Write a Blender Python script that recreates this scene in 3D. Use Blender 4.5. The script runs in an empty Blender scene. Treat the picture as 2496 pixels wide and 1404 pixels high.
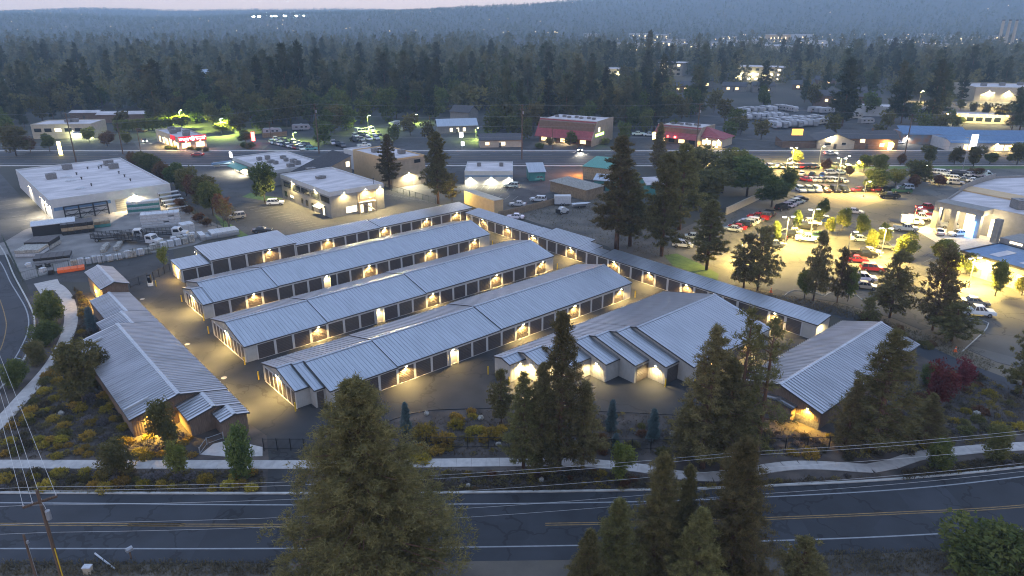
import bpy, bmesh, math, random
import numpy as np
from mathutils import Vector, Matrix

# ------------------------------------------------------------------ camera
SC = bpy.context.scene
COL = SC.collection
CAM_H = 50.0
PITCH = math.radians(20.954)
FOC = 1731.0                     # focal length in photo pixels (2496 wide)
PSI = math.radians(41.06)        # direction of the storage rows
cam_d = bpy.data.cameras.new('camera')
cam = bpy.data.objects.new('camera', cam_d)
COL.objects.link(cam)
cam.location = (0, 0, CAM_H)
cam.rotation_euler = (math.pi / 2 - PITCH, 0, 0)
cam_d.sensor_width = 36.0
cam_d.lens = FOC / 2496.0 * 36.0
cam_d.clip_start = 0.5
cam_d.clip_end = 20000
SC.camera = cam

# ------------------------------------------------------------------ sky, sun, exposure
SUN_ELEV, SUN_AZ = math.radians(1.2), math.radians(215)
world = bpy.data.worlds.new('World')
SC.world = world
world.use_nodes = True
wn = world.node_tree
wn.nodes.clear()
w_out = wn.nodes.new('ShaderNodeOutputWorld')
w_bg = wn.nodes.new('ShaderNodeBackground')
w_sky = wn.nodes.new('ShaderNodeTexSky')
w_sky.sky_type = 'NISHITA'
w_sky.sun_disc = False
w_sky.sun_elevation = SUN_ELEV
w_sky.sun_rotation = SUN_AZ
w_sky.altitude = 1100
w_sky.air_density = 1.0
w_sky.dust_density = 2.0
w_sky.ozone_density = 3.0
w_bg.inputs['Strength'].default_value = 1.0
# dusk: a smoky, even sky, rose-grey low down and blue overhead, with a little of the Nishita sky over it
w_tc = wn.nodes.new('ShaderNodeTexCoord')
w_sep = wn.nodes.new('ShaderNodeSeparateXYZ')
w_ramp = wn.nodes.new('ShaderNodeValToRGB')
els = w_ramp.color_ramp.elements
els[0].position = 0.0; els[0].color = (0.86, 0.62, 0.44, 1)
els[1].position = 1.0; els[1].color = (0.26, 0.38, 0.62, 1)
e = els.new(0.05); e.color = (0.84, 0.65, 0.60, 1)
e = els.new(0.16); e.color = (0.58, 0.55, 0.66, 1)
e = els.new(0.45); e.color = (0.35, 0.43, 0.64, 1)
w_gain = wn.nodes.new('ShaderNodeMix'); w_gain.data_type = 'RGBA'; w_gain.blend_type = 'ADD'
w_gain.inputs['Factor'].default_value = 0.05
wn.links.new(w_tc.outputs['Generated'], w_sep.inputs[0])
wn.links.new(w_sep.outputs['Z'], w_ramp.inputs['Fac'])
wn.links.new(w_ramp.outputs['Color'], w_gain.inputs['A'])
wn.links.new(w_sky.outputs[0], w_gain.inputs['B'])
wn.links.new(w_gain.outputs['Result'], w_bg.inputs['Color'])
wn.links.new(w_bg.outputs[0], w_out.inputs['Surface'])
sun_d = bpy.data.lights.new('sun', 'SUN')
sun_d.energy = 0.05
sun_d.angle = math.radians(12)
sun_d.color = (1.0, 0.8, 0.7)
sun = bpy.data.objects.new('sun', sun_d)
COL.objects.link(sun)
sun.rotation_euler = (math.pi / 2 - math.radians(4), 0, math.pi - SUN_AZ)
SC.view_settings.view_transform = 'Standard'
SC.view_settings.look = 'None'
SC.view_settings.exposure = 1.05
SC.view_settings.gamma = 1.0
SC.view_settings.use_curve_mapping = False
SC.render.engine = 'CYCLES'
SC.cycles.max_bounces = 4
SC.cycles.diffuse_bounces = 2
SC.cycles.glossy_bounces = 2
SC.cycles.transmission_bounces = 2
SC.cycles.volume_bounces = 1
SC.cycles.transparent_max_bounces = 4
SC.cycles.caustics_reflective = False
SC.cycles.caustics_refractive = False
SC.cycles.use_denoising = True
SC.cycles.filter_width = 1.1
SC.cycles.use_light_tree = True
SC.cycles.sample_clamp_indirect = 4.0

# ------------------------------------------------------------------ projection helpers
CT, ST = math.cos(PITCH), math.sin(PITCH)
CU, SU = math.cos(PSI), math.sin(PSI)

def ray(px, py):
    a, b = (px - 1248) / FOC, (py - 702) / FOC
    return Vector((a, CT - ST * b, -ST - CT * b))

def gp(px, py, z=0.0):
    """photo pixel -> world point at height z"""
    d = ray(px, py)
    t = (z - CAM_H) / d.z
    return Vector((d.x * t, d.y * t, z))

def proj(p):
    x, y, z = p[0], p[1], p[2] - CAM_H
    zc = CT * y - ST * z
    return 1248 + FOC * x / zc, 702 + FOC * (-ST * y - CT * z) / zc

def height_at(px, py, ytop):
    """height of an upright thing whose foot is at px,py and whose top shows at row ytop"""
    b = gp(px, py)
    lo, hi = 0.0, 49.0
    for _ in range(40):
        m = (lo + hi) / 2
        if proj((b.x, b.y, m))[1] > ytop: lo = m
        else: hi = m
    return lo

def uv2w(u, v, z=0.0):
    return Vector((u * CU - v * SU, u * SU + v * CU, z))

def w2uv(p):
    return p[0] * CU + p[1] * SU, -p[0] * SU + p[1] * CU

def guv(px, py, z=0.0):
    return w2uv(gp(px, py, z))

def ray_u_at_v(px, py, v):
    """u,z where the pixel's ray crosses the upright plane v=const"""
    d = ray(px, py)
    dv = -d.x * SU + d.y * CU
    t = v / dv
    return (d.x * CU + d.y * SU) * t, CAM_H + d.z * t

def ray_v_at_u(px, py, u):
    d = ray(px, py)
    t = u / (d.x * CU + d.y * SU)
    return (-d.x * SU + d.y * CU) * t, CAM_H + d.z * t

# ------------------------------------------------------------------ object helpers
def tag(o, label=None, cat=None, group=None, kind=None):
    if label: o['label'] = label
    if cat: o['category'] = cat
    if group: o['group'] = group
    if kind: o['kind'] = kind
    return o

def link(name, data, parent=None, loc=None, rotz=None, scale=None):
    o = bpy.data.objects.new(name, data)
    COL.objects.link(o)
    if parent is not None: o.parent = parent
    if loc is not None: o.location = loc
    if rotz is not None: o.rotation_euler = (0, 0, rotz)
    if scale is not None: o.scale = scale if hasattr(scale, '__len__') else (scale,) * 3
    return o

def thing(name, label, cat, loc=(0, 0, 0), rotz=0.0, group=None, scale=None):
    o = link(name, None, None, loc, rotz, scale)
    o.empty_display_size = 0.2
    return tag(o, label, cat, group)

class MB:
    """collects shapes into one mesh"""
    def __init__(s): s.v, s.f, s.m = [], [], []
    def poly(s, pts, mi=0):
        n = len(s.v); s.v.extend([tuple(p) for p in pts]); s.f.append(tuple(range(n, n + len(pts)))); s.m.append(mi)
    def faces(s, vs, fs, mi=0):
        n = len(s.v); s.v.extend([tuple(p) for p in vs])
        for f in fs: s.f.append(tuple(i + n for i in f)); s.m.append(mi)
    def box(s, x0, x1, y0, y1, z0, z1, mi=0, bottom=True):
        vs = [(x0, y0, z0), (x1, y0, z0), (x1, y1, z0), (x0, y1, z0), (x0, y0, z1), (x1, y0, z1), (x1, y1, z1), (x0, y1, z1)]
        fs = [(4, 5, 6, 7), (0, 1, 5, 4), (1, 2, 6, 5), (2, 3, 7, 6), (3, 0, 4, 7)]
        if bottom: fs.append((3, 2, 1, 0))
        s.faces(vs, fs, mi); return s
    def prism(s, base, z0, z1, mi=0, mtop=None, bottom=False):
        n = len(base)
        vs = [(p[0], p[1], z0) for p in base] + [(p[0], p[1], z1) for p in base]
        s.faces(vs, [(i, (i + 1) % n, (i + 1) % n + n, i + n) for i in range(n)], mi)
        s.faces([(p[0], p[1], z1) for p in base], [tuple(range(n))], mi if mtop is None else mtop)
        if bottom: s.faces([(p[0], p[1], z0) for p in base], [tuple(range(n - 1, -1, -1))], mi)
        return s
    def extrude_x(s, prof, x0, x1, mi=0):
        """profile of (y,z) points swept along x"""
        n = len(prof)
        vs = [(x0, y, z) for y, z in prof] + [(x1, y, z) for y, z in prof]
        s.faces(vs, [(i, i + n, (i + 1) % n + n, (i + 1) % n) for i in range(n)] + [tuple(range(n)), tuple(range(2 * n - 1, n - 1, -1))], mi); return s
    def extrude_y(s, prof, y0, y1, mi=0):
        n = len(prof)
        vs = [(x, y0, z) for x, z in prof] + [(x, y1, z) for x, z in prof]
        s.faces(vs, [(i, (i + 1) % n, (i + 1) % n + n, i + n) for i in range(n)] + [tuple(range(n - 1, -1, -1)), tuple(range(n, 2 * n))], mi); return s
    def tube(s, pts, rad, n=6, mi=0, cap=True):
        pts = [Vector(p) for p in pts]
        if not hasattr(rad, '__len__'): rad = [rad] * len(pts)
        base = len(s.v)
        for i, p in enumerate(pts):
            d = (pts[min(i + 1, len(pts) - 1)] - pts[max(i - 1, 0)]).normalized()
            a = d.orthogonal().normalized() if abs(d.z) < 0.99 else Vector((1, 0, 0))
            if abs(d.z) < 0.99:
                a = Vector((0, 0, 1)).cross(d).normalized()
            b = d.cross(a)
            for k in range(n):
                t = 2 * math.pi * k / n
                q = p + (a * math.cos(t) + b * math.sin(t)) * rad[i]
                s.v.append(tuple(q))
        for i in range(len(pts) - 1):
            for k in range(n):
                s.f.append((base + i * n + k, base + i * n + (k + 1) % n, base + (i + 1) * n + (k + 1) % n, base + (i + 1) * n + k)); s.m.append(mi)
        if cap:
            s.f.append(tuple(base + k for k in range(n - 1, -1, -1))); s.m.append(mi)
            e = base + (len(pts) - 1) * n
            s.f.append(tuple(e + k for k in range(n))); s.m.append(mi)
        return s
    def cyl(s, x, y, z0, z1, r, n=10, mi=0, r1=None):
        return s.tube([(x, y, z0), (x, y, z1)], [r, r if r1 is None else r1], n, mi)
    def dome(s, x, y, z, rx, ry, rz, n=10, m=4, mi=0):
        vs = []; fs = []
        for j in range(m):
            t = j / m * math.pi / 2
            for k in range(n):
                a = 2 * math.pi * k / n
                vs.append((x + rx * math.cos(t) * math.cos(a), y + ry * math.cos(t) * math.sin(a), z + rz * math.sin(t)))
        vs.append((x, y, z + rz))
        for j in range(m - 1):
            for k in range(n): fs.append((j * n + k, j * n + (k + 1) % n, (j + 1) * n + (k + 1) % n, (j + 1) * n + k))
        for k in range(n): fs.append(((m - 1) * n + k, (m - 1) * n + (k + 1) % n, m * n))
        s.faces(vs, fs, mi); return s
    def ellipsoid(s, c, r, n=10, m=6, mi=0):
        vs = [(c[0], c[1], c[2] - r[2])]; fs = []
        for j in range(1, m):
            t = -math.pi / 2 + math.pi * j / m
            for k in range(n):
                a = 2 * math.pi * k / n
                vs.append((c[0] + r[0] * math.cos(t) * math.cos(a), c[1] + r[1] * math.cos(t) * math.sin(a), c[2] + r[2] * math.sin(t)))
        vs.append((c[0], c[1], c[2] + r[2]))
        for k in range(n): fs.append((0, 1 + (k + 1) % n, 1 + k))
        for j in range(m - 2):
            for k in range(n): fs.append((1 + j * n + k, 1 + j * n + (k + 1) % n, 1 + (j + 1) * n + (k + 1) % n, 1 + (j + 1) * n + k))
        e = 1 + (m - 2) * n
        for k in range(n): fs.append((e + k, e + (k + 1) % n, len(vs) - 1))
        s.faces(vs, fs, mi); return s
    def mesh(s, name, mats, smooth=False):
        me = bpy.data.meshes.new(name)
        me.from_pydata(s.v, [], s.f)
        for m in (mats if isinstance(mats, (list, tuple)) else [mats]): me.materials.append(m)
        if any(s.m): me.polygons.foreach_set('material_index', s.m)
        if smooth: me.polygons.foreach_set('use_smooth', [True] * len(s.f))
        me.update()
        return me
    def build(s, name, mats, parent=None, loc=None, rotz=None, smooth=False, scale=None):
        return link(name, s.mesh(name, mats, smooth), parent, loc, rotz, scale)

def copy_tree(src, parent=None):
    c = src.copy(); COL.objects.link(c)
    if parent is not None: c.parent = parent
    for ch in src.children: copy_tree(ch, c)
    return c

# ------------------------------------------------------------------ materials
MAT = {}
def mat(name, col, rough=0.8, metal=0.0, spec=0.5, var=0.0, vscale=3.0, col2=None, bump=0.0, bscale=20.0, emit=None, estr=0.0, trans=0.0, objcol=False, objvar=0.0, detail=3.0, coord='Object', alpha=None, vcontrast=(0.35, 0.65), stretch=None):
    m = bpy.data.materials.new(name); MAT[name] = m
    m.use_nodes = True
    nt = m.node_tree; b = nt.nodes['Principled BSDF']
    b.inputs['Base Color'].default_value = (*col, 1)
    b.inputs['Roughness'].default_value = rough
    b.inputs['Metallic'].default_value = metal
    b.inputs['Specular IOR Level'].default_value = spec
    src = None
    tc = None
    def coords():
        nonlocal tc
        if tc is None:
            t = nt.nodes.new('ShaderNodeTexCoord')
            tc = t.outputs[coord]
            if coord == 'World':
                pass
            if stretch:
                mp = nt.nodes.new('ShaderNodeMapping'); mp.inputs['Scale'].default_value = stretch
                nt.links.new(tc, mp.inputs['Vector']); tc = mp.outputs[0]
        return tc
    if objcol:
        oi = nt.nodes.new('ShaderNodeObjectInfo'); src = oi.outputs['Color']
    if var > 0 or col2:
        n = nt.nodes.new('ShaderNodeTexNoise'); n.inputs['Scale'].default_value = vscale; n.inputs['Detail'].default_value = detail
        nt.links.new(coords(), n.inputs['Vector'])
        mr = nt.nodes.new('ShaderNodeMapRange'); mr.inputs[1].default_value = vcontrast[0]; mr.inputs[2].default_value = vcontrast[1]
        nt.links.new(n.outputs['Fac'], mr.inputs[0])
        mx = nt.nodes.new('ShaderNodeMix'); mx.data_type = 'RGBA'
        nt.links.new(mr.outputs[0], mx.inputs['Factor'])
        if src is not None:
            mu = nt.nodes.new('ShaderNodeMix'); mu.data_type = 'RGBA'; mu.blend_type = 'MULTIPLY'; mu.inputs['Factor'].default_value = 1
            nt.links.new(src, mu.inputs['A']); mu.inputs['B'].default_value = (1 - var,) * 3 + (1,)
            nt.links.new(src, mx.inputs['A']); nt.links.new(mu.outputs['Result'], mx.inputs['B'])
        else:
            mx.inputs['A'].default_value = (*[c * (1 - var) for c in col], 1)
            mx.inputs['B'].default_value = (*(col2 if col2 else [c * (1 + var) for c in col]), 1)
        src = mx.outputs['Result']
    if objvar > 0:
        oi = nt.nodes.new('ShaderNodeObjectInfo')
        hs = nt.nodes.new('ShaderNodeHueSaturation')
        mr = nt.nodes.new('ShaderNodeMapRange'); mr.inputs[3].default_value = 1 - objvar; mr.inputs[4].default_value = 1 + objvar
        nt.links.new(oi.outputs['Random'], mr.inputs[0]); nt.links.new(mr.outputs[0], hs.inputs['Value'])
        mr2 = nt.nodes.new('ShaderNodeMapRange'); mr2.inputs[3].default_value = 0.5 - objvar * 0.07; mr2.inputs[4].default_value = 0.5 + objvar * 0.07
        fr = nt.nodes.new('ShaderNodeMath'); fr.operation = 'FRACT'
        mm = nt.nodes.new('ShaderNodeMath'); mm.operation = 'MULTIPLY'; mm.inputs[1].default_value = 7.31
        nt.links.new(oi.outputs['Random'], mm.inputs[0]); nt.links.new(mm.outputs[0], fr.inputs[0]); nt.links.new(fr.outputs[0], mr2.inputs[0])
        nt.links.new(mr2.outputs[0], hs.inputs['Hue'])
        if src is not None: nt.links.new(src, hs.inputs['Color'])
        else: hs.inputs['Color'].default_value = (*col, 1)
        src = hs.outputs[0]
    if src is not None: nt.links.new(src, b.inputs['Base Color'])
    if bump > 0:
        n = nt.nodes.new('ShaderNodeTexNoise'); n.inputs['Scale'].default_value = bscale; n.inputs['Detail'].default_value = 4
        nt.links.new(coords(), n.inputs['Vector'])
        bp = nt.nodes.new('ShaderNodeBump'); bp.inputs['Strength'].default_value = bump; bp.inputs['Distance'].default_value = 0.05
        nt.links.new(n.outputs['Fac'], bp.inputs['Height']); nt.links.new(bp.outputs[0], b.inputs['Normal'])
    if emit:
        b.inputs['Emission Color'].default_value = (*emit, 1); b.inputs['Emission Strength'].default_value = estr
        m.cycles.emission_sampling = 'NONE'
    if trans: b.inputs['Transmission Weight'].default_value = trans
    return m

def foliage(name, ca, cb, objvar=0.25, vscale=1.2, rough=0.75):
    m = mat(name, ca, rough=rough, spec=0.2, col2=cb, var=0.001, vscale=vscale, objvar=objvar, detail=6, vcontrast=(0.36, 0.64))
    nt = m.node_tree; pb = nt.nodes['Principled BSDF']; out = nt.nodes['Material Output']      # leaves let some light through
    tr = nt.nodes.new('ShaderNodeBsdfTranslucent'); mx = nt.nodes.new('ShaderNodeMixShader'); mx.inputs[0].default_value = 0.45
    nt.links.new(pb.inputs['Base Color'].links[0].from_socket, tr.inputs['Color'])
    nt.links.new(pb.outputs[0], mx.inputs[1]); nt.links.new(tr.outputs[0], mx.inputs[2]); nt.links.new(mx.outputs[0], out.inputs['Surface'])
    return m

asphalt = mat('asphalt', (0.029, 0.028, 0.028), 0.85, var=0.22, vscale=0.35, detail=8, bump=0.3, bscale=30)
asphalt_old = mat('asphalt_old', (0.040, 0.040, 0.041), 0.88, var=0.25, vscale=0.2, detail=8, bump=0.3, bscale=30)
asphalt_dark = mat('asphalt_dark', (0.024, 0.026, 0.031), 0.8, var=0.2, vscale=0.25, detail=8, bump=0.25, bscale=40)
lot_asphalt = mat('lot_asphalt', (0.085, 0.08, 0.07), 0.88, var=0.2, vscale=0.12, detail=8, bump=0.25, bscale=40)
def crack(m, scale=0.11, width=0.016, dark=0.5, patch=0.05):
    """sealed cracks and repaired patches"""
    nt = m.node_tree; pb = nt.nodes['Principled BSDF']; src = pb.inputs['Base Color'].links[0].from_socket
    tc = nt.nodes.new('ShaderNodeTexCoord'); no = nt.nodes.new('ShaderNodeTexNoise'); no.inputs['Scale'].default_value = 0.5
    nt.links.new(tc.outputs['Object'], no.inputs['Vector'])
    ad = nt.nodes.new('ShaderNodeMix'); ad.data_type = 'VECTOR'; ad.inputs['Factor'].default_value = 0.5
    vm = nt.nodes.new('ShaderNodeVectorMath'); vm.operation = 'MULTIPLY_ADD'; vm.inputs[1].default_value = (4, 4, 4)
    nt.links.new(no.outputs['Color'], vm.inputs[0]); nt.links.new(tc.outputs['Object'], vm.inputs[2])
    vo = nt.nodes.new('ShaderNodeTexVoronoi'); vo.feature = 'DISTANCE_TO_EDGE'; vo.inputs['Scale'].default_value = scale
    nt.links.new(vm.outputs[0], vo.inputs['Vector'])
    lt = nt.nodes.new('ShaderNodeMath'); lt.operation = 'LESS_THAN'; lt.inputs[1].default_value = width
    nt.links.new(vo.outputs['Distance'], lt.inputs[0])
    k1 = nt.nodes.new('ShaderNodeMath'); k1.operation = 'MULTIPLY'; k1.inputs[1].default_value = dark; nt.links.new(lt.outputs[0], k1.inputs[0])
    vp = nt.nodes.new('ShaderNodeTexVoronoi'); vp.inputs['Scale'].default_value = patch; vp.distance = 'CHEBYCHEV'; nt.links.new(tc.outputs['Object'], vp.inputs['Vector'])
    sp = nt.nodes.new('ShaderNodeSeparateColor'); nt.links.new(vp.outputs['Color'], sp.inputs[0])
    mr = nt.nodes.new('ShaderNodeMapRange'); mr.inputs[3].default_value = 0.76; mr.inputs[4].default_value = 1.24; nt.links.new(sp.outputs[0], mr.inputs[0])
    sb = nt.nodes.new('ShaderNodeMath'); sb.operation = 'SUBTRACT'; nt.links.new(mr.outputs[0], sb.inputs[0]); nt.links.new(k1.outputs[0], sb.inputs[1])
    mu = nt.nodes.new('ShaderNodeVectorMath'); mu.operation = 'SCALE'; nt.links.new(src, mu.inputs[0]); nt.links.new(sb.outputs[0], mu.inputs['Scale'])
    nt.links.new(mu.outputs[0], pb.inputs['Base Color'])
for m_ in (asphalt, asphalt_old, asphalt_dark, lot_asphalt): crack(m_)
concrete = mat('concrete', (0.40, 0.37, 0.34), 0.85, var=0.12, vscale=1.2, detail=6, bump=0.2, bscale=60)
yard_conc = mat('yard_concrete', (0.19, 0.175, 0.16), 0.9, var=0.22, vscale=0.25, detail=8, bump=0.3, bscale=40)
soil = mat('soil', (0.042, 0.034, 0.03), 0.95, col2=(0.095, 0.074, 0.06), var=0.2, vscale=0.35, detail=10, bump=0.8, bscale=8)
field = mat('dry_field', (0.075, 0.066, 0.056), 0.95, col2=(0.14, 0.118, 0.092), var=0.2, vscale=0.12, detail=10, bump=0.6, bscale=5)
far_ground = mat('far_ground', (0.028, 0.03, 0.024), 0.95, col2=(0.055, 0.05, 0.038), var=0.2, vscale=0.02, detail=8)
lawn = mat('lawn', (0.06, 0.12, 0.02), 0.9, col2=(0.09, 0.15, 0.03), var=0.2, vscale=0.8, detail=8, bump=0.5, bscale=40)
tan_bare = mat('bare_ground', (0.20, 0.16, 0.105), 0.95, col2=(0.14, 0.115, 0.08), var=0.2, vscale=0.4, detail=8, bump=0.5, bscale=10)
white_line = mat('white_paint', (0.27, 0.275, 0.28), 0.8, var=0.2, vscale=2.0, detail=8, vcontrast=(0.25, 0.75))
yellow_line = mat('yellow_paint', (0.24, 0.15, 0.05), 0.8, var=0.25, vscale=2.0, detail=8)
kerb_m = mat('kerb_concrete', (0.38, 0.37, 0.34), 0.85, var=0.15, vscale=1.0)
roof_m = mat('roof_metal', (0.37, 0.385, 0.41), 0.33, metal=0.85, spec=0.5, var=0.08, vscale=1.0, detail=5, bump=0.12, bscale=1.6, stretch=(2.2, 0.22, 0.22))
roof_g = mat('roof_galvalume', (0.46, 0.47, 0.49), 0.28, metal=0.9, var=0.13, vscale=1.0, detail=5, bump=0.1, bscale=1.6, stretch=(2.2, 0.22, 0.22))
trim_d = mat('dark_trim', (0.05, 0.047, 0.045), 0.5)
wall_m = mat('wall_metal', (0.42, 0.40, 0.36), 0.6, var=0.05, vscale=1.5)
trim_w = mat('white_trim', (0.5, 0.48, 0.45), 0.6)
door_m = mat('door_brown', (0.065, 0.05, 0.042), 0.5, var=0.08, vscale=2, objvar=0.22)
wood_side = mat('wood_siding', (0.17, 0.12, 0.085), 0.8, var=0.25, vscale=2.5, detail=6, stretch=(4, 4, 0.4))
stone_base = mat('stone_base', (0.16, 0.15, 0.14), 0.9, var=0.3, vscale=4)
lamp_glass = mat('lamp_glass', (1, 0.95, 0.8), 0.4, emit=(1.0, 0.86, 0.55), estr=45)
lamp_glass_y = mat('lamp_glass_yellow', (1, 0.8, 0.4), 0.4, emit=(1.0, 0.66, 0.2), estr=25)
head_glass = mat('lot_lamp_glass', (1, 0.95, 0.8), 0.4, emit=(1.0, 0.88, 0.55), estr=90)
green_glass = mat('mercury_lamp_glass', (0.8, 1, 0.7), 0.4, emit=(0.75, 1.0, 0.35), estr=60)
bollard_y = mat('bollard_yellow', (0.62, 0.42, 0.02), 0.5)
dark_metal = mat('dark_metal', (0.02, 0.02, 0.022), 0.5, metal=0.3)
grey_metal = mat('grey_metal', (0.32, 0.33, 0.34), 0.45, metal=0.4)
pole_wood = mat('pole_wood', (0.11, 0.07, 0.045), 0.9, var=0.3, vscale=3, detail=6, stretch=(6, 6, 0.3))
caravan_white = mat('caravan_white', (0.3, 0.3, 0.31), 0.5, objvar=0.3)
wire_m = mat('wire', (0.5, 0.5, 0.48), 0.5, metal=0.0)
wire_far = mat('wire_far', (0.22, 0.22, 0.22), 0.5)
glass_d = mat('window_glass', (0.015, 0.018, 0.022), 0.1, spec=0.6)
glass_lit = mat('window_lit', (0.9, 0.8, 0.6), 0.5, emit=(1.0, 0.83, 0.5), estr=1.3)
glass_warm = mat('window_warm', (0.9, 0.7, 0.4), 0.5, emit=(1.0, 0.66, 0.28), estr=1.5)
white_roof = mat('white_membrane', (0.47, 0.43, 0.42), 0.7, var=0.2, vscale=0.3, detail=9, stretch=(0.5, 1.6, 1))
white_wall = mat('white_wall', (0.46, 0.46, 0.45), 0.75, var=0.06, vscale=0.8)
grey_wall = mat('grey_block_wall', (0.22, 0.21, 0.19), 0.85, var=0.1, vscale=1.0)
tan_wall = mat('tan_wall', (0.52, 0.36, 0.19), 0.8, var=0.06, vscale=0.8)
tan_grey = mat('tan_grey_wall', (0.3, 0.24, 0.17), 0.8, var=0.12, vscale=0.8)
beige_wall = mat('beige_wall', (0.42, 0.36, 0.27), 0.8, var=0.08, vscale=0.8)
brown_wall = mat('brown_wall', (0.15, 0.1, 0.07), 0.85, var=0.15, vscale=1.0)
red_roof = mat('red_roof', (0.25, 0.055, 0.06), 0.75, var=0.15, vscale=1.0, detail=6)
blue_roof = mat('blue_roof', (0.10, 0.18, 0.29), 0.6, var=0.12, vscale=1.0)
green_roof = mat('green_roof', (0.07, 0.26, 0.2), 0.55, var=0.08, vscale=1.0)
shingle = mat('dark_shingle', (0.06, 0.058, 0.062), 0.85, var=0.2, vscale=2.0, detail=6)
hvac_m = mat('hvac_metal', (0.16, 0.155, 0.15), 0.6, var=0.2, vscale=3)
timber = mat('timber', (0.3, 0.22, 0.13), 0.85, var=0.25, vscale=2)
wrap_white = mat('wrap_white', (0.44, 0.45, 0.46), 0.6, var=0.12, vscale=3)
stone_m = mat('pallet_stone', (0.3, 0.285, 0.25), 0.9, var=0.3, vscale=3, detail=6)
teal_m = mat('teal_paint', (0.05, 0.2, 0.18), 0.6)
fence_tan = mat('fence_board', (0.2, 0.145, 0.09), 0.85, var=0.2, vscale=1.5)
chain_m = mat('chain_link', (0.05, 0.07, 0.06), 0.7)
orange_m = mat('orange_paint', (0.7, 0.12, 0.02), 0.6)
red_m = mat('red_sign', (0.45, 0.02, 0.03), 0.5, emit=(1.0, 0.03, 0.05), estr=0.4)
neon_red = mat('neon_red', (0.8, 0.02, 0.02), 0.5, emit=(1.0, 0.06, 0.05), estr=10)
neon_green = mat('neon_green', (0.4, 0.9, 0.1), 0.5, emit=(0.45, 1.0, 0.12), estr=5)
sign_white = mat('sign_white', (0.9, 0.9, 0.85), 0.5, emit=(0.95, 0.97, 1.0), estr=4)
sign_amber = mat('sign_amber', (0.8, 0.5, 0.1), 0.5, emit=(1.0, 0.5, 0.08), estr=1.0)
sign_yellow = mat('sign_yellow', (0.9, 0.8, 0.2), 0.5, emit=(1.0, 0.82, 0.25), estr=5)
paint = mat('car_paint', (0.5, 0.5, 0.5), 0.25, spec=0.5, objcol=True)
tyre_m = mat('tyre', (0.012, 0.012, 0.013), 0.8)
rim_m = mat('wheel_rim', (0.3, 0.3, 0.31), 0.35, metal=0.7)
head_l = mat('headlight_glass', (0.6, 0.6, 0.6), 0.2)
head_on = mat('headlight_on', (1, 1, 0.9), 0.3, emit=(1.0, 0.92, 0.72), estr=120)
tail_l = mat('tail_light', (0.3, 0.01, 0.01), 0.3)
tail_on = mat('tail_light_on', (0.6, 0.02, 0.01), 0.3, emit=(1.0, 0.04, 0.02), estr=25)
bark = mat('bark', (0.14, 0.075, 0.045), 0.95, var=0.35, vscale=2.5, detail=6, stretch=(3, 3, 0.5))
bark_grey = mat('bark_grey', (0.12, 0.1, 0.085), 0.95, var=0.3, vscale=3)
fol_pine = foliage('pine_needles', (0.110, 0.100, 0.036), (0.27, 0.225, 0.085), 0.28, 2.4)
fol_spruce = foliage('spruce_needles', (0.088, 0.136, 0.136), (0.160, 0.224, 0.224), 0.15)
fol_green = foliage('green_leaves', (0.075, 0.105, 0.027), (0.173, 0.195, 0.053), 0.25)
fol_lime_lit = foliage('lime_lit_leaves', (0.150, 0.173, 0.030), (0.285, 0.285, 0.068), 0.2)  # leaf colour raised to carry the lamp light on the lot trees
fol_olive = foliage('olive_leaves', (0.102, 0.099, 0.032), (0.203, 0.174, 0.061), 0.25)
fol_red = foliage('red_leaves', (0.10, 0.018, 0.022), (0.22, 0.05, 0.045), 0.2)
fol_rust = foliage('rust_leaves', (0.117, 0.058, 0.026), (0.195, 0.104, 0.052), 0.2)
fol_gold = foliage('golden_flowers', (0.225, 0.173, 0.027), (0.450, 0.315, 0.053), 0.3, 2.5)
fol_sage = foliage('sage_leaves', (0.117, 0.111, 0.104), (0.221, 0.195, 0.195), 0.25, 2.5)
fol_brown = foliage('brown_shrub', (0.070, 0.059, 0.039), (0.154, 0.126, 0.070), 0.3, 2.5)
fol_mix = foliage('mixed_scrub', (0.12, 0.11, 0.09), (0.36, 0.26, 0.05), 0.2, 0.22)
fol_far = foliage('far_needles', (0.046, 0.060, 0.030), (0.14, 0.135, 0.065), 0.4, 0.12)

# ------------------------------------------------------------------ lamps
def lamp_light(kind, parent, loc, energy, color=(1.0, 0.83, 0.5), radius=0.12, spot=None, rot=None, blend=0.6, name='lamp_light'):
    d = bpy.data.lights.new(name, kind)
    d.energy = energy; d.color = color
    if kind in ('POINT', 'SPOT'): d.shadow_soft_size = radius
    if kind == 'SPOT': d.spot_size = spot; d.spot_blend = blend
    o = bpy.data.objects.new(name, d); COL.objects.link(o)
    if parent is not None: o.parent = parent
    o.location = loc
    if rot: o.rotation_euler = rot
    return o

# ================================================================== TERRAIN, ROADS, PAVEMENTS
R = random.Random(7)
def vnoise(x, y):
    return (math.sin(x * 1.7 + y * 0.9) + math.sin(x * 0.6 - y * 1.3 + 1.3) + math.sin(x * 2.9 + y * 2.3 + 4.1) * 0.5) / 2.5

def hf(x, y):
    """height of the far country; flat where the town stands"""
    def g(cx, cy, sx, sy, a): return a * math.exp(-0.5 * (((x - cx) / sx) ** 2 + ((y - cy) / sy) ** 2))
    t = min(1.0, max(0.0, (y - 1500) / 1200.0)); t = t * t * (3 - 2 * t)
    base = t * (30 + 14 * vnoise(x / 420.0, y / 700.0))
    base += t * max(0, min(1, (y - 2600) / 2500)) * 52
    h = base + t * (g(2150, 3700, 980, 800, 158) + g(180, 3100, 420, 420, 30) + g(-2300, 2700, 900, 500, 12) + g(1050, 4200, 900, 500, 42))
    return h

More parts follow.
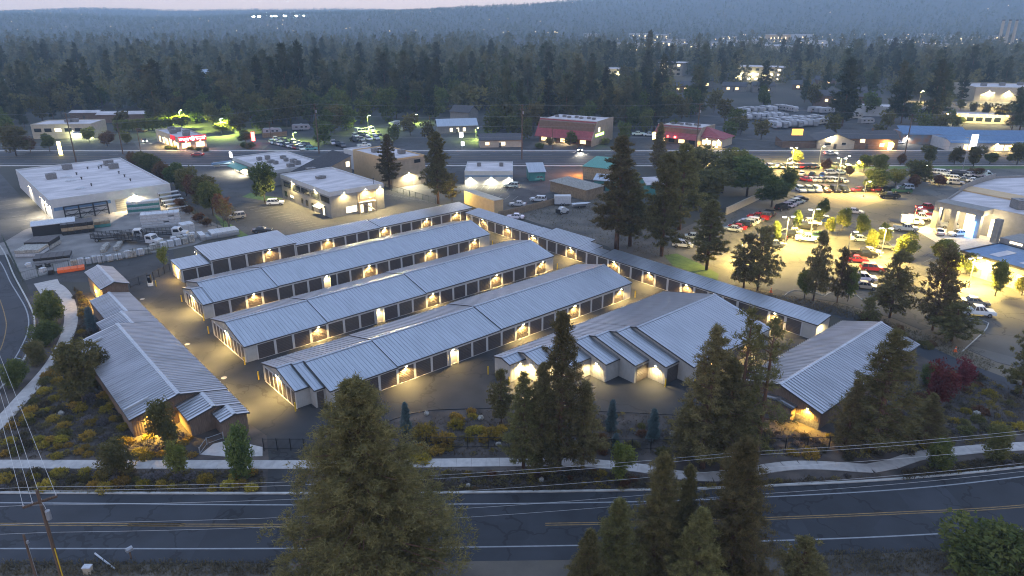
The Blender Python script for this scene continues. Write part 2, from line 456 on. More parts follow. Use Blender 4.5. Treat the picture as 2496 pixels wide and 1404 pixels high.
gx = sorted(set([-7000, -6000, -5000, -4200] + list(range(-3600, 3601, 120)) + [4200, 5000, 6000, 7000]))
gy = sorted(set([-400, -100, 0, 200, 500, 900, 1300] + list(range(1500, 5200, 120)) + [5500, 5800]))
b = MB()
b.v = [(x, y, hf(x, y)) for y in gy for x in gx]
nx = len(gx)
b.f = [(j * nx + i, j * nx + i + 1, (j + 1) * nx + i + 1, (j + 1) * nx + i) for j in range(len(gy) - 1) for i in range(nx - 1)]
b.m = [0] * len(b.f)
tag(b.build('ground', far_ground, smooth=True), kind='structure')

def sheet(name, pts, m, z, px=True):
    b = MB(); b.poly([((gp(*p) if px else Vector(p))[0], (gp(*p) if px else Vector(p))[1], z) for p in pts])
    o = b.build(name, m)
    if o.data.polygons[0].normal.z < 0: o.data.flip_normals()
    return tag(o, kind='structure')

def smooth_line(pts, step=1.5):
    pts = [Vector((p[0], p[1], 0)) for p in pts]
    P = [pts[0] * 2 - pts[1]] + pts + [pts[-1] * 2 - pts[-2]]
    out = []
    for i in range(1, len(P) - 2):
        n = max(1, int((P[i + 1] - P[i]).length / step))
        for k in range(n):
            t = k / n; a, bb, c, d = P[i - 1], P[i], P[i + 1], P[i + 2]
            out.append(0.5 * ((2 * bb) + (c - a) * t + (2 * a - 5 * bb + 4 * c - d) * t * t + (3 * bb - a - 3 * c + d) * t ** 3))
    out.append(pts[-1]); return out

def strip_mesh(b, line, w0, w1, z, z1=None, mi=0):
    """band between offsets w0..w1 left of the line; with z1 a raised band"""
    L, Rr = [], []
    for i, p in enumerate(line):
        d = (line[min(i + 1, len(line) - 1)] - line[max(i - 1, 0)]).normalized(); n = Vector((-d.y, d.x, 0))
        L.append(p + n * w1); Rr.append(p + n * w0)
    for i in range(len(line) - 1):
        if z1 is None:
            b.poly([(Rr[i].x, Rr[i].y, z), (Rr[i + 1].x, Rr[i + 1].y, z), (L[i + 1].x, L[i + 1].y, z), (L[i].x, L[i].y, z)], mi)
        else:
            q = [Rr[i], Rr[i + 1], L[i + 1], L[i]]
            lo = [(p.x, p.y, z) for p in q]; hi = [(p.x, p.y, z1) for p in q]
            b.poly(hi, mi); b.poly([lo[0], lo[1], hi[1], hi[0]], mi); b.poly([lo[2], lo[3], hi[3], hi[2]], mi)
            if i == 0: b.poly([lo[3], lo[0], hi[0], hi[3]], mi)
            if i == len(line) - 2: b.poly([lo[1], lo[2], hi[2], hi[1]], mi)

def strip(name, pts, w0, w1, m, z, z1=None, px=False, step=1.5):
    line = smooth_line([gp(*p) for p in pts] if px else pts, step)
    b = MB(); strip_mesh(b, line, w0, w1, z, z1)
    return tag(b.build(name, m), kind='structure')

# ---- planting beds round the storage site
sheet('planting_bed', [(-150, 30), (170, 30), (190, 110), (105, 110), (60, 100), (-30, 84), (-60, 128), (-105, 128), (-150, 120)], soil, 0.004, px=False)

# ---- storage yard and its drive
yard = [uv2w(*p) for p in [(26.0, 83), (26.0, 153), (37, 155), (112.2, 155), (112.2, 45.5), (83, 45.5)]] + [gp(*p) for p in [(1842, 968), (1700, 1010), (1530, 1007), (1360, 1000), (1200, 997), (1050, 1001), (1000, 1010), (960, 1022), (900, 1045), (760, 1066), (752, 1118), (752, 1200), (650, 1200), (655, 1118), (650, 1062), (612, 1036)]]
sheet('storage_yard', yard, asphalt, 0.012, px=False)
sheet('entry_drive', [(420, 604), (330, 628), (180, 655), (60, 684), (78, 720), (150, 688), (215, 688), (300, 700), (330, 712), (440, 690)], asphalt, 0.008)
# thin kerb where the yard meets the planting
strip('yard_kerb', [(900, 1046), (960, 1022), (1000, 1009), (1050, 1000), (1200, 996), (1360, 999), (1530, 1006), (1700, 1009), (1842, 966)], -0.07, 0.07, dark_metal, 0.0, 0.1, px=True)

# ---- the road in front
N_KERB = [(-260, 67.5), (-120, 66.3), (-57.4, 66.1), (-29.8, 66), (-8.6, 66.1), (14, 66.6), (29.5, 67.4), (45, 68.7), (60.7, 71), (85, 75.6), (130, 86), (260, 120)]
S_EDGE = [(-260, 54.5), (-60, 55.0), (-27, 55.2), (0, 55.6), (27, 56.2), (46, 57.2), (62, 58.6), (85, 62), (130, 71), (260, 103)]
nk, se = smooth_line(N_KERB, 4), smooth_line(S_EDGE, 4)
sheet('road', [(p.x, p.y) for p in se] + [(p.x, p.y) for p in reversed(nk)], asphalt_dark, 0.008, px=False)
strip('road_kerb', N_KERB, -0.05, 0.25, kerb_m, 0.0, 0.13)
for nm, pts, ma in (('lane_line', [(-260, 65.6), (-120, 64.8), (-56.3, 64.5), (-29.1, 64.15), (-8, 64.25), (14, 64.7), (29.5, 65.6), (45, 67.0), (59.6, 69.3), (85, 74), (130, 84.5), (260, 118)], white_line),
                    ('lane_line', [(-260, 56.8), (-120, 57.2), (-51.4, 57.3), (-26.7, 57.3), (0, 57.6), (27.7, 58.5), (45.5, 59.6), (62, 61.2), (85, 64.5), (260, 106)], white_line)):
    strip(nm, pts, -0.09, 0.09, ma, 0.014)
for off in (-0.16, 0.16):
    strip('centre_line', [(-260, 61.2), (-53.9, 60.95), (-40, 60.85), (-27.9, 60.8), (-18, 60.8)], off - 0.06, off + 0.06, yellow_line, 0.014)
    strip('centre_line', [(3.5, 60.95), (16, 61.3), (28.5, 61.95), (42, 62.8), (55.9, 63.95), (85, 68), (260, 110)], off - 0.06, off + 0.06, yellow_line, 0.014)
sheet('gravel_shoulder', [(p.x, p.y) for p in se] + [(260, 40), (-260, 40)], field, 0.006, px=False)

# ---- footways
walk = [gp(*p) for p in [(-400, 1132), (0, 1132), (300, 1133), (560, 1133), (740, 1133), (1000, 1130), (1248, 1127), (1398, 1128), (1488, 1134), (1585, 1145), (1650, 1158), (1735, 1163), (1800, 1156), (1872, 1142), (1950, 1134), (2040, 1137), (2122, 1142), (2175, 1132), (2210, 1120), (2260, 1108), (2397, 1094), (2496, 1088), (2800, 1068)]]
wl = smooth_line(walk, 1.55)
fw = link('footway', None); tag(fw, kind='structure')
for i in range(len(wl) - 1):                                   # concrete flags with a joint between them
    d = (wl[i + 1] - wl[i]).normalized(); n = Vector((-d.y, d.x, 0))
    p, q = wl[i] + d * 0.012, wl[i + 1] - d * 0.012
    b = MB(); b.prism([p - n * 0.85, q - n * 0.85, q + n * 0.85, p + n * 0.85], 0.0, 0.08 + R.uniform(-0.004, 0.004))
    b.build('flag', concrete, fw)
wpath = [gp(*p) for p in [(-260, 1250), (-120, 1140), (0, 1030), (60, 965), (118, 900), (150, 850), (170, 800), (173, 762), (162, 725), (140, 700), (112, 688)]]
strip('curved_path', wpath, -1.05, 1.05, concrete, 0.0, 0.07)
sheet('path_pad', [(82, 692), (98, 716), (150, 700), (140, 680)], concrete, 0.03)
sheet('door_pad', [(488, 1108), (520, 1082), (560, 1072), (640, 1090), (640, 1112), (560, 1114)], concrete, 0.02)

# ---- road on the left with its curve
sheet('side_road', [(-700, 560), (0, 598), (30, 676), (66, 742), (78, 785), (68, 838), (46, 884), (8, 930), (-100, 1020), (-700, 1250)], asphalt_dark, 0.016)
strip('edge_line', [(-40, 600), (0, 638), (25, 687), (40, 712), (62, 750), (70, 782), (66, 812), (57, 835), (37, 872), (0, 920), (-60, 980)], -0.1, 0.1, white_line, 0.022, px=True)
strip('edge_line', [(-20, 690), (0, 732), (12, 770), (15, 800), (2, 850), (-30, 900)], -0.07, 0.07, yellow_line, 0.022, px=True)
strip('edge_line', [(62, 832), (80, 834), (98, 836)], -0.08, 0.08, white_line, 0.022, px=True)
strip('edge_line', [(38, 872), (58, 877), (78, 884)], -0.08, 0.08, white_line, 0.022, px=True)
strip('side_kerb', [(-60, 548), (0, 600), (34, 672), (71, 742), (84, 786), (73, 842), (50, 890), (12, 936), (-90, 1030)], -0.1, 0.15, kerb_m, 0.0, 0.13, px=True)

# ---- supply yard, lots, field
sheet('supply_yard', [(-200, 640), (10, 590), (60, 560), (132, 536), (410, 500), (440, 508), (565, 562), (470, 598), (400, 612), (170, 652), (60, 684), (20, 620)], yard_conc, 0.02)
sheet('supply_car_park', [(-400, 428), (0, 422), (70, 500), (150, 545), (60, 562), (10, 592), (-400, 700)], asphalt_old, 0.010)
sheet('office_car_park', [(330, 404), (1450, 404), (1450, 470), (1330, 500), (1160, 492), (1000, 520), (690, 590), (600, 592), (560, 560), (430, 480)], asphalt_old, 0.014)
sheet('vacant_lot', [(1150, 492), (1330, 500), (1440, 474), (1500, 460), (1620, 560), (1640, 645), (1540, 640), (1480, 600)], field, 0.010)
sheet('dealer_lot', [(1560, 604), (1700, 540), (1770, 525), (1852, 478), (1868, 406), (2700, 406), (3100, 500), (3100, 1050), (2430, 882), (2300, 826), (2180, 776), (2060, 740), (1900, 712), (1760, 690), (1640, 648)], lot_asphalt, 0.018)
sheet('lawn', [(1618, 622), (1650, 618), (1700, 640), (1752, 668), (1748, 694), (1700, 668), (1640, 648)], lawn, 0.024)
sheet('lawn', [(1600, 640), (1640, 648), (1700, 668), (1790, 705), (1720, 700)], tan_bare, 0.022)
sheet('bare_verge', [(1760, 692), (1900, 714), (2060, 742), (2180, 778), (2300, 828), (2430, 884), (2600, 930), (2600, 965), (2400, 905), (2280, 858), (2160, 800), (2040, 762), (1900, 735)], tan_bare, 0.020)
sheet('gravel_island', [(2240, 806), (2395, 785), (2408, 800), (2345, 858), (2300, 868)], tan_bare, 0.026)
strip('island_kerb', [(2300, 770), (2395, 782), (2405, 800), (2345, 858)], -0.08, 0.08, kerb_m, 0.0, 0.13, px=True)
strip('service_path', [(1880, 712), (1960, 734), (2060, 768), (2150, 805), (2240, 848), (2330, 890), (2420, 925), (2520, 965), (2700, 1040)], -2.2, 2.2, asphalt_dark, 0.028, px=True)
strip('lot_kerb', [(1910, 722), (1935, 708), (1990, 715), (2010, 722), (2030, 712), (2090, 722), (2105, 735)], -0.08, 0.08, kerb_m, 0.0, 0.13, px=True)
sheet('gravel_court', [(1930, 466), (2150, 466), (2160, 488), (2075, 512), (1990, 500)], tan_bare, 0.024)
sheet('dealer_apron', [(2230, 560), (2330, 522), (2500, 560), (2560, 640), (2330, 620)], concrete, 0.026)
sheet('grass_strip', [(520, 520), (560, 545), (615, 580), (590, 582), (545, 556)], lawn, 0.024)
sheet('grass_strip', [(590, 480), (610, 470), (690, 484), (660, 492)], lawn, 0.022)

# ---- highway
hw0, hw1 = 252.0, 284.0
def band(name, y0, y1, m, z, x0=-420, x1=420, z1=None):
    b = MB()
    if z1 is None: b.poly([(x0, y0, z), (x1, y0, z), (x1, y1, z), (x0, y1, z)])
    else: b.box(x0, x1, y0, y1, z, z1)
    return tag(b.build(name, m), kind='structure')
band('highway', hw0 + 3, hw1 - 2.5, asphalt_dark, 0.03)
band('highway_footway', hw0, hw0 + 1.6, concrete, 0.0, z1=0.12)
band('highway_footway', hw1 - 2.2, hw1 - 0.3, concrete, 0.0, z1=0.12)
for y in (hw0 + 5.0, hw1 - 4.4): band('highway_line', y, y + 0.3, white_line, 0.036)
for y in (266.0, 270.4): band('highway_line', y, y + 0.22, yellow_line, 0.036)
for y in (261.6, 275.0):
    b = MB()
    for k in range(-34, 35): b.poly([(k * 12, y, 0.036), (k * 12 + 3.5, y, 0.036), (k * 12 + 3.5, y + 0.22, 0.036), (k * 12, y + 0.22, 0.036)])
    tag(b.build('dashed_line', white_line), kind='structure')
band('verge', hw0 - 4.5, hw0, lawn, 0.02, 90, 420)
sheet('north_lots', [(-300, 366), (2800, 366), (2800, 296), (2050, 262), (1760, 262), (1640, 318), (1290, 330), (1180, 300), (900, 296), (640, 318), (300, 345), (60, 350), (-300, 350)], asphalt_old, 0.006)
sheet('plaza_lot', [(2190, 244), (2700, 262), (2700, 300), (2300, 282), (2180, 262)], lot_asphalt, 0.012)
sheet('restaurant_lot', [(325, 345), (420, 322), (560, 330), (665, 345), (640, 366), (470, 368), (340, 366)], lot_asphalt, 0.012)
sheet('restaurant_lawn', [(424, 362), (520, 366), (512, 370), (430, 371)], lawn, 0.018)

# ---- parking stripes
def stripes(name, p0, p1, n, length, ang=None, m=white_line, z=0.034, w=0.1):
    """n stripes from pixel p0 to p1, each of a length set off at right angles"""
    a, c = gp(*p0), gp(*p1); d = (c - a).normalized(); q = Vector((-d.y, d.x, 0)) if ang is None else Vector((math.cos(ang), math.sin(ang), 0))
    b = MB()
    for i in range(n):
        p = a.lerp(c, i / max(1, n - 1)); e = p + q * length; t = Vector((-q.y, q.x, 0)) * w / 2
        b.poly([(*(p - t)[:2], z), (*(e - t)[:2], z), (*(e + t)[:2], z), (*(p + t)[:2], z)])
    o = b.build(name, m)
    return tag(o, kind='structure')
UA, VA = PSI, PSI + math.pi / 2
stripes('parking_lines', (712, 522), (792, 552), 9, 5.0, UA + math.pi)
stripes('parking_lines', (640, 500), (705, 522), 6, 5.0, UA + math.pi)
stripes('parking_lines', (935, 474), (1060, 496), 9, 5.0, VA)
stripes('parking_lines', (2050, 488), (2170, 478), 12, 5.2, None)
stripes('parking_lines', (1140, 462), (1252, 466), 8, 5.0, None)
stripes('parking_lines', (1150, 480), (1250, 488), 6, 5.0, None)
stripes('parking_lines', (20, 480), (110, 540), 8, 5.0, UA + math.pi)
stripes('parking_lines', (2060, 470), (1900, 475), 10, 5.2, None)
stripes('parking_lines', (2250, 640), (2500, 700), 10, 5.0, None)

# ================================================================== STORAGE COMPLEX
def roof_slope(b, x0, x1, ye, ze, yr, zr, th=0.05, pitch=0.61, rib=0.075, jit=None):
    """one metal slope from eave (ye,ze) to ridge (yr,zr), standing seams included"""
    d = Vector((0, yr - ye, zr - ze)).normalized()
    n = Vector((1, 0, 0)).cross(d)
    if n.z < 0: n = -n
    E0, E1 = Vector((x0, ye, ze)), Vector((x1, ye, ze)); R0, R1 = Vector((x0, yr, zr)), Vector((x1, yr, zr))
    lo = [E0, E1, R1, R0]; hi = [p + n * th for p in lo]
    flip = (hi[1] - hi[0]).cross(hi[3] - hi[0]).z < 0
    def add(q): b.poly(list(reversed(q)) if flip else q)
    add(hi); add(list(reversed(lo)))
    for i in range(4): add([lo[i], lo[(i + 1) % 4], hi[(i + 1) % 4], hi[i]])
    k = max(1, round((x1 - x0) / pitch)); st = (x1 - x0) / k
    for i in range(1, k):
        x = x0 + i * st
        a, c = Vector((x, ye, ze)) + n * th, Vector((x, yr, zr)) + n * th
        w = Vector((0.028 if rib < 0.09 else 0.06, 0, 0)); h = n * rib
        add([a - w, a - w * 0.6 + h, c - w * 0.6 + h, c - w][::-1] if False else [a - w * 0.6 + h, a + w * 0.6 + h, c + w * 0.6 + h, c - w * 0.6 + h])
        b.poly([a - w, a - w * 0.6 + h, c - w * 0.6 + h, c - w]); b.poly([a + w, c + w, c + w * 0.6 + h, a + w * 0.6 + h])

def wall_ribs(b, p0, p1, z0, ztop, out, pitch=0.3, w=0.05, h=0.03):
    """vertical ribs on an upright wall from p0 to p1 (x,y); ztop(t) gives the height"""
    p0, p1 = Vector((p0[0], p0[1], 0)), Vector((p1[0], p1[1], 0)); L = (p1 - p0).length; d = (p1 - p0) / L; o = Vector((out[0], out[1], 0))
    n = max(1, int(L / pitch))
    for i in range(n + 1):
        t = (i + 0.5) / (n + 1); c = p0 + d * L * t; z1 = ztop(t) - 0.02
        if z1 <= z0 + 0.1: continue
        a, e = c - d * w / 2, c + d * w / 2
        b.faces([(a.x, a.y, z0), (e.x, e.y, z0), ((e + o * h).x, (e + o * h).y, z0), ((a + o * h).x, (a + o * h).y, z0),
                 (a.x, a.y, z1), (e.x, e.y, z1), ((e + o * h).x, (e + o * h).y, z1), ((a + o * h).x, (a + o * h).y, z1)],
                [(0, 3, 7, 4), (3, 2, 6, 7), (2, 1, 5, 6), (4, 7, 6, 5)])

def section(par, x0, x1, y0, y1, ze=2.75, slope=0.245, roof=None, wall=None, shed=None, oh=0.12, ribs_end=True, ribs_front=False, base=None, cap=None, ends=(0.1, 0.1)):
    """one roofed length of a building: walls, two slopes (or one), caps, dark edges. shed = height of the back eave"""
    roof = roof or roof_m; wall = wall or wall_m
    g = 0.004
    if shed is None:
        yr = (y0 + y1) / 2; zr = ze + slope * (y1 - y0) / 2
        prof = [(y0, 0), (y1, 0), (y1, ze), (yr, zr), (y0, ze)]
    else:
        yr, zr = y1, shed
        prof = [(y0, 0), (y1, 0), (y1, shed), (y0, ze)]
    b = MB()
    n = len(prof)
    vs = [(x0 + g, y, z) for y, z in prof] + [(x1 - g, y, z) for y, z in prof]
    b.faces(vs, [(i, i + n, (i + 1) % n + n, (i + 1) % n)[::-1] for i in range(n)] + [tuple(range(n))[::-1], tuple(range(n, 2 * n))])
    def top_end(t):
        y = y0 + (y1 - y0) * t
        return (ze + (zr - ze) * (1 - abs(y - yr) / (yr - y0))) if shed is None else ze + (shed - ze) * t
    if ribs_end: wall_ribs(b, (x0 + g, y0 + 0.08), (x0 + g, y1 - 0.08), 0.02, top_end, (-1, 0))
    if ribs_end: wall_ribs(b, (x1 - g, y0 + 0.08), (x1 - g, y1 - 0.08), 0.02, top_end, (1, 0))
    if ribs_front: wall_ribs(b, (x0, y0), (x1, y0), 0.02, lambda t: ze, (0, -1))
    wo = b.build('wall', wall, par)
    sl = (zr - ze) / (yr - y0)
    xa, xb = x0 - ends[0], x1 + ends[1]
    rb = 0.12 if roof is roof_g else 0.055
    b = MB(); roof_slope(b, xa, xb, y0 - oh, ze - sl * oh + 0.02, yr, zr + 0.02, rib=rb); b.build('roof_slope', roof, par)
    if shed is None:
        b = MB(); roof_slope(b, xa, xb, y1 + oh, ze - sl * oh + 0.02, yr, zr + 0.02, rib=rb); b.build('roof_slope', roof, par)
        b = MB()
        for sgn in (-1, 1):
            q = [(xa - 0.02, yr, zr + 0.17), (xb + 0.02, yr, zr + 0.17), (xb + 0.02, yr + sgn * 0.26, zr + 0.17 - sl * 0.26), (xa - 0.02, yr + sgn * 0.26, zr + 0.17 - sl * 0.26)]
            b.poly(q if sgn > 0 else q[::-1])
            q2 = [q[3], q[2], (q[2][0], q[2][1], q[2][2] - 0.09), (q[3][0], q[3][1], q[3][2] - 0.09)]
            b.poly(q2)
        b.build('ridge_cap', cap or roof, par)
    b = MB()
    zf = ze - sl * oh
    b.box(xa, xb, y0 - oh - 0.05, y0 - oh - 0.006, zf - 0.12, zf + 0.03)
    if shed is None: b.box(xa, xb, y1 + oh + 0.006, y1 + oh + 0.05, zf - 0.12, zf + 0.03)
    else: b.box(xa, xb, y1 + 0.006, y1 + 0.06, zr - 0.12, zr + 0.04)
    for x in (xa - 0.045, xb + 0.006):
        for ya, za, yb, zb in ([(y0 - oh, zf, yr, zr)] + ([(y1 + oh, zf, yr, zr)] if shed is None else [])):
            vs = [(x, ya, za - 0.13), (x + 0.04, ya, za - 0.13), (x + 0.04, yb, zb - 0.13), (x, yb, zb - 0.13), (x, ya, za + 0.085), (x + 0.04, ya, za + 0.085), (x + 0.04, yb, zb + 0.085), (x, yb, zb + 0.085)]
            b.faces(vs, [(4, 5, 6, 7), (0, 1, 5, 4), (1, 2, 6, 5), (2, 3, 7, 6), (3, 0, 4, 7), (3, 2, 1, 0)])
    b.build('edge_trim', trim_d, par)
    if base is not None:
        b = MB(); b.box(x0 - 0.05, x1 + 0.05, y0 - 0.05, y1 + 0.05, 0.0, 0.9); b.build('stone_plinth', base, par)
    return zr

def roller_mesh(w, h, n):
    b = MB(); st = h / n
    for i in range(n):
        z0, z1 = i * st, (i + 1) * st
        pr = [(0.0, z0), (-0.035, z0 + st * 0.15), (-0.035, z0 + st * 0.8), (0.0, z1)]
        for (ya, za), (yb, zb) in zip(pr[:-1], pr[1:]):
            b.poly([(0, ya, za), (w, ya, za), (w, yb, zb), (0, yb, zb)])
    b.box(0.0, w, -0.05, -0.0, 0.0, 0.06)
    b.box(w * 0.48, w * 0.52, -0.07, -0.02, 0.9, 1.0)
    return b.mesh('roller_door', door_m)
DOOR_L, DOOR_B, DOOR_S, DOOR_1 = roller_mesh(2.62, 2.36, 9), roller_mesh(3.2, 2.95, 11), roller_mesh(1.0, 2.3, 9), roller_mesh(1.3, 2.3, 9)
def door_body(w, h): return w, h

def wall_lamp(par, x, y, z, face=(0, -1), energy=1800, color=(1.0, 0.69, 0.23), glass=None, size=None, tilt=0.30, cone=2.6, name='wall_lamp'):
    """wall pack: a hood with a glowing lens below and the light it throws"""
    fx, fy = face; rz = math.atan2(fx, -fy)
    b = MB()
    b.extrude_x([(0, -0.1), (-0.1, -0.1), (-0.24, -0.02), (-0.24, 0.06), (-0.12, 0.14), (0, 0.14)], -0.17, 0.17)
    o = b.build(name, grey_metal, par, (x, y, z), rz)
    b = MB(); b.faces([(-0.15, -0.235, -0.025), (0.15, -0.235, -0.025), (0.15, -0.03, -0.125), (-0.15, -0.03, -0.125)], [(3, 2, 1, 0)])
    b.box(-0.15, 0.15, -0.262, -0.245, -0.02, 0.05)
    b.build('lens', glass or lamp_glass, o)
    lamp_light('SPOT', o, (0, -0.32, -0.12), energy, color, 0.08, cone, (-tilt, 0, 0), 0.55)
    return o

def long_front(par, y, doors, z_h, x0, x1, mesh, w, h, ends=True):
    """row of roller doors in a long front at y: doors, posts between them, header and sill"""
    for x in doors:
        link('roller_door', mesh, par, (x, y - 0.012, 0.06))
    edges = sorted(doors)
    b = MB()
    xs = []
    for i, x in enumerate(edges):
        if i == 0: xs.append((x - 0.2, x))
        nxt = edges[i + 1] if i + 1 < len(edges) else None
        if nxt is not None and nxt - (x + w) < 0.9: xs.append((x + w, nxt))
        else:
            xs.append((x + w, x + w + 0.2))
            if nxt is not None: xs.append((nxt - 0.2, nxt))
    for a, c in xs:
        p = MB(); p.box(a, c, y - 0.075, y - 0.004, 0.02, z_h - 0.17); p.build('door_post', trim_w, par)
    b = MB(); b.box(x0 + 0.02, x1 - 0.02, y - 0.085, y - 0.004, z_h - 0.165 if z_h - 0.165 > h + 0.065 else h + 0.065, z_h - 0.02)
    b.box(x0 + 0.02, x1 - 0.02, y - 0.07, y - 0.004, h + 0.062, z_h - 0.17)
    b.build('header', trim_w, par)
    b = MB(); b.box(x0, x1, y - 0.16, y - 0.004, 0.0, 0.055); b.build('sill', concrete, par)

def stack(start, n, step): return [start + i * step for i in range(n)]

# ---------------- row B (second row of roofs from the back)
def local(par_u, par_v): return lambda u, v: (u - par_u, v - par_v)

def new_row(name, label, u, v, rot=PSI):
    return thing(name, label, 'building', uv2w(u, v), rot, 'self storage buildings')

def entry(par, x0, x1, y, z_h, energy=260):
    b = MB(); b.box(x0, x1, y - 0.03, y - 0.006, 0.06, 2.36); o = b.build('lit_alcove_panel', trim_w, par)  # flat white panel stands in for the brightness of a lit open alcove
    b = MB(); b.box(x0 + 0.25, x0 + 1.05, y - 0.06, y - 0.034, 0.06, 2.12); b.build('entry_door', white_wall, par)
    b = MB(); b.box(x0 - 0.08, x0, y - 0.55, y - 0.09, 0.02, 2.4); b.box(x1, x1 + 0.08, y - 0.55, y - 0.09, 0.02, 2.4); b.build('entry_return', trim_w, par)

rowB = new_row('storage_building', 'gabled storage row with a notched left end, second roof from the back', 34.85, 122.4)
B_ = 14.3
section(rowB, 0, 1.65, 0, 10.85)
section(rowB, 1.65, 13.7, 0, B_, ends=(0.1, -0.02))
section(rowB, 13.7, 64.9, 0, B_, ze=2.87, ends=(0.06, 0.15))
dB = stack(36.56 - 34.85, 7, 3.02) + [60.75 - 34.85 + 3.02 * k for k in range(12)]
long_front(rowB, 0, dB, 2.75, 1.2, 64.5, DOOR_L, 2.62, 2.36)
link('roller_door', DOOR_1, rowB, (59.15 - 34.85, -0.012, 0.06))
entry(rowB, 57.55 - 34.85, 58.9 - 34.85, 0, 2.75)
for u in (43.78, 58.3, 67.8, 83.0, 95.2): wall_lamp(rowB, u - 34.85, -0.09, 2.52, energy=500 if u == 58.3 else 1800)

rowC = new_row('storage_building', 'gabled storage row with nine narrow doors on its left end, third roof from the back', 33.7, 101.0)
section(rowC, 0, 13.95, 0, 14.3, ends=(0.15, -0.02))
section(rowC, 13.95, 33.6, 0, 14.3, ze=2.87, ends=(0.06, -0.02))
section(rowC, 33.6, 65.8, 0, 14.3, ze=3.0, ends=(0.06, 0.15))
dC = stack(35.63 - 33.7, 7, 3.01) + [58.4 - 33.7 + 3.02 * k for k in range(13)]
long_front(rowC, 0, dC, 2.75, 1.7, 65.5, DOOR_L, 2.62, 2.36)
entry(rowC, 56.55 - 33.7, 58.05 - 33.7, 0, 2.75)
for u in (45.77, 57.11, 68.51, 83.76, 96.13): wall_lamp(rowC, u - 33.7, -0.09, 2.52, energy=500 if u == 57.11 else 1800)

rowD = new_row('storage_building', 'gabled storage row with two stepped roofs at its left end, fourth from the back', 33.5, 79.85)
yb = 93.9 - 79.85
section(rowD, 0, 2.03, 83.0 - 79.85, yb, ribs_front=True, ends=(0.15, -0.02))
section(rowD, 2.03, 3.55, 81.4 - 79.85, yb, ends=(0.14, -0.02))
section(rowD, 3.55, 14.2, 0, yb, ends=(0.14, -0.02))
section(rowD, 14.2, 33.75, 0, yb, ze=2.87, ends=(0.06, -0.02))
section(rowD, 33.75, 65.9, 0, yb, ze=3.0, ends=(0.06, 0.15))
dD = [37.3 + 0.3 - 33.5] + [40.75 - 33.5 + 1.0] + stack(44.75 - 33.5, 4, 3.0) + [58.43 - 33.5 + 3.02 * k for k in range(13)]
long_front(rowD, 0, dD, 2.75, 3.6, 65.6, DOOR_L, 2.62, 2.36)
entry(rowD, 56.75 - 33.5, 58.2 - 33.5, 0, 2.75)
link('roller_door', DOOR_S, rowD, (2.25, 81.4 - 79.85 - 0.012, 0.06))
for u in (48.91, 57.4, 71.76, 83.93, 96.24): wall_lamp(rowD, u - 33.5, -0.09, 2.52, energy=600 if u == 57.4 else 1900)

# narrow doors on the left gable ends
def end_doors(par, x, y0, n, pitch, lamp_y, lit=None):
    for i in range(n):
        o = link('roller_door', DOOR_S, par, (x - 0.012, y0 + i * pitch + 1.0, 0.06), -math.pi / 2)
    b = MB()
    for i in range(n + 1):
        yy = y0 + i * pitch - (pitch - 1.0) / 2
        b.box(x - 0.07, x - 0.004, yy - 0.12, yy + 0.12, 0.02, 2.45)
    b.box(x - 0.08, x - 0.004, y0 - 0.4, y0 + n * pitch, 2.452, 2.62)
    b.build('end_trim', trim_w, par)
    b = MB(); b.box(x - 0.16, x - 0.004, y0 - 0.4, y0 + n * pitch, 0.0, 0.055); b.build('sill', concrete, par)
    wall_lamp(par, x - 0.08, lamp_y, 3.0, (-1, 0), energy=2400, tilt=0.35)
end_doors(rowB, 0, 0.7, 6, 1.47, 127.4 - 122.4)
end_doors(rowC, 0, 0.55, 9, 1.47, 108.0 - 101.0)
end_doors(rowD, 0, 83.3 - 79.85, 7, 1.45, 88.4 - 79.85)

# ---------------- row A: lean-to row along the back fence
rowA = new_row('storage_building', 'low lean-to storage row of mixed roof heights along the back fence', 37.9, 144.2)
o_ = 37.9
section(rowA, 0, 5.9, 0, 5.8, shed=3.3, ends=(0.12, -0.02))
section(rowA, 6.1, 24.5, 0.1, 9.8, ze=3.3, shed=4.0, ends=(0.12, 0.12))
section(rowA, 24.5, 46.0, 0, 6.4, shed=3.35, ends=(0.0, -0.02))
section(rowA, 46.0, 73.6, 0, 5.6, ze=2.85, shed=3.4, ends=(0.05, 0.12))
long_front(rowA, 0, [38.19 - o_ + 0.05, 41.13 - o_], 2.75, 0.1, 5.9, DOOR_L, 2.62, 2.36)
long_front(rowA, 0.1, [44.2 - o_ + 3.64 * k for k in range(5)], 3.3, 6.2, 24.4, DOOR_B, 3.2, 2.95)
long_front(rowA, 0, [62.5 - o_ + 3.03 * k for k in range(16)], 2.75, 24.6, 73.5, DOOR_L, 2.62, 2.36)
for u, z in ((56.3, 3.08), (69.9, 2.52), (84.9, 2.52), (97.1, 2.52), (106.45, 2.52)): wall_lamp(rowA, u - o_, -0.09 if z < 3 else 0.01, z)
wall_lamp(rowA, 5.95, 8.8, 3.0, (-1, 0), energy=350, color=(1.0, 0.8, 0.4))
b = MB(); b.box(-0.12, -0.01, 2.2, 2.5, 0.4, 2.5); b.build('wall_sconce', lamp_glass_y, rowA)
lamp_light('POINT', rowA, (-0.5, 2.35, 1.9), 500, (1.0, 0.62, 0.16), 0.15)

# ---------------- row H: long lean-to row on the right, square to the others
rowH = new_row('storage_building', 'long low lean-to storage row running along the right side of the yard', 107.6, 141.5, PSI - math.pi / 2)
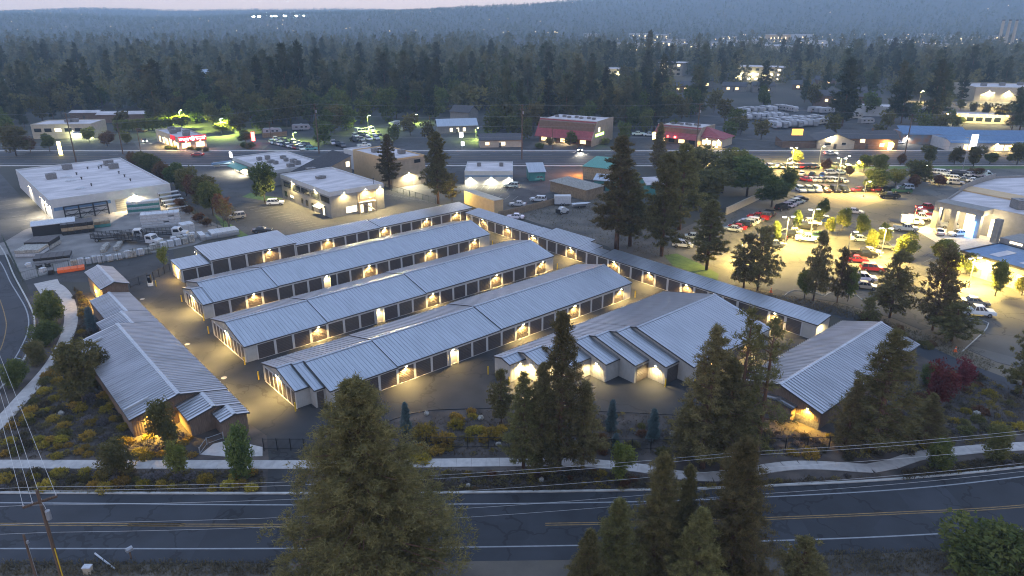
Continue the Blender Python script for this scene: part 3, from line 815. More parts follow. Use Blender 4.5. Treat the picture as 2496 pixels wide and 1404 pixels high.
# local x = distance along the row from its far end, y = depth
for x0, x1, dpt, zb in ((0, 24.2, 4.2, 3.3), (24.2, 27.2, 4.4, 3.32), (27.2, 39.5, 5.9, 3.5), (39.5, 43.2, 4.2, 3.3), (43.2, 46.5, 3.0, 3.12), (46.5, 71.5, 4.3, 3.3), (71.5, 94.1, 4.25, 3.3)):
    section(rowH, x0, x1, 0, dpt, shed=zb, ends=(0.02 if x0 else 0.15, -0.02 if x1 < 94 else 0.15))
xs = [0.75 - 0.2] + [141.5 - 138.75 + 3.075 * k for k in range(30)]
long_front(rowH, 0, [x for x in xs[1:] if x + 2.62 < 94], 2.75, 0.1, 93.9, DOOR_L, 2.62, 2.36)
link('roller_door', DOOR_1, rowH, (0.6, -0.012, 0.06))
for v in (134.37, 125.09, 115.91, 103.68, 91.1, 81.99, 72.98, 66.85, 54.75): wall_lamp(rowH, 141.5 - v, -0.09, 2.52)
lamp_light('SPOT', rowH, (95.4, 1.0, 2.6), 700, (1.0, 0.8, 0.4), 0.1, 2.4, (0, 0.4, 0))

# ---------------- row E: the wide building with stepped front
rowE = new_row('storage_building', 'widest gabled storage building with six stepped roofs on its left', 60.2, 51.6)
for u0, u1, vf in ((60.2, 63.2, 69.55), (63.2, 66.6, 66.6), (66.6, 70.7, 63.5), (70.7, 73.65, 60.45), (73.65, 76.6, 57.45), (76.6, 79.6, 54.3), (79.6, 100.2, 51.6)):
    first, last = u0 < 61, u1 > 100
    section(rowE, u0 - 60.2, u1 - 60.2, vf - 51.6, 73.0 - 51.6, ze=2.95, ribs_front=True, ends=(0.15, 0.15 if last else -0.02))
for u, vf in ((64.0, 66.6), (67.6, 63.5), (74.0, 57.45), (77.0, 54.3)):
    link('roller_door', DOOR_L if u > 70 else DOOR_1, rowE, (u - 60.2, vf - 51.6 - 0.05, 0.06))
for k in range(6): link('roller_door', DOOR_L, rowE, (80.3 - 60.2 + 3.05 * k, -0.05, 0.06))
b = MB(); b.box(79.8 - 60.2, 99.6 - 60.2, -0.09, -0.05, 2.44, 2.76); b.build('header', trim_w, rowE)
for u, v in ((63.1, 68.0), (66.5, 65.0), (70.6, 62.0), (76.5, 55.8)):
    wall_lamp(rowE, u - 60.2 - 0.02, v - 51.6, 2.55, (-1, 0), energy=800, color=(1.0, 0.76, 0.34))
for u, v in ((61.9, 69.5), (84, 51.5), (93.5, 51.5)): wall_lamp(rowE, u - 60.2, v - 51.6 - 0.02, 2.55, energy=1200)

# ---------------- row F: right-hand timber-ended building
rowF = new_row('storage_building', 'gabled building with timber end wall and yellow lamp, lower right', 81.85, 33.7)
section(rowF, 0, 30.5, 0, 11.6, slope=0.29, roof=roof_g, wall=wood_side, ends=(0.45, 0.2), oh=0.3)
section(rowF, -1.2, 0.0, 3.3, 7.6, ze=2.15, slope=0.15, roof=roof_g, wall=wood_side, ends=(0.15, -0.05))
b = MB(); b.box(-0.06, -0.012, 0.3, 3.2, 1.0, 1.12); b.box(-0.05, -0.012, 0.02, 3.25, 0, 0.98); b.build('stone_plinth', stone_base, rowF)
wall_lamp(rowF, -0.03, 1.7, 2.45, (-1, 0), energy=1500, color=(1.0, 0.62, 0.1), glass=lamp_glass_y, tilt=0.15)

# ---------------- row G: office row along the left, gables stepping down
rowG = thing('storage_building', 'ribbed-roof timber building stepping in height along the left of the yard', 'building', uv2w(26.5, 82.4), PSI + math.pi / 2, 'self storage buildings')
# local x = v - 82.4 (away from the road), local y = 26.5 - u
def G(u): return 26.5 - u
for v0, v1, ul, ze in ((82.4, 85.25, 23.3, 2.5), (85.25, 89.9, 20.3, 2.6), (89.9, 119.6, 14.75, 2.75), (119.6, 126.0, 19.0, 2.75), (126.0, 137.6, 20.5, 2.75)):
    section(rowG, v0 - 82.4, v1 - 82.4, 0, G(ul), ze=ze, roof=roof_g, wall=wood_side, ends=(0.35, -0.02), oh=0.25, cap=wrap_white)
b = MB()
for v0, v1, u in ((89.6, 119.2, 14.75), (126.2, 137.2, 20.5)):
    b.box(v0 - 82.4, v1 - 82.4, G(u) - 0.75, G(u) - 0.70, 2.98, 3.1)
b.build('snow_guard', wrap_white, rowG)
for v in (92.2, 116.5):
    b = MB(); b.box(v - 82.4 - 0.12, v - 82.4 + 0.12, G(18.0), G(14.9), 2.9, 3.0)
    vs = [(v - 82.55, G(14.6), 2.83), (v - 82.25, G(14.6), 2.83), (v - 82.25, G(17.6), 3.6), (v - 82.55, G(17.6), 3.6)]
    b = MB(); b.faces(vs + [(p[0], p[1], p[2] + 0.3) for p in vs], [(4, 5, 6, 7), (0, 1, 5, 4), (1, 2, 6, 5), (2, 3, 7, 6), (3, 0, 4, 7)]); b.build('roof_saddle', wrap_white, rowG)
wall_lamp(rowG, 89.9 - 82.4 - 0.03, G(17.3), 2.75, (-1, 0), energy=4200, color=(1.0, 0.62, 0.1), glass=lamp_glass_y, tilt=0.12)
for v in (135.0, 129.0, 120.5, 112.0, 103.5, 95.0, 87.5):
    wall_lamp(rowG, v - 82.4, -0.02, 2.5, (0, -1), energy=1500)

tower = thing('gate_house', 'small tall timber gatehouse with ribbed gable roof by the gate', 'building', uv2w(27.1, 139.2), PSI + math.pi / 2)
section(tower, 0, 11.6, 0, 4.3, ze=4.0, slope=0.36, roof=roof_g, wall=wood_side, ends=(0.4, 0.4), oh=0.3, cap=wrap_white, base=stone_base)
b = MB(); b.box(-0.1, 11.7, 3.75, 3.8, 4.35, 4.45); b.build('snow_guard', wrap_white, tower)
b = MB(); b.box(-0.055, -0.03, 4.0, 4.25, 0.6, 2.6)
lamp_light('POINT', tower, (6.0, 4.9, 1.6), 600, (1.0, 0.62, 0.12), 0.12)
lamp_light('POINT', tower, (1.2, 5.2, 1.2), 600, (1.0, 0.62, 0.12), 0.12)
b = MB(); b.box(5.85, 6.15, 4.32, 4.42, 1.5, 1.9); b.box(1.05, 1.35, 4.32, 4.42, 1.3, 1.7); b.build('wall_sconce', lamp_glass_y, tower)

# ---------------- yellow bollards, drain covers, gate
def bollard(u, v, label):
    b = MB(); b.cyl(0, 0, 0, 1.3, 0.1, 10); b.dome(0, 0, 1.3, 0.1, 0.1, 0.07, 10, 3)
    o = b.build('bollard', bollard_y, None, uv2w(u, v), smooth=False)
    tag(o, label, 'bollard', 'yellow bollards at the building corners')
for u, v, l in ((34.4, 133.6, 'yellow bollard at the back left corner of the second storage row'), (34.4, 121.8, 'yellow bollard at the front left corner of the second storage row'),
                (33.1, 115.8, 'yellow bollard at the back left corner of the third storage row'), (33.2, 100.5, 'yellow bollard at the front left corner of the third storage row'),
                (32.9, 94.5, 'yellow bollard at the back left corner of the fourth storage row'), (33.0, 82.5, 'yellow bollard at the front left corner of the fourth storage row'),
                (36.7, 79.3, 'yellow bollard by the third step of the fourth storage row'), (100.2, 121.9, 'yellow bollard at the right end of the second storage row'),
                (100.2, 100.5, 'yellow bollard at the right end of the third storage row'), (100.1, 79.3, 'yellow bollard at the right end of the fourth storage row'),
                (59.4, 73.6, 'yellow bollard at the back left corner of the widest storage building'), (59.6, 69.1, 'yellow bollard at the front left corner of the widest storage building'),
                (76.2, 53.8, 'yellow bollard at the last step of the widest storage building'), (79.3, 51.0, 'yellow bollard at the front of the widest storage building, behind the pines'),
                (107.0, 46.9, 'yellow bollard at the near end of the long right row')):
    bollard(u, v, l)
for px, py, l in ((457, 839, 'round drain cover in the yard left of the third row'), (546, 921, 'round drain cover in the yard left of the fourth row'), (347, 729, 'pale drain cover in the yard near the gate')):
    b = MB(); b.cyl(0, 0, 0.0, 0.03, 0.42, 16); tag(b.build('drain_cover', concrete, None, gp(px, py, 0.012)), l, 'drain cover', 'drain covers in the yard')

def bar_fence(name, label, pts, h=1.6, post=2.4, bar=0.14, m=None, cat='fence', slat_name='bar', rail=(0.15, 0.95)):
    """post-and-bar fence along world points; each post its own part, bars joined"""
    m = m or dark_metal
    pts = [Vector((p[0], p[1], 0)) for p in pts]
    t = thing(name, label, cat, pts[0])
    o = pts[0]
    bars = MB()
    for a, c in zip(pts[:-1], pts[1:]):
        L = (c - a).length; d = (c - a) / L; n = max(1, round(L / post)); ang = math.atan2(d.y, d.x)
        for i in range(n + 1):
            p = a + d * L * i / n - o
            q = MB(); q.box(-0.05, 0.05, -0.05, 0.05, 0, h + 0.08); q.build('post', m, t, p, ang)
        for f in rail:
            z = h * f; w = Vector((-d.y, d.x, 0)) * 0.02
            A, B2 = a - o, c - o
            bars.faces([A - w + Vector((0, 0, z)), B2 - w + Vector((0, 0, z)), B2 + w + Vector((0, 0, z)), A + w + Vector((0, 0, z)), A - w + Vector((0, 0, z + 0.06)), B2 - w + Vector((0, 0, z + 0.06)), B2 + w + Vector((0, 0, z + 0.06)), A + w + Vector((0, 0, z + 0.06))],
                       [(4, 5, 6, 7), (0, 1, 5, 4), (2, 3, 7, 6), (3, 2, 1, 0)])
        k = int(L / bar)
        for i in range(1, k):
            p = a + d * L * i / k - o
            bars.tube([(p.x, p.y, 0.08), (p.x, p.y, h)], 0.013, 4, cap=False)
    bo = bars.build('bars', m, t); bo['kind'] = 'stuff'
    return t
bar_fence('metal_gate', 'black metal sliding gate between the gatehouse and the card reader', [gp(318, 702), gp(362, 686)], 1.7, 2.0, cat='gate')
bar_fence('metal_gate', 'black metal gate panel between the card reader and the lean-to row', [gp(375, 682), gp(415, 662)], 1.7, 2.0, cat='gate')
bar_fence('metal_gate', 'black metal gate across the drive behind the near footway', [gp(644, 1098), gp(742, 1098)], 1.7, 1.6, cat='gate')
bar_fence('metal_fence', 'black metal picket fence behind the golden shrubs along the footway', [gp(742, 1098), gp(990, 1094), gp(1240, 1092), gp(1540, 1098), gp(1860, 1095), gp(2020, 1092)], 1.6, 2.4)
t = thing('card_reader', 'dark card reader cabinet on a kerbed island beside the gate', 'gate post', gp(366, 690))
b = MB(); b.box(-0.35, 0.35, -0.2, 0.2, 0.12, 1.9); b.build('cabinet', dark_metal, t)
b = MB(); b.box(-0.5, 0.5, -2.2, 1.0, 0.0, 0.12); b.build('island', kerb_m, t, rotz=0.5)
b = MB(); b.box(-0.22, 0.22, -0.215, -0.2, 1.2, 1.6); b.build('screen', grey_metal, t)
b = MB(); b.cyl(0, 0, 0, 1.2, 0.1); tag(b.build('bollard', bollard_y, None, gp(381, 698)), 'yellow bollard beside the card reader at the gate', 'bollard', 'yellow bollards at the building corners')
bar_fence('handrail', 'thin grey handrail beside the ramp at the office door', [gp(488, 1108), gp(505, 1084), gp(545, 1070)], 0.95, 2.0, 9, grey_metal, 'railing')

# ================================================================== OTHER BUILDINGS
def flat_building(name, label, loc, rotz, w, d, h, wall, roof, parapet=0.45, band=None, band_h=1.0, cat='building', group=None):
    t = thing(name, label, cat, loc, rotz, group)
    b = MB(); b.box(0, w, 0, d, 0, h - 0.35, bottom=False); b.build('wall', wall, t)
    b = MB(); b.box(0.2, w - 0.2, 0.2, d - 0.2, h - 0.345, h - 0.25); b.build('roof', roof, t)
    b = MB(); pm = 0.22
    for x0, x1, y0, y1 in ((0, w, 0, pm), (0, w, d - pm, d), (0, pm, pm, d - pm), (w - pm, w, pm, d - pm)): b.box(x0, x1, y0, y1, h - 0.346, h + parapet - 0.35)
    b.build('parapet', wall if band is None else band, t)
    if band is not None:
        b = MB(); e = 0.06
        for x0, x1, y0, y1 in ((-e, w + e, -e, -0.003), (-e, w + e, d + 0.003, d + e), (-e, -0.003, 0, d), (w + 0.003, w + e, 0, d)): b.box(x0, x1, y0, y1, h - band_h, h + parapet - 0.36)
        b.build('fascia', band, t)
    return t

def window(par, x, y, z, w, h, face=(0, -1), glass=None, frame=None, name='window'):
    """window centred at x,y on a wall, sill at z"""
    rz = math.atan2(face[0], -face[1])
    b = MB()
    for a in ((-w / 2 - 0.07, w / 2 + 0.07, -0.06, -0.005, -0.07, 0), (-w / 2 - 0.07, w / 2 + 0.07, -0.06, -0.005, h, h + 0.07), (-w / 2 - 0.07, -w / 2, -0.06, -0.005, 0, h), (w / 2, w / 2 + 0.07, -0.06, -0.005, 0, h)): b.box(*a)
    o = b.build(name, frame or trim_d, par, (x, y, z), rz)
    b = MB(); b.box(-w / 2, w / 2, -0.03, -0.006, 0, h); b.build('pane', glass or glass_d, o)
    return o

def hvac(par, x, y, z, w=1.8, d=1.6, h=1.2, m=None, name='roof_unit'):
    b = MB(); b.box(-w / 2, w / 2, -d / 2, d / 2, 0.12, h); b.box(-w / 2 - 0.06, w / 2 + 0.06, -d / 2 - 0.06, d / 2 + 0.06, h, h + 0.08)
    b.box(-w / 2 + 0.1, w / 2 - 0.1, -d / 2 + 0.1, d / 2 - 0.1, 0, 0.12); b.cyl(0, 0, h + 0.08, h + 0.2, min(w, d) * 0.3, 12)
    return b.build(name, m or hvac_m, par, (x, y, z))

def uvloc(t_u, t_v): return uv2w(t_u, t_v)

def roofpx(u0, v0, px, py, z):
    u, v = guv(px, py, z); return u - u0, v - v0

# ---- building-supply warehouse
sup = flat_building('warehouse', 'white flat-roofed supply warehouse with roof units beyond the gravel yard', uv2w(27.6, 213.4), PSI, 29.6, 52, 5.6, white_wall, white_roof, 0.5, band=white_wall, band_h=1.6)
for px, py in ((164, 409), (125, 432), (265, 399), (277, 407)):
    x, y = roofpx(27.6, 213.4, px, py, 5.8); hvac(sup, x, y, 5.35, 2.6, 2.0, 1.5)
for px, py in ((141, 414), (161, 431), (172, 440), (196, 459), (249, 401)):
    x, y = roofpx(27.6, 213.4, px, py, 5.5); b = MB(); b.box(-1.35, 1.35, -0.65, 0.65, 0, 0.2); b.dome(0, 0, 0.2, 1.3, 0.6, 0.35, 12, 3); b.build('skylight', wrap_white, sup, (x, y, 5.35))
for px, py in ((187, 425), (223, 452), (199, 436), (304, 430), (318, 440), (290, 422), (241, 410), (247, 407), (214, 411)):
    x, y = roofpx(27.6, 213.4, px, py, 5.5); b = MB(); b.cyl(0, 0, 0, 0.5, 0.16, 8); b.cyl(0, 0, 0.5, 0.75, 0.28, 8); b.build('roof_vent', trim_d, sup, (x, y, 5.35))
b = MB(); b.box(0.6, 14, -0.05, -0.01, 2.6, 3.5); b.build('wall_band', blue_roof, sup)
b = MB(); b.box(15.0, 19.2, -0.07, -0.012, 0, 3.4); b.build('roller_door', beige_wall, sup)
for i in range(1, 6):
    b = MB(); b.box(15.05, 19.15, -0.085, -0.072, i * 0.56, i * 0.56 + 0.05); b.build('door_rail', trim_d, sup)
wall_lamp(sup, 19.9, -0.06, 4.0, energy=9000, color=(1.0, 0.82, 0.5), cone=2.8)
for y in (1.5, 7, 12, 30): wall_lamp(sup, -0.06, y, 4.3, (-1, 0), energy=3000, color=(1.0, 0.86, 0.6))
for y in (9.5,):
    b = MB(); b.box(-0.05, -0.01, y - 0.7, y + 0.7, 0, 4.0); b.build('wall_panel', trim_d, sup)
t = thing('storage_rack', 'dark steel storage rack standing against the warehouse front', 'rack', uv2w(30.2, 212.6), PSI)
for x in (0, 3.4, 6.8, 10.2):
    b = MB(); b.box(x, x + 0.15, -0.7, -0.55, 0, 3.6); b.box(x, x + 0.15, 0.2, 0.35, 0, 3.6); b.build('upright', dark_metal, t)
for z in (1.2, 2.4, 3.5):
    b = MB(); b.box(0, 10.3, -0.66, -0.58, z, z + 0.14); b.box(0, 10.3, 0.22, 0.3, z, z + 0.14); b.build('beam', dark_metal, t)
for x in (0, 3.4, 6.8):
    b = MB(); b.tube([(x + 0.1, -0.6, 0.2), (x + 3.4, -0.6, 2.3)], 0.05, 4); b.tube([(x + 0.1, -0.6, 2.3), (x + 3.4, -0.6, 0.2)], 0.05, 4); b.build('brace', dark_metal, t)
t = thing('lumber_rack', 'tiered rack of pale sheet goods at the right of the warehouse', 'rack', uv2w(53.5, 205.5), PSI)
for i in range(5):
    b = MB(); b.box(0, 5.5, i * 1.7, i * 1.7 + 1.4, 0.3 + i * 0.75, 0.5 + i * 0.75); b.build('shelf', wrap_white, t)
    b = MB(); b.box(0.2, 0.4, i * 1.7, i * 1.7 + 0.2, 0, 0.3 + i * 0.75); b.box(5.1, 5.3, i * 1.7, i * 1.7 + 0.2, 0, 0.3 + i * 0.75); b.build('leg', dark_metal, t)

# ---- two-storey office
off = flat_building('office_building', 'grey two-storey office block with white roof edge and window band', uv2w(83.6, 168.5), PSI, 16.2, 30, 7.0, grey_wall, white_roof, 0.5, band=white_wall, band_h=1.1)
for i in range(5):
    window(off, 0, 3.0 + i * 5.7, 3.9, 4.9, 1.5, (-1, 0), name='ribbon_window')
for y, z, w, h, g in ((27.5, 1.0, 1.6, 1.5, glass_d), (23.5, 1.3, 2.6, 0.7, glass_lit), (17.0, 0.9, 1.0, 1.4, glass_d), (14.0, 0.7, 1.4, 1.6, glass_d), (10.8, 0.1, 1.0, 2.1, glass_d), (4.2, 0.1, 1.1, 2.1, glass_lit)):
    window(off, 0, y, z, w, h, (-1, 0), g)
b = MB(); b.faces([(-0.01, 3.2, 2.9), (-0.01, 7.4, 2.9), (-1.7, 7.4, 2.3), (-1.7, 3.2, 2.3), (-0.01, 3.2, 2.8), (-0.01, 7.4, 2.8), (-1.7, 7.4, 2.2), (-1.7, 3.2, 2.2)], [(0, 1, 2, 3), (3, 2, 6, 7), (0, 3, 7, 4), (1, 5, 6, 2), (7, 6, 5, 4)]); b.build('canopy', blue_roof, off)
window(off, 6.0, 0, 0.7, 3.2, 1.7, (0, -1), glass_lit, trim_w)
b = MB(); b.box(8.0, 13.2, -0.05, -0.01, 0, 6.0); b.build('stair_recess', tan_grey, off)
for x, z in ((9.0, 0.1), (11.6, 0.1)): window(off, x, -0.05, z, 1.1, 2.2, (0, -1), glass_lit)
b = MB()
for i in range(9): b.box(9.2 + i * 0.42, 9.62 + i * 0.42, -1.1, -0.06, 2.7 - i * 0.3, 2.78 - i * 0.3)
b.build('stair', concrete, off)
b = MB(); b.box(12.9, 13.05, -1.2, -1.05, 0, 5.9); b.box(7.9, 8.05, -1.2, -1.05, 0, 5.9); b.build('column', tan_grey, off)
b = MB(); b.box(8.06, 12.89, -1.2, -0.06, 2.95, 3.1); b.box(8.06, 12.89, -1.19, -1.12, 3.9, 4.0); b.build('landing', concrete, off)
for x, y, f, e in ((0, 22, (-1, 0), 3500), (0, 8, (-1, 0), 3500), (4.0, 0, (0, -1), 1500), (10.4, -0.05, (0, -1), 1700), (15.0, 0, (0, -1), 2600)): wall_lamp(off, x + f[0] * 0.08, y + f[1] * 0.08, 6.3, f, energy=e * 2, color=(1.0, 0.76, 0.32), cone=2.9, tilt=0.6)
for px, py in ((782, 433), (757, 413)):
    x, y = roofpx(83.6, 168.5, px, py, 7); hvac(off, x, y, 6.75, 2.6, 1.6, 0.7)
b = MB(); b.cyl(14.6, 2.4, 6.75, 8.2, 0.06); b.dome(14.6, 2.4, 8.2, 0.25, 0.25, 0.2); b.build('roof_vent', dark_metal, off)
wing = thing('office_wing', 'steep blue-grey single-slope wing behind the two-storey office', 'building', uv2w(90.0, 199.5), PSI)
b = MB(); b.extrude_y([(0, 0), (17.2, 0), (17.2, 9.4), (0, 3.6)], 0, 12); b.build('wall', tan_grey, wing)
b = MB(); roof_slope(b, -0.3, 12.3, -0.4, 3.5, 17.5, 9.55)
me = b.mesh('roof', shingle); o = link('roof', me, wing, (0, 12, 0), -math.pi / 2)
window(wing, 16.0, 0, 6.2, 1.3, 1.6, (0, -1), glass_lit)
ret = flat_building('shop_building', 'long white flat-roofed shop with roof units and teal awning beside the highway', uv2w(87.6, 215.5), PSI, 18.8, 31, 4.8, grey_wall, white_roof, 0.5, band=white_wall, band_h=1.0)
for px, py in ((632, 386), (660, 392), (672, 395), (690, 382), (697, 388), (715, 392), (725, 396), (652, 384), (708, 402)):
    x, y = roofpx(87.6, 215.5, px, py, 5.2)
    hvac(ret, min(17.3, max(1.5, x)), min(29, max(1.5, y)), 4.55, R.uniform(1.2, 2.2), R.uniform(1.2, 1.8), R.uniform(0.8, 1.4))
b = MB(); b.faces([(-0.02, 18, 3.4), (-0.02, 29, 3.4), (-3.0, 29, 2.6), (-3.0, 18, 2.6), (-0.02, 18, 3.2), (-0.02, 29, 3.2), (-3.0, 29, 2.4), (-3.0, 18, 2.4)], [(0, 1, 2, 3), (3, 2, 6, 7), (0, 3, 7, 4), (1, 5, 6, 2), (7, 6, 5, 4)]); b.build('awning', green_roof, ret)
for y in (20, 24, 27.5): window(ret, 0, y, 0.5, 2.8, 1.9, (-1, 0), glass_lit)
wall_lamp(ret, -0.1, 30.2, 3.4, (-1, 0), energy=5200, color=(1.0, 0.9, 0.65))
wall_lamp(ret, -0.1, 22, 2.4, (-1, 0), energy=3600, color=(1.0, 0.9, 0.65))
b = MB(); b.box(-7, -0.1, 31.2, 32.6, 2.9, 3.5); b.build('sign_canopy', blue_roof, ret)
b = MB(); b.box(-0.2, 0.1, 31.2, 33.0, 4.6, 6.4); b.build('sign_box', sign_white, ret)

# ---- tall tan block
tanb = flat_building('commercial_block', 'tall tan windowless block with white roof near the highway', uv2w(114.3, 187.5), PSI, 12.5, 23.5, 9.0, tan_wall, white_roof, 0.45)
b = MB(); b.box(0.01, 12.49, -0.04, -0.004, 0.02, 8.6); b.build('front_face', tan_grey, tanb)
wall_lamp(tanb, 6.0, -0.12, 4.2, (0, -1), energy=8400, color=(1.0, 0.88, 0.55), cone=2.9)
b = MB(); b.box(7.5, 10.5, -0.09, -0.045, 0.0, 3.2); b.build('door', beige_wall, tanb)
window(tanb, 9.5, -0.05, 7.0, 2.2, 1.0, (0, -1))
for x, y in ((3, 5), (9, 8), (4, 16)): hvac(tanb, x, y, 8.75, 2, 1.8, 1.2)
t = flat_building('shop_building', 'low white flat-roofed shop standing behind the tan block at the kerb', uv2w(120, 216), PSI, 9, 12, 6.5, white_wall, white_roof)

# ---- white shop with three wall lamps
p = gp(1133, 450); d_ = gp(1133, 394, 4.3).y - p.y
shop = flat_building('shop_building', 'low white shop with three bright wall lamps facing the car park', p, 0, gp(1250, 450).x - p.x, d_, 4.3, white_wall, white_roof, 0.4)
b = MB(); w_ = gp(1250, 450).x - p.x
b.box(0.05, w_ - 0.05, -0.12, -0.004, 2.5, 3.0); b.build('fascia', blue_roof, shop)
for x in (1.8, 4.8, 10.5): 
    b = MB(); b.box(x - 1.1, x + 1.1, -0.06, -0.006, 0, 2.3); b.build('roller_door', white_wall, shop)
for x in (1.8, 8.4, 14.0): wall_lamp(shop, x, -0.13, 2.35, energy=3000, color=(1.0, 0.9, 0.6))
for x in (4.2, 11.5): hvac(shop, x, d_ * 0.6, 4.05, 1.3, 1.3, 1.0)

def mono_shed(name, label, loc, rotz, w, d, h0, h1, wall, roof, cat='shed'):
    t = thing(name, label, cat, loc, rotz)
    b = MB(); b.extrude_x([(0, 0), (d, 0), (d, h1), (0, h0)], 0, w); b.build('wall', wall, t)
    b = MB(); roof_slope(b, -0.3, w + 0.3, -0.4, h0 - 0.4 * (h1 - h0) / d + 0.02, d + 0.3, h1 + 0.3 * (h1 - h0) / d + 0.02, 0.08); b.build('roof', roof, t)
    return t

def gable_house(name, label, loc, rotz, w, d, h, rise, wall, roof, cat='house', oh=0.5, axis='x', windows=(), chimney=False, group=None, door=True):
    """house; ridge along x (or y). windows: (face, pos, z, w, h, lit)"""
    t = thing(name, label, cat, loc, rotz, group)
    b = MB()
    if axis == 'x': b.extrude_x([(0, 0), (d, 0), (d, h), (d / 2, h + rise), (0, h)], 0, w)
    else: b.extrude_y([(0, 0), (w, 0), (w, h), (w / 2, h + rise), (0, h)], 0, d)
    b.build('wall', wall, t)
    L, S = (w, d) if axis == 'x' else (d, w)
    sl = rise / (S / 2)
    for a in (-1, 1):
        b = MB(); e0 = (-oh if a < 0 else S + oh)
        lo = [(-oh, e0, h - sl * oh + 0.02), (L + oh, e0, h - sl * oh + 0.02), (L + oh, S / 2, h + rise + 0.02), (-oh, S / 2, h + rise + 0.02)]
        hi = [(x, y, z + 0.15) for x, y, z in lo]
        vs = lo + hi
        if axis == 'y': vs = [(y, x, z) for x, y, z in vs]
        b.faces(vs, [(4, 5, 6, 7), (3, 2, 1, 0), (0, 1, 5, 4), (1, 2, 6, 5), (3, 0, 4, 7)]); b.build('roof', roof, t)
    for f, pos, z, ww, hh, lit in windows:
        face = {'s': (0, -1), 'w': (-1, 0), 'e': (1, 0)}[f]
        x, y = {'s': (pos, 0), 'w': (0, pos), 'e': (w, pos)}[f]
        window(t, x, y, z, ww, hh, face, {0: glass_d, 1: glass_lit, 2: glass_warm}[lit], trim_w)
    if door:
        b = MB(); b.box(w * 0.45, w * 0.45 + 1.0, -0.06, -0.005, 0, 2.1); b.build('door', trim_d, t)
    if chimney:
        b = MB(); b.box(w * 0.6, w * 0.6 + 0.7, d * 0.45, d * 0.45 + 0.7, h, h + rise + 1.0); b.build('chimney', brown_wall, t)
    return t

mono_shed('kiosk', 'small kiosk with white sloping roof and pale green walls', gp(1290, 442), 0.12, 5.2, 6.5, 3.0, 4.6, fol_sage and teal_m, roof_m, 'kiosk')
t = mono_shed('open_shed', 'green-roofed open shed glowing orange inside, left of the tall pines', gp(1420, 436), -0.5, 9, 12, 4.2, 5.4, timber, green_roof)
lamp_light('POINT', t, (-3.0, 5.0, 3.4), 5200, (1.0, 0.34, 0.05), 0.3)
b = MB(); b.box(-0.25, -0.05, 4.5, 5.5, 3.2, 3.4); b.build('flood_lamp', sign_amber, t)
t = mono_shed('long_shed', 'long weathered flat-topped shed with tan boards behind the vacant lot', gp(1341, 466), math.atan2((gp(1428, 490) - gp(1341, 466)).y, (gp(1428, 490) - gp(1341, 466)).x), (gp(1428, 490) - gp(1341, 466)).length, 7, 3.2, 3.5, fence_tan, stone_m)
t = gable_house('garage', 'pale green garage half hidden by the tall pines', gp(1447, 462), -0.4, 6, 7, 3.0, 1.2, teal_m, roof_m, 'garage', 0.3)
t = gable_house('garage', 'teal-sided outbuilding seen between the tall pines', gp(1575, 478), 0.2, 7, 7, 3.4, 1.4, teal_m, white_roof, 'garage', 0.3)
# container and walls near the far corner of the storage site
t = thing('shipping_container', 'tan windowless block behind the far corner of the storage rows', 'container', gp(1132, 496), math.atan2((gp(1205, 522) - gp(1132, 496)).y, (gp(1205, 522) - gp(1132, 496)).x))
L = (gp(1205, 522) - gp(1132, 496)).length
b = MB(); b.box(0, L, 0, 3.0, 0, 3.6); wall_ribs(b, (0, 0), (L, 0), 0.1, lambda q: 3.5, (0, -1), 0.5); b.build('body', tan_wall, t)
b = MB(); b.box(-0.1, L + 0.1, -0.1, 3.1, 3.604, 3.75); b.build('roof', beige_wall, t)
lamp_light('POINT', t, (1.0, -2.5, 3.0), 840, (1.0, 0.8, 0.25), 0.1)

# ---- car dealership on the right
deal = thing('dealership', 'large grey showroom with curved parapet and lit glazing, right edge', 'building', gp(2302, 560))
o_ = gp(2302, 560)
ZR = 6.6
poly = [gp(*p, ZR) - Vector((o_.x, o_.y, 0)) for p in [(2306, 488), (2500, 528), (2760, 585), (2900, 470), (2600, 425), (2425, 432), (2380, 445), (2338, 466)]]
b = MB(); b.prism(poly, 0, ZR - 0.4); b.build('wall', grey_wall, deal)
c_ = sum(poly, Vector()) / len(poly)
b = MB(); b.prism([p.lerp(c_, 0.02) for p in poly], ZR - 0.396, ZR - 0.3); b.build('roof', white_roof, deal)
b = MB()
for i in range(len(poly)):
    p, q = poly[i], poly[(i + 1) % len(poly)]; ip, iq = p.lerp(c_, 0.015), q.lerp(c_, 0.015)
    hgt = ZR + (1.2 if i in (5, 6) else 0.3)
    b.prism([p, q, iq, ip], ZR - 0.397, hgt)
b.build('parapet', grey_wall, deal)
def wall_pts(p, q, t0, t1): return p.lerp(q, t0), p.lerp(q, t1)
p, q = poly[0], poly[1]; dn = (q - p).normalized(); ang = math.atan2(dn.y, dn.x); Lw = (q - p).length
for i, (a, c) in enumerate(((0.1, 0.2), (0.3, 0.5), (0.62, 0.74))):
    m = p + dn * Lw * (a + c) / 2
    b = MB(); b.box(-Lw * (c - a) / 2, Lw * (c - a) / 2, -0.08, -0.01, 0.0, 4.4); b.build('glazing', glass_lit, deal, (m.x, m.y, 0), ang)
for a in (0.02, 0.25, 0.56, 0.8):
    m = p + dn * Lw * a
    b = MB(); b.box(-0.7, 0.7, -4.2, -2.9, 0, 5.6); b.build('column', grey_wall, deal, (m.x, m.y, 0), ang)
m = p
b = MB(); b.box(-0.2, Lw * 0.62, -4.3, -0.01, 5.61, 6.9); b.build('canopy', grey_wall, deal, (m.x, m.y, 0), ang)
for a in (0.12, 0.4, 0.68):
    m = p + dn * Lw * a + Vector((dn.y, -dn.x, 0)) * 3
    lamp_light('POINT', deal, (m.x, m.y, 4.8), 700, (1.0, 0.8, 0.45), 0.3)
m = p + dn * Lw * 0.52 + Vector((dn.y, -dn.x, 0)) * 5.0
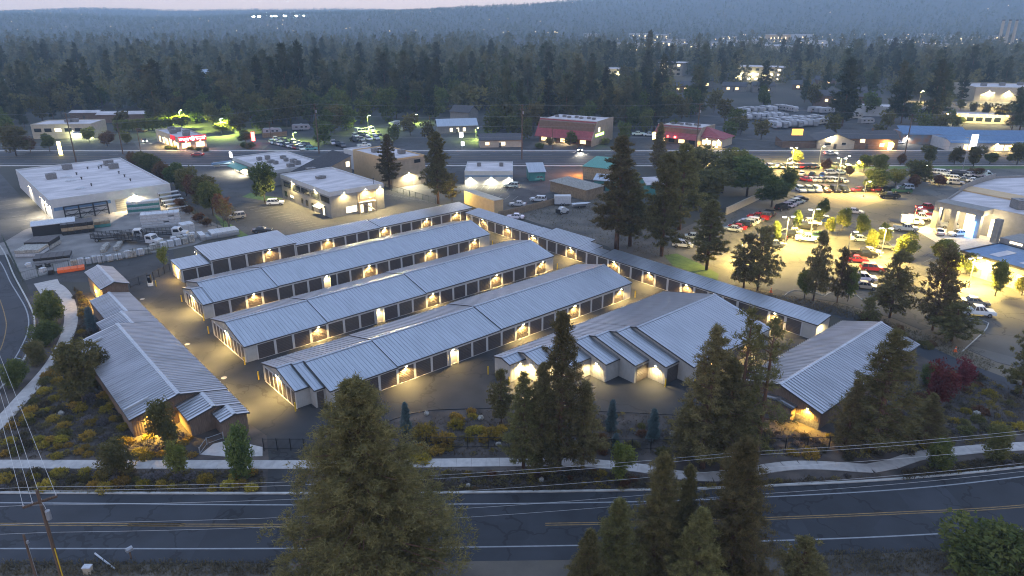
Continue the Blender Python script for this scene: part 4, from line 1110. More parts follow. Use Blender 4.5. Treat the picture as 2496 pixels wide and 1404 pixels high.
b = MB(); b.box(-0.9, 0.9, -0.12, 0.12, 0, 4.2); b.build('sign_panel', mat('sign_blue', (0.1, 0.25, 0.6), 0.5, emit=(0.15, 0.4, 1.0), estr=3.0), deal, (m.x, m.y, 0), ang)
c0 = gp(2420, 470, ZR) - Vector((o_.x, o_.y, 0))
b = MB(); b.box(-7, 7, -3.2, 3.2, 0.0, 0.35); b.build('roof_well', tan_wall, deal, (c0.x, c0.y, ZR - 0.3), ang)
c0 = gp(2490, 505, ZR) - Vector((o_.x, o_.y, 0)); hvac(deal, c0.x, c0.y, ZR - 0.3, 4, 3, 2.2)
# service wing
w0, w1 = gp(2330, 660), gp(2520, 720)
dn = (w1 - w0).normalized(); ang = math.atan2(dn.y, dn.x); Lw = (gp(2600, 745) - w0).length
wingd = flat_building('service_wing', 'long low workshop wing with lit bay doors in front of the showroom', w0, ang, Lw, 13, 4.6, beige_wall, blue_roof, 0.3, band=trim_d, band_h=0.5)
for i in range(5):
    x = 3.2 + i * 5.2
    b = MB(); b.box(x - 1.9, x + 1.9, -0.09, -0.01, 0, 3.2); b.build('bay_door', grey_wall, wingd)
    b = MB(); b.box(x - 1.8, x + 1.8, -0.12, -0.095, 1.9, 3.1); b.build('bay_glazing', glass_lit, wingd)
for i in range(4):
    b = MB(); b.box(4 + i * 6, 6 + i * 6, 3, 9, 4.352, 4.42); b.build('skylight', roof_m, wingd)
wall_lamp(wingd, 17.5, -0.13, 4.0, energy=2600, cone=2.8)
wall_lamp(wingd, 6, -0.13, 4.0, energy=1200)
b = MB(); b.box(-0.1, 28, 12.9, 20, 0, 5.6); b.build('clerestory', grey_wall, wingd)
b = MB()
for i in range(7): b.box(2 + i * 3.2, 4.6 + i * 3.2, 12.84, 12.89, 4.9, 5.4)
b.build('clerestory_window', glass_lit, wingd)

# ---- north of the highway
def put(px0, px1, y, **k): pass
def xb(px, py): return gp(px, py)
rest = flat_building('restaurant', 'cream restaurant with glowing red fascia and lit windows across the highway', uv2w(86.4, 299.5), PSI, 10.5, 30, 5.0, beige_wall, white_roof, 0.6)
b = MB(); b.box(-0.02, 10.6, -0.5, -0.02, 3.5, 5.5); b.build('fascia', red_m, rest)
b = MB(); b.box(-0.4, -0.02, 4, 9, 3.7, 5.4); b.build('side_sign', red_m, rest)
def text_obj(body, size, par, loc, rot, m, name='sign_text', align='CENTER', ext=0.03):
    cu = bpy.data.curves.new(name, 'FONT'); cu.body = body; cu.size = size; cu.extrude = ext; cu.align_x = align; cu.materials.append(m)
    tmp = bpy.data.objects.new('tmp', cu); COL.objects.link(tmp)
    bpy.context.view_layer.update()
    me = bpy.data.meshes.new_from_object(tmp.evaluated_get(bpy.context.evaluated_depsgraph_get()))
    bpy.data.objects.remove(tmp)
    o = link(name, me, par, loc); o.rotation_euler = rot
    return o
text_obj("Wendy's", 1.3, rest, (2.3, -0.56, 4.05), (math.pi / 2, 0, 0), sign_white)
b = MB(); b.tube([(5.3, -0.62, 4.5), (5.3, -0.52, 4.5)], 0.8, 16); b.build('sign_roundel', sign_white, rest)
text_obj("OLD FASHIONED", 0.52, rest, (8.3, -0.56, 4.65), (math.pi / 2, 0, 0), sign_white)
text_obj("HAMBURGERS", 0.52, rest, (8.3, -0.56, 3.95), (math.pi / 2, 0, 0), sign_white)
for x in (2.6, 8.0): window(rest, x, -0.02, 0.9, 3.4, 2.0, (0, -1), glass_warm)
for y in (2, 6, 10, 15, 20, 25): window(rest, 0, y, 0.6, 2.4, 2.4, (-1, 0), glass_warm)
for x, y in ((5, 6), (7, 12), (3, 16), (6, 20), (5, 25)): hvac(rest, x, y, 4.75, 2.4, 2.0, 1.4)
for y in (4, 11, 17): wall_lamp(rest, -0.1, y, 3.4, (-1, 0), energy=1800)
for x in (2.5, 8): wall_lamp(rest, x, -0.55, 3.5, (0, -1), energy=1000, color=(1.0, 0.5, 0.3))

b1 = flat_building('office_building', 'beige flat-roofed two-storey office with lit porch, far left beyond the highway', gp(82, 339), 0.1, (gp(236, 333) - gp(82, 339)).length, 15, 6.2, beige_wall, white_roof, 0.4)
for i in range(6): window(b1, 2.5 + i * 4.2, 0, 3.0, 2.8, 1.4, (0, -1), glass_d if i != 2 else glass_lit)
b = MB(); b.box(17.5, 25, -2.4, -0.02, 2.5, 2.9); b.build('porch', white_wall, b1)
b = MB(); b.box(17.6, 24.9, -2.3, -0.1, 2.44, 2.495); b.build('porch_light', sign_white, b1)
for x in (18, 24): lamp_light('POINT', b1, (x, -2.0, 1.8), 1400, (0.9, 1.0, 0.5), 0.2)
for x, y in ((12, 8), (14.5, 9)): hvac(b1, x, y, 5.95, 2.4, 2, 1.3)
gable_house('warehouse', 'long low grey shed roof behind the cypress row', gp(238, 300), 0.14, 26, 9, 4.0, 1.0, brown_wall, white_roof, 'shed', 0.3)
gable_house('warehouse', 'short white-roofed shed behind the beige office', gp(172, 292), 0.1, 14, 8, 3.4, 0.8, brown_wall, white_roof, 'shed', 0.3)

def red_restaurant(label, p0, p1, d, h, name='restaurant'):
    a, c = gp(*p0), gp(*p1); ang = math.atan2((c - a).y, (c - a).x); w = (c - a).length
    t = thing(name, label, 'restaurant', a, ang)
    b = MB(); b.box(0, w, 0, d, 0, h - 0.5); b.build('wall', brown_wall, t)
    b = MB(); b.extrude_x([(-2.4, 2.4), (-2.4, 2.6), (2.8, h), (2.8, h - 0.45), (0.2, 3.1)], -1.0, w + 0.02); b.build('mansard_roof', red_roof, t)
    b = MB(); b.box(0.0, w, 2.85, d, h - 0.45, h - 0.3); b.build('roof', white_roof, t)
    b = MB()
    b.extrude_x([(2.6, h), (2.6, h + 0.3), (2.9, h + 0.3), (2.9, h)], -1.0, w + 0.05); b.build('parapet', white_wall, t)
    b = MB(); b.extrude_x([(-2.5, 0), (-2.5, 2.5), (2.8, h + 0.2), (d, h + 0.2), (d, 0)], w + 0.03, w + 0.4); b.build('side_wall', tan_grey, t)
    for i in range(max(2, int(w / 4.5))):
        x = 2.4 + i * 4.5
        if x < w - 1.5: window(t, x, 0, 0.5, 2.6, 1.7, (0, -1), glass_warm if i % 2 == 0 else glass_d)
    for i in range(7): hvac(t, 3 + i * (w - 5) / 7, d * 0.55 + (i % 2) * 1.4, h - 0.3, 1.4, 1.2, 0.7)
    return t, w
t, w = red_restaurant('brown restaurant with wide red sloping roof and green neon sign', (1314, 344), (1446, 356), 20, 9.4)
o = window(t, w + 0.4, 4.5, 5.2, 2.2, 1.8, (1, 0), glass_lit)
b = MB(); b.box(w + 0.42, w + 0.55, 1.0, 9.5, 3.6, 4.6); b.build('neon_sign', neon_green, t)
for x in (6, 13): wall_lamp(t, x, -0.06, 2.2, energy=1400, color=(1.0, 0.75, 0.4))
t, w = red_restaurant('restaurant with red hipped roof and lit pale front, right of the spruce', (1600, 345), (1700, 356), 16, 7.0)
b = MB(); b.box(w + 0.5, w + 9.5, 2, 13, 0, 3.4); b.build('lit_annex', beige_wall, t)
b = MB(); b.faces([(w + 0.4, 1.2, 3.4), (w + 10.4, 1.2, 3.4), (w + 10.4, 14, 3.4), (w + 0.4, 14, 3.4), (w + 0.4, 7, 7.2)], [(0, 1, 4), (1, 2, 4), (2, 3, 4), (3, 0, 4), (3, 2, 1, 0)]); b.build('annex_roof', red_roof, t)
for i in range(4): window(t, w + 1.8 + i * 2.2, 2, 0.6, 1.4, 1.9, (0, -1), glass_lit)
for x in (w + 3, w + 8): wall_lamp(t, x, 1.9, 3.0, energy=1800)
for x in (6, 9.5):
    b = MB(); b.box(x - 0.5, x + 0.5, -2.6, -2.5, 2.7, 3.5); b.build('neon_sign', neon_red, t)

gable_house('house', 'dark-roofed cottage with bright gable lamp beside the highway', gp(1991, 362), -0.15, 14, 14, 3.2, 2.6, beige_wall, shingle, axis='y', windows=(('s', 4, 1.4, 2.2, 1.2, 0), ('s', 10, 1.6, 1.6, 1.0, 0)))
t = gable_house('house', 'dark brown house with glowing upper windows beside the cottage', gp(2045, 362), -0.15, 22, 13, 4.2, 2.4, brown_wall, shingle, windows=(('s', 2.5, 1.8, 2.0, 1.6, 2), ('s', 8.5, 2.6, 1.8, 1.4, 2), ('s', 16, 1.2, 1.6, 1.2, 2), ('s', 19.5, 1.0, 2.2, 1.6, 2)), chimney=True)
lamp_light('POINT', t, (17.5, -1.6, 2.6), 1400, (1.0, 0.5, 0.15), 0.1)
o = thing('gable_lamp', 'small bright lamp on the cottage gable by the highway', 'lamp', gp(2020, 362) + Vector((0, -0.5, 0)))
b = MB(); b.box(-0.15, 0.15, -0.25, 0, 4.2, 4.5); b.build('lens', lamp_glass, o); b = MB(); b.box(-0.2, 0.2, 0.01, 0.12, 4.1, 4.6); b.build('bracket', dark_metal, o)
lamp_light('POINT', o, (0, -0.6, 4.2), 1800, (1.0, 0.85, 0.55), 0.1)
mono_shed('shed', 'small brown shed under the amber billboard', gp(1905, 360), 0.0, 14, 8, 2.8, 3.6, brown_wall, shingle)
t = flat_building('shop_building', 'blue-roofed shop with a colourful painted front wall', gp(2198, 350), -0.18, 25, 13, 4.4, mat('mural_wall', (0.22, 0.33, 0.38), 0.8, col2=(0.36, 0.2, 0.13), var=0.2, vscale=0.35, detail=4), blue_roof, 0.2)
b = MB(); roof_slope(b, -0.4, 25.4, -0.6, 3.9, 9.0, 6.2, 0.08); b.build('pitched_roof', blue_roof, t)
wall_lamp(t, 1.5, -0.1, 3.2, energy=1600, color=(1.0, 0.9, 0.7))
t = flat_building('shop_building', 'wide blue-roofed shop with lit white entrance at the far right', gp(2312, 368), -0.06, 42, 15, 4.2, white_wall, blue_roof, 0.2)
b = MB(); roof_slope(b, -0.6, 42.4, -1.6, 3.4, 10.0, 6.8, 0.08); b.build('pitched_roof', blue_roof, t)
for x, m in ((7, glass_warm), (19, glass_lit), (22.5, glass_warm)): window(t, x, -0.02, 0.4, 3.2, 2.2, (0, -1), m)
wall_lamp(t, 18, -0.1, 3.2, energy=2400); wall_lamp(t, 24, -0.1, 3.2, energy=1600)
gable_house('house', 'low grey roofed bungalow with lit porch across the highway', gp(1170, 360), 0.1, 17, 11, 3.0, 1.7, beige_wall, shingle, windows=(('s', 3, 1, 1.6, 1.2, 2), ('s', 9, 0.8, 2.6, 1.4, 1)))
gable_house('house', 'grey-green gabled house with a long lit porch among trees', gp(1068, 326), 0.2, 18, 10, 3.4, 2.4, grey_wall, roof_m, windows=(('s', 6, 0.8, 1.2, 1.6, 1), ('s', 9, 0.8, 1.2, 1.6, 1), ('s', 12, 0.8, 1.2, 1.6, 1)))
gable_house('house', 'tall grey gabled house behind the grey-green one', gp(1098, 298), -0.5, 11, 9, 5.5, 2.6, grey_wall, shingle)
gable_house('house', 'small brown-roofed house tucked between conifers at far left', gp(215, 205), 0.2, 26, 12, 4, 2, brown_wall, shingle, windows=(('s', 14, 1.2, 3, 2, 2), ('s', 20, 1.2, 3, 2, 2)))
gable_house('house', 'white-gabled house roof among the conifers', gp(495, 195), 0.5, 12, 10, 5, 3, white_wall, roof_m, windows=(('s', 5, 1.2, 1.5, 2, 2),))
gable_house('house', 'pale roofed house in the clearing at the far left edge', gp(10, 214), 0.1, 16, 10, 4, 2, grey_wall, roof_m)
gable_house('house', 'pale low house roof left of the brown house', gp(85, 215), 0.0, 20, 10, 3.5, 1.5, grey_wall, roof_m)

def apartment(label, p0, p1, d, h, storeys, lit):
    a, c = gp(*p0), gp(*p1); ang = math.atan2((c - a).y, (c - a).x); w = (c - a).length
    t = flat_building('apartment_block', label, a, ang, w, d, h, grey_wall, white_roof, 0.5)
    n = max(3, int(w / 5.5)); rr = random.Random(int(p0[0]))
    for s in range(storeys):
        for i in range(n):
            window(t, (i + 0.5) * w / n, 0, s * h / storeys + 1.0, 2.6, 1.7, (0, -1), glass_lit if rr.random() < lit else glass_d, trim_d)
    for i in range(1, n, 2): lamp_light('POINT', t, (i * w / n, -1.5, h * 0.45), 2200, (1.0, 0.85, 0.4), 0.4)
    b = MB(); b.box(-1.2, w + 1.2, -1.2, d + 1.2, h + 0.16, h + 0.4); b.build('overhanging_roof', white_roof, t)
    return t
apartment('three-storey apartment block with many lit windows among the conifers, right', (1782, 196), (1905, 200), 18, 11, 3, 0.55)
apartment('lit apartment block half hidden behind conifers, left of the long one', (1606, 184), (1662, 186), 18, 11, 3, 0.6)
apartment('low flat-roofed block with dark windows beyond the deciduous trees', (1462, 194), (1522, 192), 16, 8, 2, 0.1)
t = flat_building('store_building', 'large flat-roofed store with a row of wall lamps, top right', gp(2372, 247), -0.16, 95, 34, 8.5, beige_wall, white_roof, 0.6)
for i in range(7): wall_lamp(t, 8 + i * 11, -0.1, 6.5, energy=12000, color=(1.0, 0.85, 0.45), cone=2.6)
for i in range(6): hvac(t, 10 + i * 13, 14 + (i % 3) * 5, 8.2, 3, 2.4, 1.8)
a_ = gp(2297, 298)
t = flat_building('long_building', 'long glowing low building with square openings, right', a_, -0.28, (gp(2440, 318) - a_).length, 9, 4.6, beige_wall, roof_m, 0.2)
Lw = (gp(2440, 318) - a_).length
for i in range(6):
    window(t, 4 + i * (Lw - 6) / 6, 0, 1.0, 3.0, 2.0, (0, -1), glass_d, white_wall)
    lamp_light('POINT', t, (2 + i * (Lw - 2) / 6, -3.5, 3.8), 1300, (1.0, 0.82, 0.32), 0.3)
b = MB()
for i in range(7): b.box(1.5 + i * (Lw - 4) / 6, 2.1 + i * (Lw - 4) / 6, -0.3, -0.01, 4.0, 4.25)
b.build('soffit_light', lamp_glass_y, t)
flat_building('store_building', 'white low building at the edge of the caravan park', gp(2068, 282), -0.2, 24, 14, 5, white_wall, white_roof)
gable_house('house', 'brown roadside inn with orange-lit upper storey beyond the caravans', gp(1985, 262), -0.3, 34, 12, 7, 2.5, brown_wall, shingle, windows=(('s', 6, 3.6, 1.6, 1.4, 2), ('s', 10, 3.6, 1.6, 1.4, 2), ('s', 14, 3.6, 1.6, 1.4, 0), ('s', 18, 1.2, 1.6, 1.4, 2), ('s', 26, 1.2, 1.6, 1.4, 2)))
for i, (px, py) in enumerate(((1835, 225), (1930, 218), (1760, 222), (1985, 205), (1690, 212), (2075, 240), (1575, 205), (1640, 225))):
    lab = ['dark roofed house with two lit windows below the apartment block', 'dark roofed house right of the apartment block', 'small house at the left foot of the apartment block', 'house under the tall conifer right of the apartments', 'house with lit door left of the apartments', 'orange-lit house by the blue sign', 'house roof below the half-hidden apartments', 'house with pale roof behind the big round tree'][i]
    gable_house('house', lab, gp(px, py), R.uniform(-0.5, 0.5), R.uniform(14, 20), 10, R.uniform(3.5, 5), 2.4, brown_wall if i % 2 else grey_wall, shingle, windows=(('s', 4, 1.2, 2.0, 1.6, 2 if i % 3 else 0), ('s', 10, 1.2, 2.0, 1.6, 2)))
# chimneys of the old mill on the horizon
for i, (px, top) in enumerate(((2428, 82), (2444, 80), (2460, 84))):
    p = gp(px, 132); hh_ = height_at(px, 132, top)
    t = thing('smokestack', ['leftmost of three tall pale smokestacks on the skyline', 'middle of three tall pale smokestacks on the skyline', 'rightmost of three tall pale smokestacks on the skyline'][i], 'smokestack', p, group='smokestacks on the skyline')
    b = MB(); b.cyl(0, 0, 0, 44, 2.4, 12, 0, 1.7); b.build('shaft', beige_wall, t)
    b = MB(); b.cyl(0, 0, 44.02, 45.5, 1.9, 12); b.build('rim', trim_d, t)

# ================================================================== VEHICLES
def wheel_mesh(r=0.36, w=0.24):
    b = MB(); b.tube([(0, -w / 2, 0), (0, w / 2, 0)], r, 14, 0); b.tube([(0, -w / 2 - 0.012, 0), (0, w / 2 + 0.012, 0)], r * 0.58, 10, 1)
    return b.mesh('wheel', [tyre_m, rim_m])
WHEEL, WHEEL_T = wheel_mesh(), wheel_mesh(0.48, 0.3)

def body_of(kind):
    """side profiles in metres: nose at +x. returns body and window builders plus size data"""
    B, W = MB(), MB()
    def shell(prof, w, top_in=0.0):
        # chamfered extrusion of a side profile
        n = len(prof); zmax = max(z for x, z in prof); zmin = min(z for x, z in prof)
        def yy(z): return w / 2 - top_in * max(0, (z - zmin) / (zmax - zmin) - 0.4)
        vs = [(x, -yy(z), z) for x, z in prof] + [(x, yy(z), z) for x, z in prof]
        B.faces(vs, [(i, (i + 1) % n, (i + 1) % n + n, i + n) for i in range(n)] + [tuple(range(n - 1, -1, -1)), tuple(range(n, 2 * n))])
    def cabin(x0, x1, x2, x3, z0, z1, w0, w1):
        # glass frustum with painted roof and pillars; x0..x3 rear-bottom, rear-top, front-top, front-bottom
        vs = [(x0, -w0, z0), (x3, -w0, z0), (x3, w0, z0), (x0, w0, z0), (x1, -w1, z1), (x2, -w1, z1), (x2, w1, z1), (x1, w1, z1)]
        W.faces(vs, [(0, 1, 5, 4), (1, 2, 6, 5), (2, 3, 7, 6), (3, 0, 4, 7)])
        B.box(x1 - 0.06, x2 + 0.06, -w1 - 0.03, w1 + 0.03, z1 - 0.005, z1 + 0.06)
        for s in (-1, 1):
            for t in (0.0, 0.36, 0.7, 1.0):
                xa, xb_ = x0 + (x3 - x0) * t, x1 + (x2 - x1) * t
                B.faces([(xa - 0.05, s * (w0 + 0.012), z0), (xa + 0.05, s * (w0 + 0.012), z0), (xb_ + 0.05, s * (w1 + 0.012), z1), (xb_ - 0.05, s * (w1 + 0.012), z1)], [(0, 1, 2, 3) if s < 0 else (3, 2, 1, 0)])
    if kind == 'sedan':
        shell([(-2.3, 0.35), (2.3, 0.3), (2.32, 0.6), (2.1, 0.78), (0.95, 0.93), (-1.55, 0.96), (-2.25, 0.92), (-2.35, 0.6)], 1.8, 0.2)
        cabin(-1.6, -0.95, 0.25, 1.05, 0.93, 1.42, 0.82, 0.62); L, wb, r = 4.7, 1.38, 0.34
    elif kind == 'suv':
        shell([(-2.3, 0.42), (2.3, 0.38), (2.32, 0.75), (2.15, 0.98), (1.05, 1.08), (-2.25, 1.08), (-2.35, 0.7)], 1.9, 0.14)
        cabin(-2.2, -1.95, 0.35, 1.1, 1.06, 1.7, 0.88, 0.72); L, wb, r = 4.7, 1.42, 0.37
    elif kind == 'pickup':
        shell([(-2.85, 0.5), (2.75, 0.45), (2.78, 0.85), (2.6, 1.12), (1.35, 1.18), (-0.75, 1.18), (-0.78, 0.72), (-2.8, 0.72)], 1.98, 0.1)
        cabin(-0.72, -0.6, 0.75, 1.4, 1.17, 1.85, 0.9, 0.74); L, wb, r = 5.7, 1.75, 0.4
        for y in (-0.97, 0.89): B.box(-2.82, -0.74, y, y + 0.08, 0.7, 1.2)
        B.box(-2.86, -2.78, -0.97, 0.97, 0.7, 1.2)
    elif kind == 'van':
        shell([(-2.7, 0.45), (2.6, 0.4), (2.65, 0.8), (2.4, 1.15), (1.7, 1.25), (1.1, 2.0), (0.9, 2.2), (-2.65, 2.2), (-2.72, 0.8)], 1.95, 0.12)
        W.faces([(1.73, -0.8, 1.28), (1.73, 0.8, 1.28), (1.15, 0.74, 1.98), (1.15, -0.74, 1.98)], [(0, 1, 2, 3)])
        for s in (-1, 1): W.faces([(0.3, s * 0.985, 1.25), (1.55, s * 0.975, 1.25), (1.1, s * 0.95, 1.85), (0.3, s * 0.955, 1.85)], [(0, 1, 2, 3) if s < 0 else (3, 2, 1, 0)])
        L, wb, r = 5.3, 1.7, 0.36
    return B, W, L, wb, r
CARS = {}
for k in ('sedan', 'suv', 'pickup', 'van'):
    B, W, L, wb, r = body_of(k)
    half = {'sedan': 0.9, 'suv': 0.95, 'pickup': 0.99, 'van': 0.97}[k]
    zl = {'sedan': 0.68, 'suv': 0.85, 'pickup': 0.92, 'van': 0.9}[k]
    hl, tl = MB(), MB(); hl.box(-0.06, 0.04, -0.17, 0.17, -0.08, 0.08); tl.box(-0.04, 0.05, -0.13, 0.13, -0.11, 0.11)
    one = MB(); one.faces(B.v, B.f, 0); one.faces(W.v, W.f, 1)
    for x in (-wb, wb):
        for s in (-1, 1): one.tube([(x, s * (half - 0.22), r), (x, s * (half + 0.0), r)], r, 8, 2)
    CARS[k] = dict(body=B.mesh('body', paint), win=W.mesh('windows', glass_d), one=one.mesh('car', [paint, glass_d, tyre_m]), hl=hl.mesh('headlight', head_l), tl=tl.mesh('tail_light', tail_l), hon=hl.mesh('headlight', head_on), ton=tl.mesh('tail_light', tail_on), L=L, wb=wb, r=r, half=half, zl=zl)
COLR = dict(white=(0.72, 0.72, 0.70), silver=(0.42, 0.43, 0.44), grey=(0.14, 0.145, 0.15), black=(0.012, 0.012, 0.014), red=(0.36, 0.02, 0.02), blue=(0.03, 0.09, 0.3), darkred=(0.15, 0.015, 0.02), green=(0.03, 0.1, 0.06), teal=(0.1, 0.3, 0.28), beige=(0.4, 0.35, 0.26), yellow=(0.6, 0.45, 0.05), brown=(0.1, 0.06, 0.04))
WORD = dict(sedan='car', suv='SUV', pickup='pickup truck', van='van')
def car(px, py, heading, kind, colour, where, parts=True, group=None, lights=False, pos=None, label=None):
    """heading in degrees, 0 = +x of the world"""
    c = CARS[kind]; p = pos if pos is not None else gp(px, py, 0.03)
    lab = label or f"{'dark red' if colour == 'darkred' else colour} {WORD[kind]} {where}"
    cat = {'sedan': 'car', 'suv': 'car', 'pickup': 'pickup truck', 'van': 'van'}[kind]
    nm = {'sedan': 'parked_car', 'suv': 'parked_car', 'pickup': 'pickup_truck', 'van': 'van'}[kind]
    rz = math.radians(heading)
    col = tuple(min(1, x * R.uniform(0.9, 1.08)) for x in COLR[colour]) + (1,)
    if not parts:
        o = link(nm, c['one'], None, p, rz); o.color = col
        return tag(o, lab, cat, group)
    t = thing(nm, lab, cat, p, rz, group)
    o = link('body', c['body'], t); o.color = col
    link('windows', c['win'], t)
    for x in (-c['wb'], c['wb']):
        for s in (-1, 1): link('wheel', WHEEL, t, (x, s * (c['half'] - 0.1), c['r']), None, c['r'] / 0.36)
    for s in (-1, 1):
        link('headlight', c['hon' if lights else 'hl'], t, (c['L'] / 2 + (0.0 if kind != 'pickup' else -0.06), s * (c['half'] - 0.25), c['zl']))
        link('tail_light', c['ton' if lights else 'tl'], t, (-c['L'] / 2, s * (c['half'] - 0.2), c['zl'] + 0.05))
    return t
ORD = ['first', 'second', 'third', 'fourth', 'fifth', 'sixth', 'seventh', 'eighth', 'ninth', 'tenth', 'eleventh', 'twelfth', 'thirteenth', 'fourteenth', 'fifteenth']
def car_row(p0, p1, heading, spec, where, parts=True, group=None):
    """spec: list of 'colour kind'; each named by its place counted from the left end"""
    n = len(spec)
    a, c = gp(*p0, 0.03), gp(*p1, 0.03)
    for i, s in enumerate(spec):
        col, kind = s.split()
        p = a.lerp(c, i / max(1, n - 1)); p.x += R.uniform(-0.15, 0.15)
        car(0, 0, heading + R.uniform(-2, 2), kind, col, f"{ORD[i]} from left in {where}", parts, group, pos=p)
g_ = 'cars on the dealership lot'
car_row((1874, 409), (1986, 409), 90, 'white suv,grey suv,black suv,silver sedan,black suv,white suv,white pickup,grey suv,red suv,black suv,black suv,grey suv,black sedan'.split(','), 'the dealership row nearest the highway', True, g_)
car_row((2034, 410), (2064, 412), 90, 'grey pickup,white suv'.split(','), 'the short row by a rusty tree', True, g_)
car_row((1955, 427), (2003, 431), 60, 'white sedan,black sedan,blue sedan'.split(','), 'the brightly lit second dealership row', True, g_)
car_row((2026, 425), (2048, 424), 10, 'white suv,white sedan'.split(','), 'the pair under the lit lot lamp', True, g_)
car_row((1962, 441), (2050, 444), 120, 'red sedan,white sedan,silver sedan,grey sedan,silver suv,white suv,black sedan,white sedan'.split(','), 'the brightly lit third dealership row', True, g_)
car_row((1950, 467), (2055, 467), -90, 'white suv,silver suv,white suv,brown suv,black suv,black suv'.split(','), 'the dealership row above the gravel court', True, g_)
car_row((2090, 466), (2162, 467), -160, 'darkred sedan,black suv,darkred suv,black suv'.split(','), 'the row under the leafy lot tree', True, g_)
car(2206, 462, 170, 'suv', 'silver', 'parked beyond the row under the leafy lot tree', True, g_)
car(2196, 470, 165, 'pickup', 'green', 'beside the silver car beyond the gravel court', True, g_)
car(2166, 483, 170, 'pickup', 'black', 'at the corner of the gravel court', True, g_)
car_row((1908, 512), (1952, 492), 30, 'black suv,silver suv,silver suv,silver suv,black suv'.split(','), 'the slanted row left of the gravel court', True, g_)
car_row((1786, 563), (1868, 527), 150, 'silver sedan,red sedan,black suv,silver suv,white suv,grey sedan,red pickup,grey suv,black suv'.split(','), 'the row beside the retaining wall', True, g_)
car(1968, 588, 160, 'pickup', 'white', 'parked large in the middle lot by two young trees', True, g_)
car(1960, 558, 165, 'pickup', 'black', 'behind the white truck in the middle lot', True, g_)
car(1972, 549, 165, 'pickup', 'white', 'farthest in the middle lot group', True, g_)
car(2010, 543, 165, 'pickup', 'blue', 'behind the young tree in the middle lot', True, g_)
car(1932, 569, 160, 'sedan', 'silver', 'left of the white truck in the middle lot', True, g_)
car(1916, 577, 160, 'suv', 'black', 'left of the silver car in the middle lot', True, g_)
car(1893, 586, 165, 'suv', 'black', 'in the dark group at the left of the middle lot', True, g_)
car(1884, 600, 165, 'sedan', 'grey', 'nearest in the dark group at the left of the middle lot', True, g_)
car(1990, 579, 160, 'sedan', 'green', 'right behind the large white truck in the middle lot', True, g_)
car(2082, 520, -25, 'sedan', 'silver', 'driving alone past the gravel court', True, g_)
car(2257, 512, 15, 'pickup', 'red', 'with lit tail lamps by the showroom', True, g_, True)
car(2252, 526, -20, 'suv', 'red', 'beside the red truck at the showroom', True, g_)
car(2222, 546, -20, 'van', 'white', 'with a yellow side stripe in front of the showroom', True, g_)
car(2243, 536, -20, 'pickup', 'white', 'beside the striped van at the showroom', True, g_)
car(2207, 563, -12, 'pickup', 'silver', 'nearest in the group before the showroom', True, g_)
car(2288, 570, 70, 'sedan', 'silver', 'on the pale apron before the showroom columns', True, g_)
car(2318, 556, -15, 'pickup', 'silver', 'parked between the showroom columns', True, g_)
car(2334, 574, -170, 'sedan', 'white', 'low at the right of the showroom apron', True, g_)
car(2098, 588, -15, 'sedan', 'white', 'between the bright green lot trees', True, g_)
car(2158, 606, -30, 'suv', 'grey', 'under the lamp post between the bright trees', True, g_)
car(2122, 618, -15, 'sedan', 'silver', 'farthest in the row behind the near junipers', True, g_)
car(2104, 626, -10, 'pickup', 'black', 'in the row behind the near junipers', True, g_)
car(2088, 638, -8, 'sedan', 'red', 'in the row behind the near junipers', True, g_)
car(2125, 660, -12, 'suv', 'red', 'half hidden by the near junipers', True, g_)
car(2105, 684, -12, 'suv', 'white', 'behind the near junipers', True, g_)
car(2108, 703, -15, 'sedan', 'beige', 'nearest of the cars behind the junipers', True, g_)
car(2380, 768, -14, 'pickup', 'white', 'parked large near the kerb at the right', True, g_)
car(2375, 742, -16, 'sedan', 'grey', 'behind the large white truck at the right', True, g_)
car(1664, 602, -18, 'suv', 'white', 'seen between the tall pines and the lawn', True, g_)
car(1692, 582, -10, 'sedan', 'silver', 'behind the white car between the pines', True, g_)
car(672, 499, 10, 'suv', 'white', 'parked beside the office under the green tree')
car(640, 566, 12, 'sedan', 'black', 'behind the tall storage roof at the back fence')
car(577, 533, -150, 'suv', 'beige', 'under the bare tree by the fence')
car(1247, 457, 165, 'suv', 'silver', 'at the right end of the white shop')
car(1308, 440, 175, 'suv', 'teal', 'with white roof beside the small kiosk')
car(1312, 491, 165, 'suv', 'silver', 'on the dark car park left of the white trailer')
car(1262, 502, 170, 'sedan', 'silver', 'on the dark car park behind the tan wall')
car(1256, 533, 170, 'sedan', 'white', 'parked behind the long right storage row')
car(482, 380, 180, 'sedan', 'red', 'driving on the highway past the red-fronted restaurant')
t = car(1413, 368, -90, 'suv', 'black', 'waiting at the highway with headlights on', True, None, True)
lamp_light('SPOT', t, (2.8, 0, 0.8), 4000, (1, 0.92, 0.75), 0.2, 1.0, (0, -math.pi / 2 + 0.12, 0))
t = car(2024, 377, 0, 'sedan', 'silver', 'driving on the highway with its lamps lit', True, None, True)
t = car(868, 384, 180, 'sedan', 'grey', 'with lit lamps on the highway behind the tan block', True, None, True)
car(353, 346, -60, 'sedan', 'black', 'with lit tail lamps in the restaurant drive', True, None, True)
car(347, 322, -20, 'suv', 'brown', 'parked behind the restaurant at the cypress row', False)
n_ = 'used cars across the highway'
car_row((664, 350), (736, 366), -60, 'white suv,grey sedan,white sedan,silver suv,black suv,white suv,silver sedan,red sedan,grey suv,white suv'.split(','), 'the front row of the left used-car lot', False, n_)
car_row((672, 343), (752, 356), -60, 'white suv,silver sedan,grey suv,black suv,silver suv,white sedan,grey sedan,black sedan'.split(','), 'the back row of the left used-car lot', False, n_)
car_row((862, 345), (918, 340), -60, 'black pickup,silver suv,white suv,white suv'.split(','), 'the near row of the middle used-car lot', False, n_)
car_row((866, 334), (922, 329), -60, 'white suv,black suv,silver suv,silver pickup,grey suv'.split(','), 'the second row of the middle used-car lot', False, n_)
